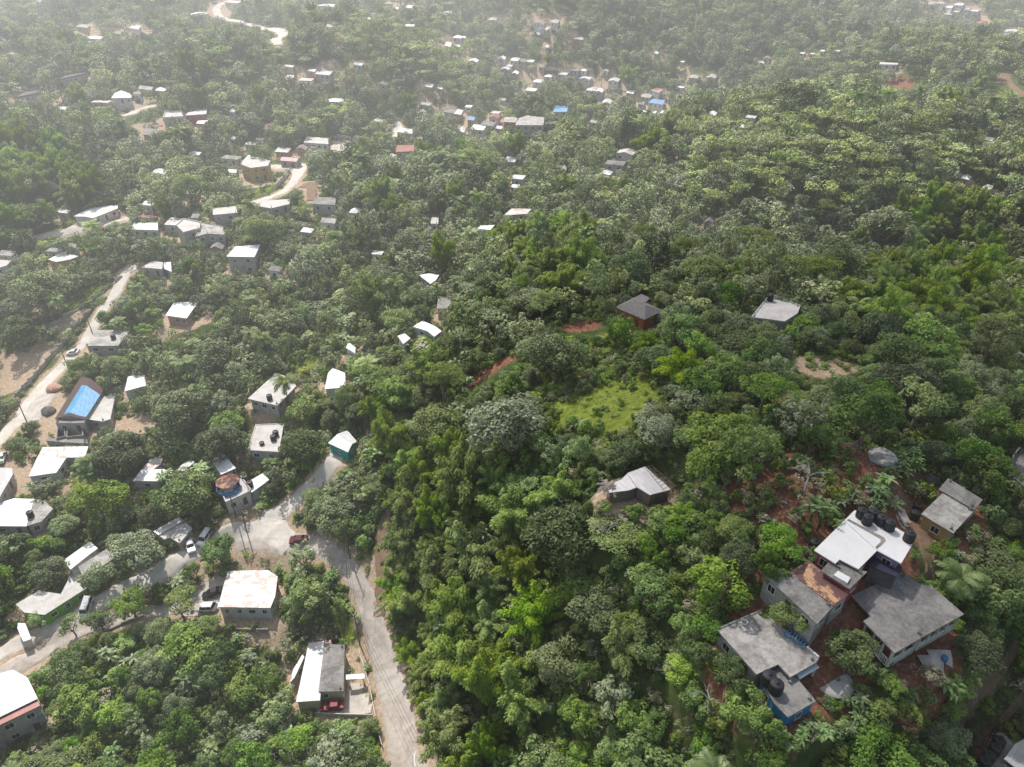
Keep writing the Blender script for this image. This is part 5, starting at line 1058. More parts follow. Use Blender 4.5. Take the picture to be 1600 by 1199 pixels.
# ---- cars
def car(v, nose, tail, paint_, label, kind='car', group=None, zadd=.12):
    a = hit(*vw(v, [nose])[0], .6); b_ = hit(*vw(v, [tail])[0], .6); c = (a + b_) / 2; d = a - b_; yaw = math.atan2(d[1], d[0])
    t = empty('car' if kind == 'car' else 'van', (c[0], c[1], float(ground(c[0], c[1])) + zadd), yaw); tag(t, label, kind, group)
    # tilt with the slope
    gx_ = float(ground(c[0] + math.cos(yaw), c[1] + math.sin(yaw)) - ground(c[0] - math.cos(yaw), c[1] - math.sin(yaw))) / 2
    gy_ = float(ground(c[0] - math.sin(yaw), c[1] + math.cos(yaw)) - ground(c[0] + math.sin(yaw), c[1] - math.cos(yaw))) / 2
    t.rotation_euler = (math.atan(gy_), -math.atan(gx_), yaw)
    van = kind == 'van'; Lx, Wy = (2.35, .88) if van else (2.2, .86)
    prof = [(-Lx, .35), (-Lx, .8), (-Lx + .05, 1.0), (-.9, 1.0), (1.0, .95), (Lx - .25, .82), (Lx, .6), (Lx, .35)] if not van else [(-Lx, .35), (-Lx, 1.05), (1.3, 1.05), (Lx - .1, .9), (Lx, .6), (Lx, .35)]
    mb = MB(); n = len(prof)
    vs = []
    for y_, k in ((-Wy, 1), (-Wy + .08, 1), (Wy - .08, 1), (Wy, 1)):
        for (x_, z_) in prof: e = .0 if abs(y_) < Wy - .01 else .05; vs.append((x_ * (1 - e * .6), y_, z_ - (e if z_ > .5 else -e * .6)))
    f = [(r * n + i, r * n + (i + 1) % n, (r + 1) * n + (i + 1) % n, (r + 1) * n + i) for r in range(3) for i in range(n)]
    f += [tuple(range(n))[::-1], tuple(3 * n + i for i in range(n))]; mb.add(vs, f); body = mb.build('body', paint_, t)
    if van: lo_, hi_ = [(-Lx + .03, 1.04), (1.35, 1.04)], [(-Lx + .15, 1.85), (.75, 1.85)]
    else: lo_, hi_ = [(-1.65, .98), (1.05, .94)], [(-1.15, 1.42), (.25, 1.42)]
    x0, x1 = lo_[0][0], lo_[1][0]; X0, X1 = hi_[0][0], hi_[1][0]; zl, zh = lo_[0][1], hi_[0][1]; wl, wh = Wy - .06, Wy - .2
    mb = MB(); mb.add([(x0, -wl, zl), (x1, -wl, zl - .05), (x1, wl, zl - .05), (x0, wl, zl), (X0, -wh, zh), (X1, -wh, zh), (X1, wh, zh), (X0, wh, zh)], [(4, 5, 6, 7), (0, 1, 5, 4), (1, 2, 6, 5), (2, 3, 7, 6), (3, 0, 4, 7)]); mb.build('cabin', M['glass'], t)
    mb = MB(); mb.add([(X0 - .04, -wh - .02, zh - .03), (X1 + .06, -wh - .02, zh - .03), (X1 + .06, wh + .02, zh - .03), (X0 - .04, wh + .02, zh - .03), (X0 + .05, -wh + .06, zh + .05), (X1 - .08, -wh + .06, zh + .05), (X1 - .08, wh - .06, zh + .05), (X0 + .05, wh - .06, zh + .05)], [(4, 5, 6, 7), (0, 1, 5, 4), (1, 2, 6, 5), (2, 3, 7, 6), (3, 0, 4, 7)])
    for s in (-1, 1):
        for (xa, xb) in ((x0, X0), ((x0 + x1) / 2, (X0 + X1) / 2), (x1, X1)): mb.tube([(xa, s * wl, zl - .02), (xb, s * (wh + .01), zh)], .045, 4)
    mb.build('roof', paint_, t)
    for sx in (-1.35, 1.35):
        for s in (-1, 1):
            mb = MB(); mb.tube([(sx, s * (Wy - .2), .33), (sx, s * (Wy + .02), .33)], .33, 16); w = mb.build('wheel', M['tyre'], t); mb = MB(); mb.tube([(sx, s * (Wy + .015), .33), (sx, s * (Wy + .04), .33)], .2, 12); mb.build('rim', M['rim'], w)
    for s in (-1, 1):
        mb = MB(); mb.box(Lx - .16, Lx - .02, s * .62 - .14, s * .62 + .14, .62, .74); mb.build('headlight', M['lamp'], t)
        mb = MB(); mb.box(-Lx - .02, -Lx + .05, s * .65 - .12, s * .65 + .12, .72, .88); mb.build('tail_light', M['tail'], t)
        mb = MB(); mb.box(.75, .92, s * (Wy + .08) - .07, s * (Wy + .08) + .07, .95, 1.08); mb.build('mirror', paint_, t)
    paint([(x, y) for x, y in vw(v, [(min(nose[0], tail[0]) - 20, min(nose[1], tail[1]) - 35), (max(nose[0], tail[0]) + 20, min(nose[1], tail[1]) - 35), (max(nose[0], tail[0]) + 20, max(nose[1], tail[1]) + 25), (min(nose[0], tail[0]) - 20, max(nose[1], tail[1]) + 25)])], float(project(c)[2]) + 2)
    FOOT.append(np.array([[c[0] + 2.4 * math.cos(a_), c[1] + 2.4 * math.sin(a_)] for a_ in np.linspace(0, 6.28, 7)[:-1]])); return t
car('H', (815, 832), (938, 818), M['car_red'], 'dark red hatchback parked beside the half white roofed house', zadd=.4)
car('E', (1203, 900), (1180, 815), M['car_white'], 'white car parked at the roadside bungalow')
car('E', (1268, 820), (1288, 790), M['car_white'], 'small white van partly behind a dark bush', 'van')
car('F', (530, 235), (552, 170), M['car_white'], 'white minivan parked by the lime green house', 'van', zadd=.2)
car('F', (1245, 205), (1360, 208), M['car_white'], 'white van in the parking bay below a yellow green tree', 'van', zadd=.25)
car('F', (1302, 125), (1360, 105), M['car_black'], 'black car parked against the patched roof house', zadd=.25)
car('D', (420, 645), (495, 632), M['car_white'], 'white car turning off the hill road at the grey house')
car('E', (8, 325), (22, 285), M['car_white'], 'white car at the left edge near the hill road')
car('G', (642, 812), (695, 808), M['rust'] if False else painted('maroon_car_paint', (.14, .03, .035), .35, 0, .1), 'maroon pickup half hidden by a tree at the road bend')
car('A', (512, 992), (548, 982), M['car_white'], 'white car in front of the far white gabled house')
# ---- utility poles and wires
PL = 'utility poles along the roads'; tops = {}
def pole(key, v, p, h, label, arm=0.0, lean=(0, 0)):
    q = hit(*vw(v, [p])[0]); t = empty('utility_pole', tuple(q)); tag(t, label, 'utility pole', PL)
    mb = MB(); mb.tube([(0, 0, -1), (lean[0], lean[1], h)], [.17, .11], 8); mb.build('pole', M['pole'], t, True)
    mb = MB(); mb.obox((lean[0], lean[1]), (math.cos(arm), math.sin(arm)), 1.7, .12, h - .7, h - .56); mb.build('crossarm', M['pole'], t)
    for s in (-.75, 0, .75): mb = MB(); mb.lathe([(.05, h - .56), (.06, h - .4), (.03, h - .35)], 8, (lean[0] + s * math.cos(arm), lean[1] + s * math.sin(arm), 0)); mb.build('insulator', M['rail'], t)
    tops[key] = q + np.array([lean[0], lean[1], h - .35]), arm
pole('a', 'D', (178, 1100), 8.5, 'utility pole leaning at the foot of the hill road', 1.2)
pole('b', 'D', (426, 742), 8, 'utility pole opposite the grey house by the hill road', 1.1)
pole('c', 'D', (580, 530), 8, 'utility pole beside the round tree on the hill road', 1.1)
pole('d', 'G', (275, 672), 8.5, 'pale utility pole beside the turret house', .3)
pole('e', 'G', (990, 935), 11, 'tall utility pole on the verge above the winding road', 1.2, (-.2, 0))
pole('f', 'H', (1046, 425), 9, 'utility pole on the left side of the winding road', 1.3)
pole('g', 'G', (345, 770), 8, 'utility pole at the edge of the junction', .3)
def wires(a, b_, n=3, sag=1.0, label=''):
    (p, aa), (q, ab) = tops[a], tops[b_] if isinstance(b_, str) else (np.array(b_), tops[a][1])
    for k in range(n):
        s = (k - (n - 1) / 2) * .75; p_ = p + np.array([math.cos(aa) * s, math.sin(aa) * s, 0]); q_ = q + np.array([math.cos(ab) * s, math.sin(ab) * s, 0])
        mb = MB(); mb.tube([p_ * (1 - t) + q_ * t - np.array([0, 0, sag * 4 * t * (1 - t)]) for t in np.linspace(0, 1, 12)], .022, 4); o = mb.build('power_line', M['wire'], None, True); tag(o, label, 'power line', 'power lines between the poles')
wires('a', 'b', label='thin power line following the hill road downhill'); wires('b', 'c', label='thin power line above the grey house by the hill road')
wires('g', 'd', 3, .3, 'thin power line from junction to turret house'); wires('g', 'e', 2, 1.2, 'thin power line across the junction'); wires('e', 'f', 3, .6, 'thin power line along the winding road')
wires('f', hit(655, 1199) + np.array([0, 0, 8.5]), 3, .8, 'thin power line running down the lower winding road')
wires('g', hit(215, 905) + np.array([0, 0, 7.5]), 2, .8, 'thin power line along the upper road'); wires('c', hit(*vw('D', [(800, 150)])[0]) + np.array([0, 0, 7]), 3, .8, 'thin power line toward the top of the hill road')
# manhole and road paint
for v, p, r, nm, mt in (('H', (1118, 572), .45, 'manhole_cover', 'conc_dark'),):
    q = hit(*vw(v, [p])[0]); mb = MB(); mb.lathe([(r, 0), (r, .02), (r * .9, .025)], 20); o = mb.build(nm, M[mt]); o.location = (q[0], q[1], q[2] + .14); tag(o, 'round dark manhole cover in the winding road', 'manhole cover')
mb = MB()
for pts in ([(1398, 1105), (1390, 1150), (1396, 1195)], [(1385, 1125), (1398, 1120)]):
    W2 = [hit(*q) + (0, 0, .16) for q in vw('H', pts)]
    for a, b_ in zip(W2[:-1], W2[1:]):
        d = (b_ - a)[:2]; d /= np.linalg.norm(d); nn_ = np.array([-d[1], d[0]]) * .14; mb.add([(*(a[:2] - nn_), a[2]), (*(a[:2] + nn_), a[2]), (*(b_[:2] + nn_), b_[2]), (*(b_[:2] - nn_), b_[2])], [(0, 1, 2, 3)])
o = mb.build('road_marking', M['rail']); tag(o, kind='structure')
# ================================================================== middle distance houses with known outlines
building('flat_house', 'grey block house with white flat roof and tank where hill road ends', 'D', [dict(poly=[(885, 112), (950, 72), (1020, 80), (1012, 122)], h=4.5, roof='conc_pale', wall='w_grey', ov=.15, storeys=1), dict(poly=[(1022, 118), (1025, 78), (1068, 75), (1072, 140)], h=3.2, roof='white_flat', wall='w_white', ov=.2)], short='the block house at the hill road top', keepdown=12)
building('grey_walled_house', 'tall grey walled house with bright flat roof amid mid distance trees', 'A', [dict(poly=[(1048, 1188), (1090, 1142), (1205, 1132), (1178, 1190)], h=5.5, roof='white_flat', wall='w_grey', ov=.2, storeys=2)], short='the tall grey-walled house', keepdown=20)
building('yellow_walled_house', 'ochre walled house with white sheet roof left of the hill road', 'D', [dict(poly=[(300, 62), (392, 15), (490, 42), (440, 62), (350, 78)], h=3.2, roof='zinc', wall='w_yellow', ov=.2)], short='the ochre-walled house', keepdown=6)
building('white_house', 'white flat house cut by the left edge above the palm', 'D', [dict(poly=[(-60, 70), (40, 18), (112, 32), (40, 100), (-60, 132)], h=3.2, roof='conc_pale', wall='w_white', ov=.2)], keepdown=6)
building('yellow_villa', 'pale yellow two storey villa with white roof and curved drive', 'A', [dict(poly=[(1112, 760), (1150, 715), (1252, 745), (1240, 768), (1160, 778)], h=6.2, roof='conc_pale', wall='w_yellow', ov=.3, storeys=2)], short='the yellow villa', keepdown=22)
building('white_gabled_house', 'long white roofed house with grey walls beside a white car', 'A', [dict(poly=[(342, 1002), (420, 962), (545, 950), (545, 965), (430, 1010), (395, 1003)], h=3.6, roof='white_flat', wall='w_white', ov=.3)], short='the far white gabled house', keepdown=8)
building('rooftop_house', 'rambling grey block house with cluttered pale roofs', 'A', [
    dict(poly=[(815, 1045), (850, 1015), (930, 1030), (925, 1060), (850, 1080)], h=6.0, roof='conc_pale', wall='w_grey', ov=.1, storeys=2, parapet=.4),
    dict(poly=[(905, 1100), (930, 1030), (1030, 1050), (1040, 1090), (960, 1085)], h=5.0, roof='conc_light', wall='w_grey', ov=.1, storeys=2, parapet=.3),
    dict(poly=[(760, 1040), (790, 1005), (860, 1015), (830, 1045)], h=4.0, roof='zinc_rusty', wall='w_grey', ov=.1)], short='the cluttered grey block house', keepdown=14)
building('white_flat_house', 'low bright white flat roof left of the cluttered block house', 'A', [dict(poly=[(608, 1062), (620, 1032), (730, 1032), (732, 1066)], h=3.2, roof='white_flat', wall='w_white', ov=.2)], keepdown=5)
building('grey_house_with_tank', 'grey walled white roofed house with black tank above the cluttered one', 'A', [dict(poly=[(985, 995), (985, 965), (1090, 955), (1100, 985), (1030, 992)], h=5, roof='conc_pale', wall='w_grey', ov=.2, storeys=1)], keepdown=8)
building('long_white_house', 'long pale roofed house on the lane below the yellow villa', 'A', [dict(poly=[(1195, 955), (1215, 930), (1345, 922), (1340, 945), (1255, 965)], h=4, roof='conc_pale', wall='w_grey', ov=.2)], keepdown=8)
building('brown_house', 'brownish flat roofed house with tank right of the villa lane', 'A', [dict(poly=[(1440, 945), (1460, 915), (1555, 912), (1552, 950)], h=4.5, roof='conc', wall='w_grey', ov=.2)], keepdown=10)
building('white_villa', 'white gable roofed villa above the ridge lane, far left slope', 'A', [dict(poly=[(515, 455), (530, 432), (600, 430), (610, 452)], h=4.5, roof='white_flat', wall='w_white', type='hip', rise=2.0, ov=.3)], short='the far white villa', keepdown=8)
building('red_walled_house', 'long white roofed house with dark red wall on the left slope', 'A', [dict(poly=[(858, 535), (870, 522), (960, 500), (955, 528)], h=4.2, roof='zinc', wall='w_red', ov=.2)], short='the red-walled far house', keepdown=8)
building('ruin_house', 'roofless pale walled house shell beside the red walled house', 'A', [dict(poly=[(755, 550), (765, 520), (840, 520), (850, 545)], h=4.2, roof='conc_pale', wall='w_grey', ov=.1, parapet=.7)], keepdown=6)
for i, (poly, l) in enumerate([([(62, 458), (110, 425), (205, 412), (185, 432)], 'long dark flat roofed row house, lower one on the upper left ridge'), ([(258, 375), (300, 350), (405, 330), (395, 345)], 'long dark flat roofed row house, middle one on the upper left ridge'), ([(495, 248), (520, 238), (585, 230), (575, 240)], 'short dark roofed row house, uppermost on the upper left ridge')]):
    building('row_house', l, 'A', [dict(poly=poly, h=5, roof='conc_dark', wall='w_grey', ov=.2, parapet=.5, storeys=2)], keepdown=6, near=False)
building('white_compound_house', 'large white roofed compound house with courtyard on the left slope', 'A', [dict(poly=[(1405, 660), (1420, 632), (1520, 640), (1520, 668)], h=4, roof='conc_pale', wall='w_white', ov=.2)], short='the far compound', keepdown=5)
slab('court', 'B', [(-40, 700), (-30, 655), (60, 668), (20, 700)], M['yard'], .3)
building('orange_roofed_house', 'orange red roofed house with grey walls in the central valley', 'B', [dict(poly=[(262, 705), (268, 672), (348, 672), (345, 700)], h=4.5, roof='roof_red', wall='w_grey', ov=.2)], short='the orange-roofed house', keepdown=6)
building('stacked_block', 'cluster block of stacked grey concrete flats in the far village', 'B', [
    dict(poly=[(762, 565), (765, 542), (825, 545), (820, 568)], h=7, roof='conc_light', wall='w_pink', storeys=2, ov=.1), dict(poly=[(815, 580), (830, 548), (870, 535), (950, 545), (945, 580)], h=7.5, roof='conc_light', wall='w_grey', storeys=2, ov=.1)], cat='building', short='the far concrete block', keepdown=8, near=False)
building('red_roofed_house', 'small house with brownish red roof below the concrete block', 'B', [dict(poly=[(840, 618), (855, 598), (905, 600), (895, 628)], h=4, roof='roof_pink', wall='w_grey', ov=.2)], keepdown=4, near=False)
building('blue_roofed_house', 'house with light blue roof in the far village, left of centre', 'B', [dict(poly=[(990, 520), (1000, 490), (1060, 492), (1055, 518)], h=4, roof='roof_blue', wall='w_white', ov=.2)], keepdown=3, near=False)
building('blue_roofed_house', 'house with blue hipped roof at the right of the far village', 'B', [dict(poly=[(1430, 475), (1450, 458), (1508, 464), (1500, 485)], h=4, roof='roof_blue', wall='w_white', ov=.2)], keepdown=3, near=False)
building('pink_roofed_house', 'house with salmon pink roof in the far village', 'B', [dict(poly=[(1440, 418), (1470, 405), (1502, 415), (1480, 430)], h=4, roof='roof_pink', wall='w_white', ov=.2)], keepdown=2, near=False)
building('rust_patched_house', 'pinkish patched roof house with tank in the central trees', 'B', [dict(poly=[(760, 998), (800, 965), (890, 968), (870, 990)], h=3.5, roof='zinc_rusty', wall='w_grey', ov=.2)], short='the pink patched-roof house', keepdown=4)
building('white_shack', 'small white shack roof below the pink patched roof', 'B', [dict(poly=[(638, 1060), (655, 1045), (720, 1042), (700, 1065)], h=3, roof='white_flat', wall='w_white', ov=.2)], keepdown=2)
building('white_shack', 'white shack roof left of the central trees', 'B', [dict(poly=[(422, 1035), (428, 1005), (460, 1008), (458, 1038)], h=3, roof='conc_pale', wall='w_white', ov=.2)], keepdown=2)
building('ridge_top_house', 'white roofed house above the bare red earth patch', 'C', [dict(poly=[(920, 298), (935, 288), (1018, 292), (1015, 300)], h=4, roof='conc_pale', wall='w_white', ov=.2)], short='the house above the red patch', keepdown=4, near=False)
# far cottages: (view, x, y, width, height in that view, roof)
FAR = [
 ('on the left slope amid palms', 'Z', [(250, 268, 24, 8, 'w'), (300, 300, 22, 8, 'g'), (232, 318, 20, 7, 'w'), (515, 345, 26, 9, 'g'), (555, 330, 18, 7, 'w'), (480, 360, 20, 8, 'w'), (340, 385, 22, 9, 'g'), (100, 330, 20, 7, 'w'), (60, 312, 18, 6, 'g'), (590, 395, 18, 7, 'w'), (430, 420, 22, 9, 'g'), (305, 240, 18, 6, 'w'), (560, 215, 18, 6, 'g'), (590, 190, 18, 6, 'w')]),
 ('in the top centre trees', 'Z', [(640, 40, 16, 4, 'w'), (700, 20, 16, 3, 'w'), (770, 30, 14, 4, 'g'), (850, 45, 16, 5, 'w'), (905, 60, 16, 5, 'g'), (960, 125, 18, 6, 'w'), (1010, 150, 18, 6, 'g'), (1040, 175, 16, 5, 'w'), (930, 190, 18, 6, 'g'), (560, 100, 16, 5, 'w'), (600, 130, 16, 5, 'g'), (880, 115, 16, 5, 'w'), (1085, 120, 16, 5, 'g'), (1130, 145, 16, 5, 'w'), (740, 95, 16, 5, 'w')]),
 ('in the mid valley village', 'B', [(415, 395, 45, 20, 'w'), (468, 405, 26, 18, 'w'), (400, 482, 60, 16, 'g'), (385, 520, 36, 14, 'g'), (515, 512, 60, 26, 'g'), (550, 518, 44, 26, 'w'), (612, 548, 36, 20, 'b'), (645, 590, 70, 26, 'w'), (690, 572, 64, 26, 'g'), (725, 520, 46, 14, 'p'), (720, 540, 50, 18, 'r'), (740, 590, 34, 16, 'w'), (310, 605, 80, 28, 'w'), (10, 465, 22, 18, 'w'), (570, 600, 30, 26, 'w'), (600, 492, 34, 12, 'w'), (875, 610, 50, 16, 'g'), (755, 460, 36, 14, 'g')]),
 ('beyond the mid valley village', 'B', [(755, 270, 34, 14, 'w'), (815, 275, 44, 16, 'w'), (850, 280, 40, 14, 'g'), (885, 282, 40, 14, 'w'), (785, 303, 36, 12, 'w'), (770, 318, 44, 14, 'w'), (815, 338, 34, 14, 'w'), (920, 375, 46, 16, 'w'), (970, 352, 42, 12, 'w'), (940, 308, 30, 12, 'g'), (890, 415, 52, 18, 'w'), (912, 158, 44, 8, 'w'), (930, 105, 50, 18, 'g'), (1000, 98, 40, 18, 'g'), (965, 215, 20, 12, 'w')]),
 ('right of the mid valley village', 'B', [(1140, 362, 56, 16, 'w'), (1090, 322, 50, 14, 'g'), (1135, 325, 32, 10, 'w'), (1235, 328, 30, 10, 'w'), (1170, 412, 50, 18, 'p'), (1205, 420, 40, 18, 'w'), (1240, 472, 46, 22, 'w'), (1350, 425, 40, 18, 'w'), (1440, 520, 70, 12, 'w'), (1400, 478, 30, 14, 'g'), (1580, 402, 40, 12, 'w'), (1330, 705, 90, 26, 'p'), (1285, 755, 100, 24, 'g'), (1240, 800, 50, 22, 'w'), (1470, 245, 22, 10, 'w')]),
 ('below the mid valley village', 'B', [(795, 738, 56, 26, 'w'), (830, 820, 62, 22, 'w'), (815, 862, 40, 16, 'w'), (1042, 782, 22, 20, 'w'), (770, 788, 22, 10, 'g'), (415, 1058, 22, 10, 'w'), (245, 722, 26, 14, 'w')]),
 ('high above the mid valley village', 'B', [(505, 205, 32, 24, 'w'), (550, 172, 44, 12, 'w'), (575, 172, 24, 10, 'w'), (550, 212, 26, 10, 'w'), (145, 85, 28, 12, 'w'), (265, 38, 24, 10, 'w'), (325, 32, 40, 14, 'w'), (230, 15, 30, 8, 'g'), (160, 62, 30, 10, 'g')]),
 ('by the distant pale road', 'A', [(920, 65, 80, 12, 'w'), (1080, 8, 70, 14, 'p'), (1510, 28, 130, 10, 'w'), (1525, 120, 30, 18, 'g'), (1340, 305, 46, 14, 'w'), (1445, 325, 36, 14, 'w'), (1345, 352, 34, 22, 'w'), (1500, 335, 80, 26, 'w'), (1420, 368, 70, 14, 'p'), (1550, 465, 76, 16, 'w'), (1075, 515, 30, 12, 'w')]),
 ('on the upper left hillside', 'A', [(440, 175, 70, 14, 'w'), (545, 150, 40, 16, 'g'), (625, 125, 50, 22, 'w'), (385, 120, 60, 18, 'g'), (680, 408, 70, 22, 'g'), (745, 415, 50, 16, 'w'), (635, 430, 40, 16, 'g'), (290, 500, 44, 16, 'w'), (470, 470, 90, 12, 'p'), (50, 252, 50, 10, 'g'), (195, 5, 60, 8, 'b'), (700, 612, 70, 36, 'g'), (935, 565, 50, 18, 'w')]),
 ('near the yellow villa', 'A', [(1165, 665, 60, 18, 'g'), (1205, 642, 40, 12, 'g'), (1080, 640, 26, 10, 'w'), (1070, 730, 90, 18, 'g'), (1080, 795, 46, 14, 'w'), (1310, 695, 70, 22, 'p'), (1400, 685, 50, 22, 'g'), (1345, 740, 90, 18, 'r'), (905, 1000, 40, 22, 'g'), (690, 1005, 80, 14, 'r')]),
 ('by the left valley road', 'A', [(30, 1172, 80, 26, 'g'), (340, 1140, 40, 22, 'g'), (250, 1160, 70, 14, 'w')]),
 ('on the far right hillside', 'C', [(20, 285, 20, 8, 'w'), (385, 292, 26, 8, 'w'), (410, 268, 34, 10, 'g'), (575, 245, 26, 8, 'w'), (622, 248, 22, 8, 'w'), (668, 235, 22, 8, 'w'), (735, 235, 34, 8, 'w'), (155, 355, 50, 18, 'g'), (15, 402, 30, 12, 'w'), (160, 525, 38, 18, 'w'), (338, 540, 50, 18, 'w'), (298, 585, 22, 14, 'w'), (250, 612, 34, 10, 'w'), (1308, 412, 40, 20, 'w'), (1262, 600, 36, 12, 'w'), (1438, 643, 46, 20, 'w'), (1332, 822, 46, 22, 'w'), (1430, 870, 50, 26, 'w'), (145, 1020, 46, 26, 'n'), (1405, 103, 52, 14, 'r'), (1362, 130, 26, 8, 'w'), (1540, 142, 60, 16, 'p'), (1585, 142, 40, 12, 'w'), (1255, 62, 50, 12, 'p'), (1520, 158, 44, 12, 'w')]),
 ('in the hazy top right town', 'C', [(1165, 18, 40, 14, 'w'), (1215, 14, 44, 10, 'g'), (1250, 30, 50, 14, 'w'), (1300, 20, 50, 12, 'w'), (1330, 40, 50, 12, 'g'), (1370, 48, 50, 12, 'w'), (1285, 50, 44, 12, 'w'), (1320, 62, 46, 10, 'g')])]
RC = dict(w=('bright white', ['white_flat', 'zinc']), g=('dull grey', ['conc_light', 'conc']), p=('rust patched', ['zinc_rusty']), r=('red', ['roof_red']), b=('pale blue', ['roof_blue']), n=('dark grey', ['shingle_grey']))
ORD = ['first', 'second', 'third', 'fourth', 'fifth', 'sixth', 'seventh', 'eighth', 'ninth', 'tenth', 'eleventh', 'twelfth', 'thirteenth', 'fourteenth', 'fifteenth', 'sixteenth', 'seventeenth', 'eighteenth', 'nineteenth', 'twentieth']
for where, v, lst in FAR:
    cnt = {}
    for (x, y, w, h, rcode) in sorted(lst):
        k = cnt.get(rcode, 0); cnt[rcode] = k + 1; tot = sum(1 for q in lst if q[4] == rcode)
        tone, mats = RC[rcode]; w *= 1.12; h *= 1.05; sk = random.uniform(-.12, .12)
        poly = [(x - w / 2, y + h * (.25 + sk)), (x - w * .28, y - h * .5), (x + w / 2, y - h * (.25 + sk)), (x + w * .28, y + h * .5)]
        lab = ('%s roofed house %s' % (tone, where)) if tot == 1 else '%s house, %s from left of such %s' % (tone, ORD[k], where)
        building('far_house', lab, v, [dict(poly=poly, h=random.choice([2.6, 3.0, 3.6]), roof=random.choice(mats), wall=random.choice(['w_white', 'w_white', 'w_cream', 'w_grey', 'w_peach']), ov=.25, type=random.choice(['flat', 'gable', 'hip', 'flat']) , rise=1.0, every=3.4)],
                 group='houses scattered over the far hillsides', keepdown=2, near=False)

# ================================================================== the ground itself
def smooth_ax(a, b, fine0, fine1, step, grow=1.06):
    xs = list(np.arange(fine0, fine1 + .01, step)); s = step; x = fine1
    while x < b: s *= grow; x += s; xs.append(x)
    s = step; x = fine0
    while x > a: s *= grow; x -= s; xs.insert(0, x)
    return np.array(xs)
tx = smooth_ax(-1450, 1550, -190, 190, 1.5); ty = smooth_ax(-170, 2250, 15, 330, 1.5)
TX, TY = np.meshgrid(tx, ty); TZ = ground(TX, TY)
pxs, pys, dps = project(np.stack([TX, TY, TZ], -1)); ok = dps > 20
rgb = np.zeros(TX.shape + (4,), np.float32); rgb[..., 3] = 1
for ci, zn in enumerate(('red', 'grass', 'pale')):
    for poly in ZONES[zn] + ([CLEAR] if zn == 'grass' else []):
        rgb[..., ci][inpoly(pxs, pys, poly) & ok] = 1
# trodden earth round houses and along the road edges
for f in FOOT:
    c = f.mean(0); r = float(np.max(np.linalg.norm(f - c, axis=1))); m_ = (np.hypot(TX - c[0], TY - c[1]) < r * .95 + (1.6 if c[1] < 330 else 1.2))
    cx_, cy_, cd_ = project(np.array([c[0], c[1], float(ground(*c))])); redd = cx_ > 1050 and cy_ > 650
    rgb[..., 0 if redd else 2][m_] = np.maximum(rgb[..., 0 if redd else 2][m_], .8)
for (p_, w_), sh_ in zip(ROADW, SHOULDER):
    for (x_, y_), h_ in zip(p_[::2], w_[::2]):
        i0_, i1_ = np.searchsorted(tx, (x_ - h_ - 2.5, x_ + h_ + 2.5)); j0_, j1_ = np.searchsorted(ty, (y_ - h_ - 2.5, y_ + h_ + 2.5))
        sub = rgb[j0_:j1_, i0_:i1_, 2]; m_ = np.hypot(TX[j0_:j1_, i0_:i1_] - x_, TY[j0_:j1_, i0_:i1_] - y_) < h_ + sh_; sub[m_] = np.maximum(sub[m_], .75)
for it in range(1):
    rgb[1:-1, 1:-1, :3] = (rgb[1:-1, 1:-1, :3] * 2 + rgb[:-2, 1:-1, :3] + rgb[2:, 1:-1, :3] + rgb[1:-1, :-2, :3] + rgb[1:-1, 2:, :3]) / 6
ny_, nx_ = TX.shape
me = bpy.data.meshes.new('ground'); ii = np.arange(ny_ * nx_).reshape(ny_, nx_)
qd = np.stack([ii[:-1, :-1], ii[:-1, 1:], ii[1:, 1:], ii[1:, :-1]], -1).reshape(-1, 4)
me.vertices.add(ny_ * nx_); me.vertices.foreach_set('co', np.stack([TX, TY, TZ], -1).ravel())
me.loops.add(qd.size); me.loops.foreach_set('vertex_index', qd.ravel().astype(np.int32)); me.polygons.add(len(qd)); me.polygons.foreach_set('loop_start', (np.arange(len(qd)) * 4).astype(np.int32))
ca = me.color_attributes.new('zone', 'FLOAT_COLOR', 'POINT'); ca.data.foreach_set('color', rgb.ravel())
me.update(calc_edges=True); me.polygons.foreach_set('use_smooth', [True] * len(qd))
m, nt, out = mat('hillside_ground'); gp = gpos(nt)
z = nt.nodes.new('ShaderNodeAttribute'); z.attribute_name = 'zone'; sp = nt.nodes.new('ShaderNodeSeparateColor'); L(nt, z.outputs['Color'], sp.inputs[0])
n1 = noise(nt, .25, 6, .65, gp, .5); n2 = noise(nt, 1.6, 5, .7, gp); n3 = noise(nt, .06, 3, .5, gp)
base = ramp(nt, n1, [(.30, (.035, .055, .014)), (.52, (.085, .115, .032)), (.74, (.20, .17, .09))])
def zone(ch, thr=.28): return math_(nt, 'MULTIPLY', math_(nt, 'SUBTRACT', math_(nt, 'ADD', sp.outputs[ch], math_(nt, 'MULTIPLY', math_(nt, 'SUBTRACT', n2, .5), .9)), thr), 3.5, True)
grs = ramp(nt, noise(nt, .8, 7, .75, gp, .8), [(.32, (.06, .095, .014)), (.5, (.17, .22, .03)), (.68, (.30, .32, .08))])
base = mixc(nt, zone(1), base, grs)
pal = ramp(nt, n2, [(.3, (.28, .20, .13)), (.55, (.46, .35, .25)), (.75, (.58, .48, .37))])
base = mixc(nt, zone(2), base, pal)
red = ramp(nt, n2, [(.28, (.12, .05, .03)), (.5, (.24, .105, .065)), (.64, (.32, .18, .12)), (.78, (.40, .34, .28))])
base = mixc(nt, zone(0, .38), base, red)
pbsdf(nt, out, base, .95, bump=(n2, .6, .3), spec=.1)
me.materials.append(m)
g_o = bpy.data.objects.new('ground', me); link(g_o); tag(g_o, kind='structure')


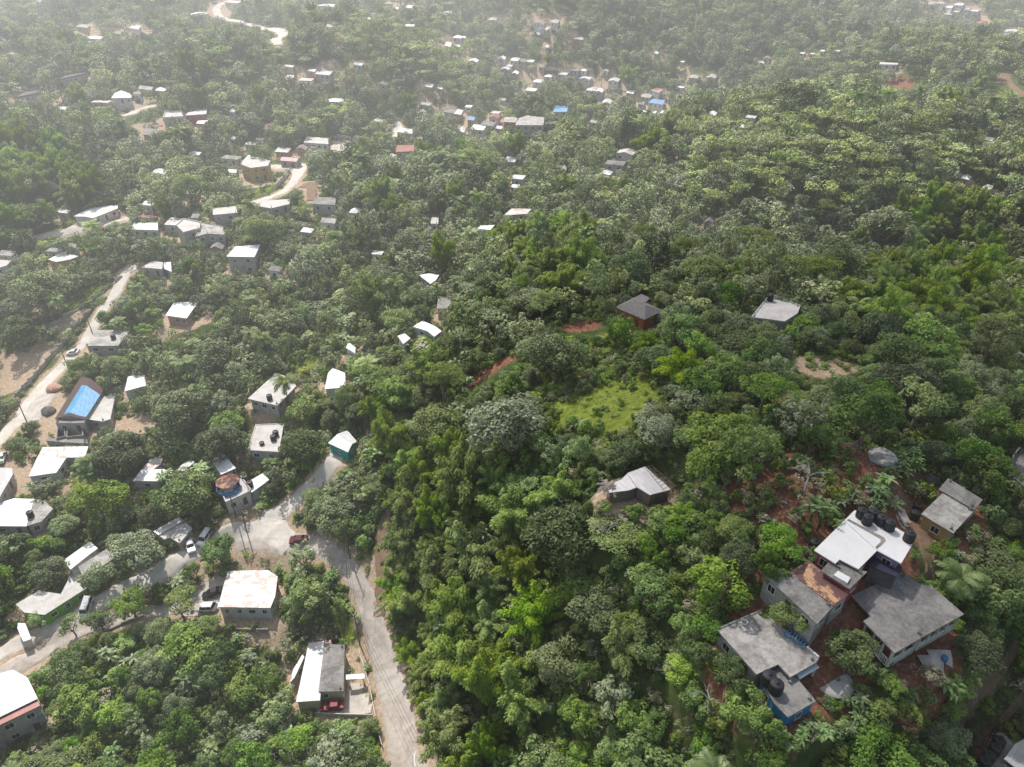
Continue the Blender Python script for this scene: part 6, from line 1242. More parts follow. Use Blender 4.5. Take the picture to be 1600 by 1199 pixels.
# ================================================================== vegetation
FC = [(f.mean(0), np.max(np.linalg.norm(f - f.mean(0), axis=1)), f) for f in FOOT]
FCc = np.array([c for c, r, f in FC]); FCr = np.array([r for c, r, f in FC])
RP = np.concatenate([p for p, w in ROADW]); RWd = np.concatenate([w for p, w in ROADW])
def blocked(x, y, pad=.6):
    d = np.hypot(FCc[:, 0] - x, FCc[:, 1] - y)
    for i in np.where(d < FCr + pad + .5)[0]:
        f = FC[i][2]; c = FC[i][0]; k = 1 + pad / max(1.5, FC[i][1])
        if inpoly(np.array(x), np.array(y), [tuple(q) for q in (c + (f - c) * k)]): return True
    return bool((np.hypot(RP[:, 0] - x, RP[:, 1] - y) < RWd + pad).any())
def covers(x, y, z, width, height):
    """does a plant here hide something the photo shows? fraction of its outline over kept places in front of which it stands"""
    c = np.array([[x, y, z + height * .62]]); px, py, dp = project(c); px, py, dp = float(px[0]), float(py[0]), float(dp[0])
    if dp < 10: return 1.0, px, py, dp
    s = F_PX / dp; rx = width * .5 * s * .92; ry = (width * .5 * .55 + height * .30) * s * .9
    a = np.linspace(0, 6.28, 13)[:-1]
    qx = np.concatenate([px + rx * np.cos(a), px + rx * .55 * np.cos(a + .3), [px]]); qy = np.concatenate([py + ry * np.sin(a), py + ry * .55 * np.sin(a + .3), [py]])
    i = (qx / MC).astype(int); j = (qy / MC).astype(int); m = (i >= 0) & (i < MW) & (j >= 0) & (j < MH)
    if not m.any(): return 0.0, px, py, dp
    k = keep[j[m], i[m]]; hit_ = (k > 0) & (dp < k + width * .25); soft = softkeep[j[m], i[m]] & hit_
    return float((hit_ & ~soft).sum() + soft.sum() * .8) / 25.0, px, py, dp
PLACED = []      # x, y, radius, kind
COUNT = {}
items = []       # individuals waiting to be linked: kind, variant, x, y, z, rot, scale(3), matkey, label, px, py, dep
def nearest_site(x, y):
    d = [math.hypot(sx - x, sy - y) for sx, sy, _ in SITES]; i = int(np.argmin(d)); return i, d[i]
def put(kind, x, y, width, mt=None, label=None, var=None, hs=1.0, cat=None):
    v = PROTO[kind]; var = random.randrange(len(v)) if var is None else var % len(v); s = width / v[var][2]
    z = float(ground(x, y)); items.append([kind, var, x, y, z, random.uniform(0, 6.28), (s * random.uniform(.82, 1.2), s * random.uniform(.82, 1.2), s * hs), mt, label]); PLACED.append((x, y, width * .5)); COUNT[kind] = COUNT.get(kind, 0) + 1
def special(kind, v, px, py, wpx, mt=None, label=None, hs=1.0, var=None, cen=.62):
    """a tree the photo shows singly: px,py is the middle of its crown, wpx the crown width in that view"""
    (x, y), = vw(v, [(px, py)]); w = wpx / VIEWS[v][2]
    p = hit(x, y, 3.0); dep = float(project(p)[2]); W_ = w * dep / F_PX * 1.05; pr = PROTO[kind][0]; hh = pr[3] * W_ / pr[2] * hs
    p = hit(x, y, hh * cen); dep = float(project(p)[2]); W_ = w * dep / F_PX * 1.05
    put(kind, p[0], p[1], W_, mt, label, var, hs)
SP_ = [
 ('mango_tree', 'Z', 690, 665, 100, None, 'big dark round mango tree left of the tallest grey green crown'), ('mango_tree', 'Z', 800, 665, 125, 'lf_grey', 'very large grey green domed tree in the middle of the wood'),
 ('mango_tree', 'J', 760, 545, 400, None, 'broad dark tree at the left edge of the bright clearing'), ('mango_tree', 'J', 1400, 560, 240, None, 'dark round tree at the right edge of the bright clearing'),
 ('mango_tree', 'J', 1390, 1000, 330, 'lf_grey', 'grey green round tree just above the ruined hut'), ('mango_tree', 'K', 1000, 470, 240, None, 'big domed dark tree right of the bare brown clearing'),
 ('broadleaf_tree', 'K', 1120, 715, 290, None, 'large rich green tree below the bare brown clearing'), ('mango_tree', 'K', 640, 405, 150, None, 'dark low tree behind the bare brown clearing'),
 ('mango_tree', 'E', 740, 260, 330, None, 'large olive tree beside the reddish brown yard'), ('mango_tree', 'E', 1190, 510, 350, None, 'large leafy tree left of the turret house'),
 ('mango_tree', 'D', 650, 425, 130, None, 'round dark tree standing in the hill road'), ('mango_tree', 'D', 240, 240, 340, None, 'big dark tree in the green field by the block wall'),
 ('mango_tree', 'D', 1150, 980, 360, None, 'wide dark tree right of the brown yard'), ('mango_tree', 'D', 930, 960, 150, None, 'dark round tree shading the brown yard'),
 ('mango_tree', 'D', 1420, 1080, 210, 'lf_broad', 'leafy round tree left of the pale roofed house'), ('mango_tree', 'D', 730, 720, 160, None, 'dark tree below the grey house by the hill road'),
 ('broadleaf_tree', 'D', 500, 720, 150, None, 'small roadside tree left of the blue tarp'), ('broadleaf_tree', 'D', 860, 220, 160, None, 'rounded tree on the bend of the hill road top'), ('broadleaf_tree', 'D', 830, 370, 150, None, 'leafy tree between the hill road and arched bungalow'), ('broadleaf_tree', 'D', 945, 410, 110, None, 'darker narrow tree left of the arched bungalow'),
 ('broadleaf_tree', 'D', 900, 505, 110, None, 'low rounded bushy tree right of the grey house'), ('broadleaf_tree', 'D', 100, 520, 230, None, 'bushy tree on the bare bank left of hill road'),
 ('mango_tree', 'G', 700, 230, 300, 'lf_mango', 'large dark tree between the pinkish roof and the shed'), ('broadleaf_tree', 'G', 170, 870, 210, None, 'dense green tree at the edge of the junction'), ('mango_tree', 'G', 745, 570, 180, None, 'round dark tree at the corner of the junction road'),
 ('broadleaf_tree', 'H', 710, 150, 300, None, 'big leafy tree between patched roof and winding road'), ('silvery_tree', 'G', 700, 930, 260, None, 'pale grey green tree above the winding road bend'),
 ('broadleaf_tree', 'F', 430, 600, 330, None, 'tall olive tree with layered crown below the lower road'), ('broadleaf_tree', 'F', 480, 790, 290, None, 'olive tree below the tall layered one, right of white block'),
 ('broadleaf_tree', 'F', 1120, 180, 250, 'lf_bright', 'bright yellow green tree hanging over the lower road'), ('broadleaf_tree', 'F', 810, 180, 230, None, 'light green tree between upper and lower roads'),
 ('broadleaf_tree', 'F', 620, 280, 150, None, 'small airy tree on the edge of the lower road'), ('broadleaf_tree', 'F', 445, 310, 190, None, 'yellowish small tree below the lime green wall'), ('broadleaf_tree', 'F', 225, 280, 150, 'lf_bright', 'bright green tree at the end of the lime green house'),
 ('broadleaf_tree', 'F', 1170, 440, 330, None, 'ivy covered tree mound below the parking bay'), ('mango_tree', 'E', 310, 1000, 210, None, 'dark olive tree left of the narrow white house'), ('broadleaf_tree', 'E', 630, 1040, 220, 'lf_grey', 'round grey green tree above the parked minivan'),
 ('broadleaf_tree', 'E', 870, 880, 290, 'lf_grey', 'sprawling pale tree left of the roadside bungalow'), ('broadleaf_tree', 'E', 1370, 880, 230, None, 'dark glossy tree right of the parked white car'), ('broadleaf_tree', 'E', 600, 560, 300, None, 'tangled tree behind the white slab house'),
 ('broadleaf_tree', 'E', 310, 480, 130, 'lf_grey', 'thin pale tree in front of the rust striped house'),
 ('broadleaf_tree', 'I', 700, 700, 130, 'lf_bright', 'small bright yellow green tree right of the white cottage'), ('shrub', 'I', 390, 720, 110, 'lf_yellow', 'glowing yellow bush behind the pale roofed house'),
 ('broadleaf_tree', 'I', 1270, 790, 130, 'lf_bush', 'fresh green tree in the middle of the dark wood'), ('mango_tree', 'I', 400, 940, 210, None, 'brownish olive tree right of the coconut palm'), ('mango_tree', 'I', 720, 960, 190, None, 'dark olive tree left of the big mango'),
 ('broadleaf_tree', 'L', 990, 940, 240, 'lf_bush', 'light green leafy tree right of the deep wood'), ('broadleaf_tree', 'O', 80, 590, 250, 'lf_bright', 'bright lime tree at the edge of the deep wood'),
 ('broadleaf_tree', 'O', 420, 620, 230, None, 'leafy tree below left wall of the grey flat house'), ('broadleaf_tree', 'O', 480, 830, 330, None, 'wide green tree left of the low blue annex'), ('broadleaf_tree', 'O', 250, 1060, 260, None, 'green tree at the bottom below the blue annex'),
 ('mango_tree', 'O', 1300, 1110, 480, 'lf_broad', 'very wide yellow olive tree on the bottom edge'), ('mango_tree', 'P', 880, 960, 370, 'lf_grey', 'domed pale green tree beside the lower path'), ('broadleaf_tree', 'P', 580, 740, 220, 'lf_bright', 'yellow green tree with rust coloured leaves near palm clumps'),
 ('broadleaf_tree', 'P', 560, 840, 240, 'lf_rusty', 'rust orange leaved tree under the yellow green one'), ('broadleaf_tree', 'P', 510, 570, 170, 'lf_bright', 'light yellow green tree below the maroon house'), ('mango_tree', 'P', 1140, 290, 380, 'lf_mango', 'large olive tree right of the maroon house yard'),
 ('broadleaf_tree', 'P', 930, 740, 220, 'lf_bright', 'yellow green tree above the domed pale tree'), ('shrub', 'P', 1420, 870, 180, 'lf_yellow', 'yellow bush beside the tank terrace'), ('silvery_tree', 'P', 770, 490, 220, 'lf_dry', 'pale dry tree on the yard of the maroon house'),
 ('broadleaf_tree', 'N', 660, 820, 330, None, 'dense green tree between the cistern and maroon house'), ('broadleaf_tree', 'N', 270, 570, 270, None, 'low leafy tree in front of the long grey house'), ('silvery_tree', 'Q', 870, 930, 200, None, 'pale silvery tree in the deep wood'),
 ('spreading_tree', 'K', 620, 100, 270, None, 'wide flat feathery tree above the white ridge house'), ('spreading_tree', 'B', 610, 745, 230, 'lf_feather', 'dark stemmed umbrella tree in the central valley'), ('spreading_tree', 'C', 350, 1120, 240, 'lf_feather', 'bright feathery flat tree at the left foot of the hill'),
 ('broadleaf_tree', 'K', 490, 715, 90, 'lf_rusty', 'orange brown dead leaved tree in the green slope'), ('broadleaf_tree', 'B', 970, 430, 50, 'lf_bright', 'small glowing yellow green tree in the far village'), ('broadleaf_tree', 'A', 200, 1140, 74, 'lf_yellow', 'yellow orange tree at the left by the valley road'),
 ('mango_tree', 'A', 570, 620, 120, None, 'very dark round tree below the far white villa'), ('mango_tree', 'A', 870, 870, 180, 'lf_feather', 'rounded yellowish tree crowd left of the yellow villa'), ('broadleaf_tree', 'C', 960, 1050, 250, 'lf_grey', 'pale grey crowned tree at the foot of the feathery hill'),
 ('broadleaf_tree', 'D', 1200, 120, 200, None, 'green tree right of the block house at road top'), ('mango_tree', 'A', 1210, 1060, 200, None, 'grey dark tree above the tall grey walled house'), ('broadleaf_tree', 'M', 1080, 680, 150, None, 'round green tree right of the dirt path'),
 ('broadleaf_tree', 'M', 1390, 230, 290, None, 'dark leafy tree left of the unfinished block house'), ('broadleaf_tree', 'M', 160, 640, 250, None, 'bushy green tree left of the bright white roof'), ('mango_tree', 'L', 1230, 760, 260, 'lf_broad', 'green tree below the red clearing'),
 ('coconut_palm', 'M', 1215, 890, 250, None, 'coconut palm with drooping fronds beside the maroon house'), ('coconut_palm', 'I', 265, 830, 160, None, 'tall coconut palm in front of the pale roofed house'), ('coconut_palm', 'D', 355, 350, 120, None, 'coconut palm in front of the green field'),
 ('coconut_palm', 'E', 600, 350, 170, None, 'coconut palm beside the rust striped house'), ('coconut_palm', 'K', 660, 175, 110, None, 'coconut palm behind the white ridge house'), ('coconut_palm', 'B', 300, 830, 80, None, 'coconut palm in the hollow left of centre'), ('coconut_palm', 'B', 250, 870, 70, None, 'lower coconut palm in the hollow left of centre'), ('coconut_palm', 'A', 430, 1070, 80, None, 'coconut palm beside the valley road'),
 ('coconut_palm', 'A', 580, 1080, 80, None, 'coconut palm left of the low white flat roof'), ('coconut_palm', 'A', 285, 1145, 70, None, 'coconut palm at the left by the small grey roofs'), ('coconut_palm', 'E', 560, 430, 120, None, 'shorter coconut palm below the rust striped house')]
for (x, y, w) in [(650, 150, 190), (420, 90, 150), (110, 160, 200), (70, 330, 180), (330, 350, 230), (480, 230, 190), (200, 440, 170), (40, 500, 150), (95, 560, 160), (290, 560, 200), (210, 560, 160), (395, 500, 150), (400, 640, 170), (300, 760, 200), (430, 760, 140), (90, 430, 150), (500, 290, 150)]:
    SP_.append(('bamboo_clump', 'Q', x, y, w, None, None))
for a_ in SP_: special(*a_[:5], a_[5], a_[6])
BAN = [('M', 890, 60), ('M', 950, 110), ('M', 860, 140), ('M', 800, 220), ('M', 740, 260), ('M', 860, 200), ('M', 700, 310), ('M', 760, 330), ('M', 810, 400), ('M', 720, 400), ('M', 540, 370), ('M', 600, 360), ('M', 480, 390), ('M', 260, 130), ('M', 1190, 690), ('M', 1150, 740),
       ('P', 300, 880), ('P', 220, 700), ('P', 340, 800), ('P', 260, 960), ('P', 640, 960), ('P', 200, 800), ('P', 650, 620), ('O', 760, 1040), ('O', 990, 960), ('O', 900, 920), ('O', 1090, 960), ('O', 840, 990), ('O', 740, 990), ('O', 1180, 800), ('O', 1270, 960),
       ('H', 200, 420), ('H', 420, 560), ('H', 330, 480), ('H', 560, 600), ('H', 120, 1000), ('H', 60, 900), ('H', 160, 940), ('H', 560, 200), ('H', 700, 400), ('F', 680, 1020), ('F', 700, 1080), ('F', 1250, 930), ('F', 1330, 1000), ('F', 1400, 900), ('F', 1280, 1100), ('F', 1430, 1080),
       ('E', 950, 170), ('E', 1130, 130), ('E', 1000, 560), ('E', 700, 690), ('E', 620, 740), ('E', 760, 700), ('E', 930, 640), ('E', 480, 790), ('E', 100, 740), ('E', 800, 450), ('E', 1150, 380), ('E', 1540, 340), ('G', 370, 300), ('G', 440, 320), ('G', 520, 300), ('G', 560, 420), ('G', 480, 560), ('G', 420, 600), ('G', 920, 430), ('G', 740, 660), ('H', 890, 60), ('H', 870, 130),
       ('J', 220, 700), ('J', 180, 760), ('J', 910, 960), ('J', 280, 790), ('I', 540, 520), ('I', 600, 500), ('I', 500, 580), ('I', 640, 480), ('I', 340, 590), ('I', 560, 800), ('L', 250, 90), ('L', 110, 390), ('K', 560, 960), ('K', 1030, 920), ('K', 1560, 620), ('K', 560, 340)]
for v, x, y in BAN: special('banana_plant', v, x, y, random.uniform(85, 120) * VIEWS[v][2] / 4 * (1.1 if v in 'MPO' else .62))
# zones of tree kinds (photo pixels) and their mix
KZ = [([(600, 700), (690, 690), (810, 760), (830, 900), (880, 1000), (760, 1199), (640, 1199), (640, 1080), (600, 980), (590, 800)], dict(bamboo_clump=.85, broadleaf_tree=.15)),
      ([(760, 860), (1040, 860), (1090, 1000), (1060, 1199), (740, 1199), (860, 1000)], dict(broadleaf_tree=.72, mango_tree=.08, bamboo_clump=.06, spreading_tree=.08, silvery_tree=.06)),
      ([(500, 230), (760, 230), (760, 400), (480, 400)], dict(mango_tree=.35, broadleaf_tree=.35, silvery_tree=.1, coconut_palm=.12, bamboo_clump=.08)),
      ([(840, 20), (1420, 20), (1380, 110), (860, 110)], dict(mango_tree=.75, broadleaf_tree=.2, coconut_palm=.05)),  # dark trees massed here to stand in for the far slope's shade
      ([(1060, 350), (1130, 330), (1330, 345), (1350, 440), (1200, 430), (1080, 420)], dict(mango_tree=.6, broadleaf_tree=.25, silvery_tree=.15)),  # mostly dark crowns, so leaf colour imitates the shaded valley side
      ([(1340, 330), (1620, 320), (1620, 540), (1420, 570), (1320, 470)], dict(bamboo_clump=.5, broadleaf_tree=.3, mango_tree=.1, silvery_tree=.1)),
      ([(-20, 230), (120, 240), (170, 340), (-20, 380)], dict(bamboo_clump=.5, broadleaf_tree=.3, mango_tree=.2)),
      ([(560, 350), (920, 350), (920, 430), (620, 420)], dict(bamboo_clump=.3, broadleaf_tree=.6, mango_tree=.1)),
      ([(1060, 200), (1200, 180), (1480, 195), (1600, 260), (1560, 330), (1080, 330)], dict(spreading_tree=.6, broadleaf_tree=.25, mango_tree=.1, silvery_tree=.05)),
      ([(140, 1000), (620, 950), (620, 1199), (100, 1199)], dict(broadleaf_tree=.62, banana_plant=.12, mango_tree=.08, silvery_tree=.18)),
      ([(560, 20), (740, 60), (700, 160), (540, 120)], dict(spreading_tree=.6, broadleaf_tree=.4)),
      ([(1080, 640), (1560, 640), (1620, 1220), (1040, 1220)], dict(broadleaf_tree=.72, mango_tree=.2, silvery_tree=.04, banana_plant=.04)),
      ([(-50, 400), (560, 400), (560, 1000), (-50, 1000)], dict(broadleaf_tree=.48, mango_tree=.32, silvery_tree=.12, banana_plant=.06, coconut_palm=.05))]
DEF = dict(mango_tree=.35, broadleaf_tree=.43, silvery_tree=.10, spreading_tree=.08, bamboo_clump=.03, coconut_palm=.03)
WID = dict(mango_tree=(5.5, 13), broadleaf_tree=(4.2, 12), silvery_tree=(4.5, 9), spreading_tree=(8, 14), bamboo_clump=(7.5, 12.5), coconut_palm=(5, 7), banana_plant=(2.8, 4.4), shrub=(1.8, 3.6), dry_shrub=(1.8, 3.5))
CAP = 285
far_pts = []     # x,y,z,scale,rot,index for the far forest
LODI = dict(mango_tree=[0, 1, 2, 3], broadleaf_tree=[4, 5, 6, 7], spreading_tree=[8, 9], silvery_tree=[10, 11], bamboo_clump=[12, 13], coconut_palm=[14], banana_plant=[15, 16])
LODW = {0: 9.2, 1: 9.2, 2: 9.2, 3: 9.2, 4: 8.2, 5: 8.2, 6: 8.2, 7: 8.2, 8: 10.9, 9: 10.9, 10: 8, 11: 8, 12: 11, 13: 11, 14: 7, 15: 5, 16: 5}
cell = {}
def add_cell(x, y, r): cell.setdefault((int(x // 8), int(y // 8)), []).append((x, y, r))
for x, y, r in PLACED: add_cell(x, y, r)
def close(x, y, r, k):
    ci, cj = int(x // 8), int(y // 8)
    for i in (-1, 0, 1):
        for j in (-1, 0, 1):
            for (a, b, q) in cell.get((ci + i, cj + j), ()):
                if (a - x) ** 2 + (b - y) ** 2 < (k * (r + q)) ** 2: return True
    return False
def pick(mix):
    r = random.random() * sum(mix.values())
    for k, w in mix.items():
        r -= w
        if r <= 0: return k
    return k
def in_frame(px, py, dp, m=60): return dp > 20 and -m < px < 1600 + m and -m < py < 1199 + m
# candidates from near to far on a jittered grid, biggest trees first
cand = []
step = 3.1
for yy in np.arange(-10, 260, step):
    half = 100 + max(0, yy) * .85
    for xx in np.arange(-half, half, step): cand.append((xx + random.uniform(-1.5, 1.5), yy + random.uniform(-1.5, 1.5)))
random.shuffle(cand)
near_list = []
for pas, kk in ((0, .62), (1, .50), (2, .46)):
    for (x, y) in cand:
        z = float(ground(x, y)); px, py, dp = project([x, y, z + 4.0]); px, py, dp = float(px), float(py), float(dp)
        if dp < 20 or abs(px - 800) > 1150 or py > 1500: continue
        mix = DEF
        for poly, mx_ in KZ:
            if inpoly(np.array(px), np.array(py), poly): mix = mx_; break
        kd = pick(mix); lo, hi = WID[kd]; w = random.uniform(lo, hi) * (1.0, .7, .5)[pas]
        redz = inpoly(np.array(px), np.array(py), RED) or inpoly(np.array(px), np.array(py), CLEAR)
        if redz: kd = random.choice(['shrub', 'dry_shrub', 'shrub']); w = random.uniform(1.6, 3.4); 
        if redz and random.random() < .62: continue
        if close(x, y, w / 2, kk) or blocked(x, y, .5): continue
        okk = False
        for sc in (1, .7, .48):
            pr = PROTO[kd][0]; cv = covers(x, y, z, w * sc, pr[3] * w * sc / pr[2])[0]
            if cv <= .035: okk = True; break
        if not okk:
            kd = 'shrub'; w = random.uniform(1.8, 3.0); sc = 1
            if covers(x, y, z, w, w)[0] > .035: continue
        if kd not in ('shrub', 'dry_shrub', 'banana_plant') and w * sc < 3.2: kd = 'shrub'
        w *= sc; add_cell(x, y, w / 2); near_list.append((dp, px, py, kd, x, y, z, w))
near_list.sort()
used = dict(COUNT)
for dp, px, py, kd, x, y, z, w in near_list:
    if in_frame(px, py, dp) and used.get(kd, 0) < CAP: put(kd, x, y, w, hs=random.uniform(.7, 1.5)); used[kd] = used.get(kd, 0) + 1
    else:
        li = random.choice(LODI.get(kd, [17, 18, 19])); s = w / LODW.get(li, 3.4); far_pts.append((x, y, z, s, random.uniform(0, 6.28), li))
# the forest beyond
yy = 258.0
while yy < 1500:
    step = 5.3 + (yy - 258) * .006 + (max(0, yy - 900) * .012); half = 120 + yy * .88
    for xx in np.arange(-half, half, step):
        x = xx + random.uniform(-.5, .5) * step; y = yy + random.uniform(-.5, .5) * step; z = float(ground(x, y))
        px, py, dp = project([x, y, z + 4.0]); px, py, dp = float(px), float(py), float(dp); mix = DEF
        for poly, mx_ in KZ[2:11]:
            if inpoly(np.array(px), np.array(py), poly): mix = mx_; break
        kd = pick(mix); lo, hi = WID[kd]; w = random.uniform(lo, hi) * (1.08 + max(0, yy - 700) * .0006)
        if blocked(x, y, .8): continue
        okk = False
        for sc in (1, .65):
            pr = PROTO[kd][0]
            if covers(x, y, z, w * sc, pr[3] * w * sc / pr[2])[0] <= .035: okk = True; break
        if not okk: continue
        li = random.choice(LODI[kd]); far_pts.append((x, y, z, w * sc / LODW[li], random.uniform(0, 6.28), li))
    yy += step * .9
# undergrowth between the trees
under = []
yy = -10.0
while yy < 420:
    step = 1.9 + max(0, yy - 120) * .012; half = 90 + max(0, yy) * .82
    for xx in np.arange(-half, half, step):
        x = xx + random.uniform(-.6, .6) * step; y = yy + random.uniform(-.6, .6) * step; z = float(ground(x, y)); w = random.uniform(1.4, 4.0)
        cv, px, py, dp = covers(x, y, z, w, w * .7)
        if cv > .035 or dp < 20 or blocked(x, y, .35): continue
        if inpoly(np.array(px), np.array(py), RED) and random.random() < .62: continue
        under.append((x, y, z - .1, w / 3.3, random.uniform(0, 6.28), random.choice([17, 18, 19, 17, 18, 19, 20, 21]) if random.random() < .985 else 16))
    yy += step
# short tufts and grass on the open patches
for zn, cnt_, idx in (('grass', 90, [17, 21, 21, 17, 21]), ('pale', 14, [20, 20, 17])):
    for poly in ZONES[zn]:
        W2 = np.array([hit(*q)[:2] for q in poly]); a0_, a1_ = W2.min(0), W2.max(0); n_ = int(np.prod(a1_ - a0_) / (2.2 if zn == 'grass' else 12))
        for _ in range(min(n_, 1500)):
            x, y = random.uniform(a0_[0], a1_[0]), random.uniform(a0_[1], a1_[1])
            if inpoly(np.array(x), np.array(y), [tuple(q) for q in W2]) and not blocked(x, y, .2): under.append((x, y, float(ground(x, y)) - .15, random.choice([.15, .2, .3, .4, .6] if zn == 'grass' else [.1, .14, .2]) * random.uniform(.7, 1.2), random.uniform(0, 6.28), random.choice(idx)))
print('individual plants', len(items), {k: sum(1 for i in items if i[0] == k) for k in PROTO}, 'far', len(far_pts), 'under', len(under))

# ---- link the individuals with labels that tell them apart
TONE = {'lf_grey': 'grey green', 'lf_bright': 'yellow green', 'lf_rusty': 'rusty', 'lf_yellow': 'yellow', 'lf_feather': 'feathery', 'lf_broad': 'mid green', 'lf_bush': 'fresh green', 'lf_dry': 'dry', 'lf_mango': 'dark'}
NM = dict(mango_tree='dense dark round tree', broadleaf_tree='leafy mid green tree', spreading_tree='flat feathery tree', silvery_tree='pale silvery tree', bamboo_clump='fluffy bamboo clump', coconut_palm='coconut palm', banana_plant='banana plant clump', shrub='low green bush', dry_shrub='dry twiggy bush')
GRP = dict(mango_tree='dense dark trees of the wood', broadleaf_tree='leafy trees of the wood', spreading_tree='flat feathery trees of the wood', silvery_tree='pale silvery trees of the wood', bamboo_clump='bamboo clumps of the wood', coconut_palm='coconut palms among the houses', banana_plant='banana plants among the houses', shrub='bushes on the slopes', dry_shrub='dry bushes on the slopes')
rank = {}
lab_todo = []
for it in items:
    if it[8]: continue
    i, d = nearest_site(it[2], it[3]); sx, sy, sn = SITES[i]; ux, uy = it[2] - sx, it[3] - sy
    dirn = ('right of' if ux > 0 else 'left of') if abs(ux) > abs(uy) else ('behind' if uy > 0 else 'before')
    lab_todo.append((d, it, sn, dirn, (it[0], sn, dirn)))
lab_todo.sort(key=lambda q: q[0])
for d, it, sn, dirn, key in lab_todo:
    k = rank.get(key, 0); rank[key] = k + 1
    if k < 6: it[8] = '%s, %s %s %s' % (NM[it[0]], ['nearest', 'second nearest', 'third nearest', 'fourth nearest', 'fifth nearest', 'sixth nearest'][k], dirn, sn)
    else: it[8] = '%s farther off %s %s' % (NM[it[0]], dirn, sn)
def individual(it):
    kind, var, x, y, z, rz, s, mt, label = it; cm, tm, w, h = PROTO[kind][var]; dep = float(project([x, y, z])[2])
    if kind in ('shrub', 'dry_shrub') or dep > 175:
        o = bpy.data.objects.new(kind, WHOLE[kind][var]); link(o); r = o; co = o
        o.location = (x, y, z); o.rotation_euler = (0, 0, rz); o.scale = s
    else:
        r = empty(kind, (x, y, z), rz); r.scale = s
        co = bpy.data.objects.new('crown' if kind not in ('banana_plant',) else 'leaves', cm); link(co); co.parent = r
        to = bpy.data.objects.new('culms' if kind == 'bamboo_clump' else 'stem' if kind == 'banana_plant' else 'trunk', tm); link(to); to.parent = r
    tag(r, label, 'bush' if 'shrub' in kind else 'palm' if kind == 'coconut_palm' else 'bamboo' if kind == 'bamboo_clump' else 'banana plant' if kind == 'banana_plant' else 'tree', GRP[kind])
    if mt: co.material_slots[0].link = 'OBJECT'; co.material_slots[0].material = M[mt]
for it in items: individual(it)
# dead branches and bare trees
def bare(v, p, size, label, hz=.4, seed=0):
    (x, y), = vw(v, [p]); q = hit(x, y, 4.0) - np.array([0, 0, 1.5]); g = np.random.default_rng(seed); t = empty('dead_tree', tuple(q)); tag(t, label, 'dead tree'); tr = MB(); top = np.array([g.normal() * .9, g.normal() * .9, 4.6]); tr.tube([(0, 0, -.5), top], [.22, .14], 6); tr.build('trunk', M['deadwood'], t, True)
    mb = MB()
    def grow(p0, d, ln, r, dep_):
        pts = [p0]; 
        for _ in range(4): d = unit(d + g.normal(size=3) * .28); pts.append(pts[-1] + d * ln / 4)
        mb.tube(pts, [r * (1 - .16 * k) for k in range(5)], 5)
        if dep_ > 0:
            for _ in range(3): grow(pts[g.integers(2, 5)], unit(d + g.normal(size=3) * .75), ln * .62, r * .5, dep_ - 1)
    for _ in range(4): grow(top, unit(g.normal(size=3) * [1, 1, hz] + [0, 0, hz]), size, .11, 2)
    mb.build('branches', M['deadwood'], t, True)
bare('Q', (200, 795), 3.4, 'bleached bare branches reaching toward the winding road', .3, 3); bare('Q', (650, 245), 2.6, 'bare white twigs below the ruined hut', .5, 4); bare('Q', (850, 285), 2.2, 'bare leaning trunk below the ruined hut, right one', .7, 5)
bare('M', (310, 250), 2.0, 'dead pale bush beside the pipe on the red slope', .5, 6); bare('H', (690, 1040), 3.0, 'bare thin branches over the bottom trees left of the road', .5, 8); bare('L', (110, 640), 2.0, 'pale dead twigs left of the ruined hut', .5, 9); bare('O', (320, 720), 1.8, 'bare grey tree in front of the grey flat roofed house', .8, 10)

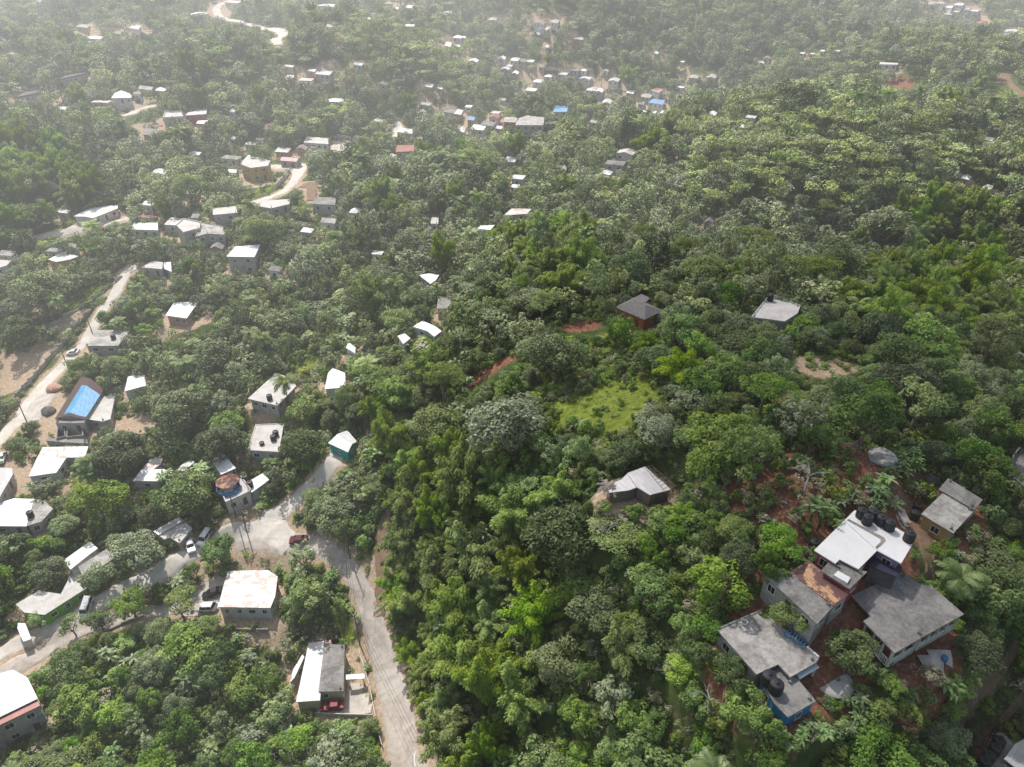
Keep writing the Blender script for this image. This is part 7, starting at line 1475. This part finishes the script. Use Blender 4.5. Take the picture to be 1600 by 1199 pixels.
def stretch(ng, na):
    rv = ng.nodes.new('FunctionNodeRandomValue'); rv.data_type = 'FLOAT_VECTOR'; rv.inputs[0].default_value = (.72, .72, .65); rv.inputs[1].default_value = (1.3, 1.3, 1.65)
    vm = ng.nodes.new('ShaderNodeVectorMath'); vm.operation = 'SCALE'; ng.links.new(rv.outputs[0], vm.inputs[0]); ng.links.new(na('scl', 'FLOAT'), vm.inputs['Scale']); return vm.outputs[0]
def massed(name, pts, protos, label):
    """one mass of plants nobody could count: points that carry plant meshes"""
    a = np.array(pts); me = bpy.data.meshes.new(name); me.vertices.add(len(a)); me.vertices.foreach_set('co', a[:, :3].ravel())
    for nm, ix in (('scl', 3), ('rot', 4)): at = me.attributes.new(nm, 'FLOAT', 'POINT'); at.data.foreach_set('value', a[:, ix].astype(np.float32))
    at = me.attributes.new('idx', 'INT', 'POINT'); at.data.foreach_set('value', a[:, 5].astype(np.int32)); me.update()
    o = bpy.data.objects.new(name, me); link(o); tag(o, label, name.replace('_', ' '), kind='stuff')
    ng = bpy.data.node_groups.new(name, 'GeometryNodeTree'); ng.interface.new_socket('Geometry', in_out='INPUT', socket_type='NodeSocketGeometry'); ng.interface.new_socket('Geometry', in_out='OUTPUT', socket_type='NodeSocketGeometry')
    gi = ng.nodes.new('NodeGroupInput'); go = ng.nodes.new('NodeGroupOutput'); ci = ng.nodes.new('GeometryNodeCollectionInfo'); ci.inputs['Collection'].default_value = protos; ci.inputs['Separate Children'].default_value = True; ci.inputs['Reset Children'].default_value = True
    ip = ng.nodes.new('GeometryNodeInstanceOnPoints'); ip.inputs['Pick Instance'].default_value = True
    def na(nm, t): n_ = ng.nodes.new('GeometryNodeInputNamedAttribute'); n_.data_type = t; n_.inputs['Name'].default_value = nm; return n_.outputs['Attribute']
    cx = ng.nodes.new('ShaderNodeCombineXYZ'); ng.links.new(na('rot', 'FLOAT'), cx.inputs[2])
    ng.links.new(gi.outputs[0], ip.inputs['Points']); ng.links.new(ci.outputs[0], ip.inputs['Instance']); ng.links.new(na('idx', 'INT'), ip.inputs['Instance Index']); ng.links.new(cx.outputs[0], ip.inputs['Rotation']); ng.links.new(stretch(ng, na), ip.inputs['Scale']); ng.links.new(ip.outputs[0], go.inputs[0])
    md = o.modifiers.new('plants', 'NODES'); md.node_group = ng; return o
PC = bpy.data.collections.new('plant_kinds')
for i, me in enumerate(LOD):
    o = bpy.data.objects.new('%02d_%s' % (i, me.name), me); PC.objects.link(o)
massed('distant_forest', far_pts, PC, 'hazy forest of mixed trees covering the valley and far hills')
massed('undergrowth', under, PC, 'bushes and weeds filling the ground between trees and houses')

# ================================================================== light, cloud, haze, camera
SUN_EL, SUN_AZ = R(54), R(-28)        # azimuth from +Y toward +X; negative is left of the view
sd = Vector((math.sin(SUN_AZ) * math.cos(SUN_EL), math.cos(SUN_AZ) * math.cos(SUN_EL), math.sin(SUN_EL)))
sun = bpy.data.lights.new('sun', 'SUN'); sun.energy = 5.0; sun.angle = R(.55); sun.color = (1, .97, .925)
so = bpy.data.objects.new('sun', sun); link(so); so.rotation_euler = (-sd).to_track_quat('-Z', 'Y').to_euler()
w = bpy.data.worlds.new('World'); scene.world = w; w.use_nodes = True; nt = w.node_tree; bg = nt.nodes['Background']; bg.inputs[1].default_value = .15
sk = nt.nodes.new('ShaderNodeTexSky'); sk.sky_type = 'NISHITA'; sk.sun_disc = False; sk.sun_elevation = SUN_EL; sk.sun_rotation = SUN_AZ; sk.dust_density = 2.5; sk.altitude = 150
nt.links.new(mixc(nt, 1.0, sk.outputs[0], (1.08, 1.0, .86), 'MULTIPLY'), bg.inputs[0])
# a thin cloud high above whose soft shadow lies over the right-hand hill
m, nt, out = mat('thin_cloud'); tc = ocoord(nt)
sx = nt.nodes.new('ShaderNodeSeparateXYZ'); L(nt, tc, sx.inputs[0])
rr = math_(nt, 'SQRT', math_(nt, 'ADD', math_(nt, 'POWER', sx.outputs[0], 2), math_(nt, 'POWER', sx.outputs[1], 2)))
nz = noise(nt, 1.8, 5, .55, tc)
al = math_(nt, 'MULTIPLY', math_(nt, 'SUBTRACT', math_(nt, 'ADD', 1.0, math_(nt, 'MULTIPLY', math_(nt, 'SUBTRACT', nz, .5), .7)), rr), 3.2, True)
al = math_(nt, 'MULTIPLY', al, .37)
tr = nt.nodes.new('ShaderNodeBsdfTransparent'); tl = nt.nodes.new('ShaderNodeBsdfTranslucent'); tl.inputs[0].default_value = (.95, .95, .95, 1)
mx = nt.nodes.new('ShaderNodeMixShader'); L(nt, al, mx.inputs[0]); L(nt, tr.outputs[0], mx.inputs[1]); L(nt, tl.outputs[0], mx.inputs[2]); L(nt, mx.outputs[0], out.inputs[0])
import bmesh
bm = bmesh.new(); bmesh.ops.create_icosphere(bm, subdivisions=5, radius=1)
for v_ in bm.verts:
    p_ = v_.co; k = 1 + .06 * math.sin(p_.x * 7 + 1) * math.cos(p_.y * 6) + .03 * math.sin(p_.x * 17) * math.sin(p_.y * 15 + 2); p_.x *= k; p_.y *= k; p_.z *= (1 + .4 * math.sin(p_.x * 9) * math.cos(p_.y * 8)) * (1 if p_.z > 0 else .35)
me = bpy.data.meshes.new('cloud'); bm.to_mesh(me); bm.free(); me.materials.append(m); me.polygons.foreach_set('use_smooth', [True] * len(me.polygons))
cl = bpy.data.objects.new('cloud', me); link(cl); tag(cl, kind='structure')
CH = 700.0; off = sd * (CH / sd.z); cl.location = (150 + off.x, 108 + off.y, 60 + CH); cl.scale = (172, 170, 34)
# haze: milky valley air, self-glowing in place of scattered sunlight, thicker far down
def haze(name, dens, glow, col, box, rz, label):
    m, nt, out = mat(name + '_air'); va = nt.nodes.new('ShaderNodeVolumeAbsorption'); va.inputs['Color'].default_value = (0, 0, 0, 1); va.inputs['Density'].default_value = dens
    em = nt.nodes.new('ShaderNodeEmission'); em.inputs['Color'].default_value = (*col, 1); em.inputs['Strength'].default_value = dens * glow
    ad = nt.nodes.new('ShaderNodeAddShader'); L(nt, va.outputs[0], ad.inputs[0]); L(nt, em.outputs[0], ad.inputs[1]); L(nt, ad.outputs[0], out.inputs['Volume'])
    mb = MB(); mb.box(*box); o = mb.build('haze', m); o.rotation_euler = (0, 0, rz); tag(o, label, 'haze', kind='stuff'); return o
haze('glare_haze', .00013, 1.15, (.99, .99, 1.0), (-1500, -18, 20, 2450, -78, 260), R(-4), 'added glowing haze imitating sun glare over the left side of the valley')  # extra box whose own glow imitates sun glare on the left
haze('near_haze', .00008, 1.0, (.97, .98, 1.0), (-1600, 1700, -300, 2400, -80, 470), 0, 'thin haze in the air over the hillside')
haze('valley_haze', .00026, 1.4, (.98, .985, 1.0), (-1900, 1500, 150, 2500, -79, 320), R(25), 'bright haze thickening toward the far valley')


cam = bpy.data.cameras.new('camera'); co = bpy.data.objects.new('camera', cam); link(co); scene.camera = co
co.location = tuple(CAM); co.rotation_euler = (math.pi / 2 - PITCH, 0, 0); cam.sensor_width = 36; cam.lens = 36 * F_PX / 1600; cam.clip_start = .5; cam.clip_end = 8000
scene.view_settings.view_transform = 'Standard'; scene.view_settings.look = 'None'; scene.view_settings.exposure = 0
scene.render.engine = 'CYCLES'; cy = scene.cycles; cy.use_denoising = True; cy.denoiser = 'OPENIMAGEDENOISE'; cy.max_bounces = 5; cy.diffuse_bounces = 3; cy.transmission_bounces = 4; cy.transparent_max_bounces = 8; cy.volume_bounces = 0
cy.use_adaptive_sampling = True; cy.adaptive_threshold = .03; cy.use_fast_gi = False; scene.render.use_persistent_data = False
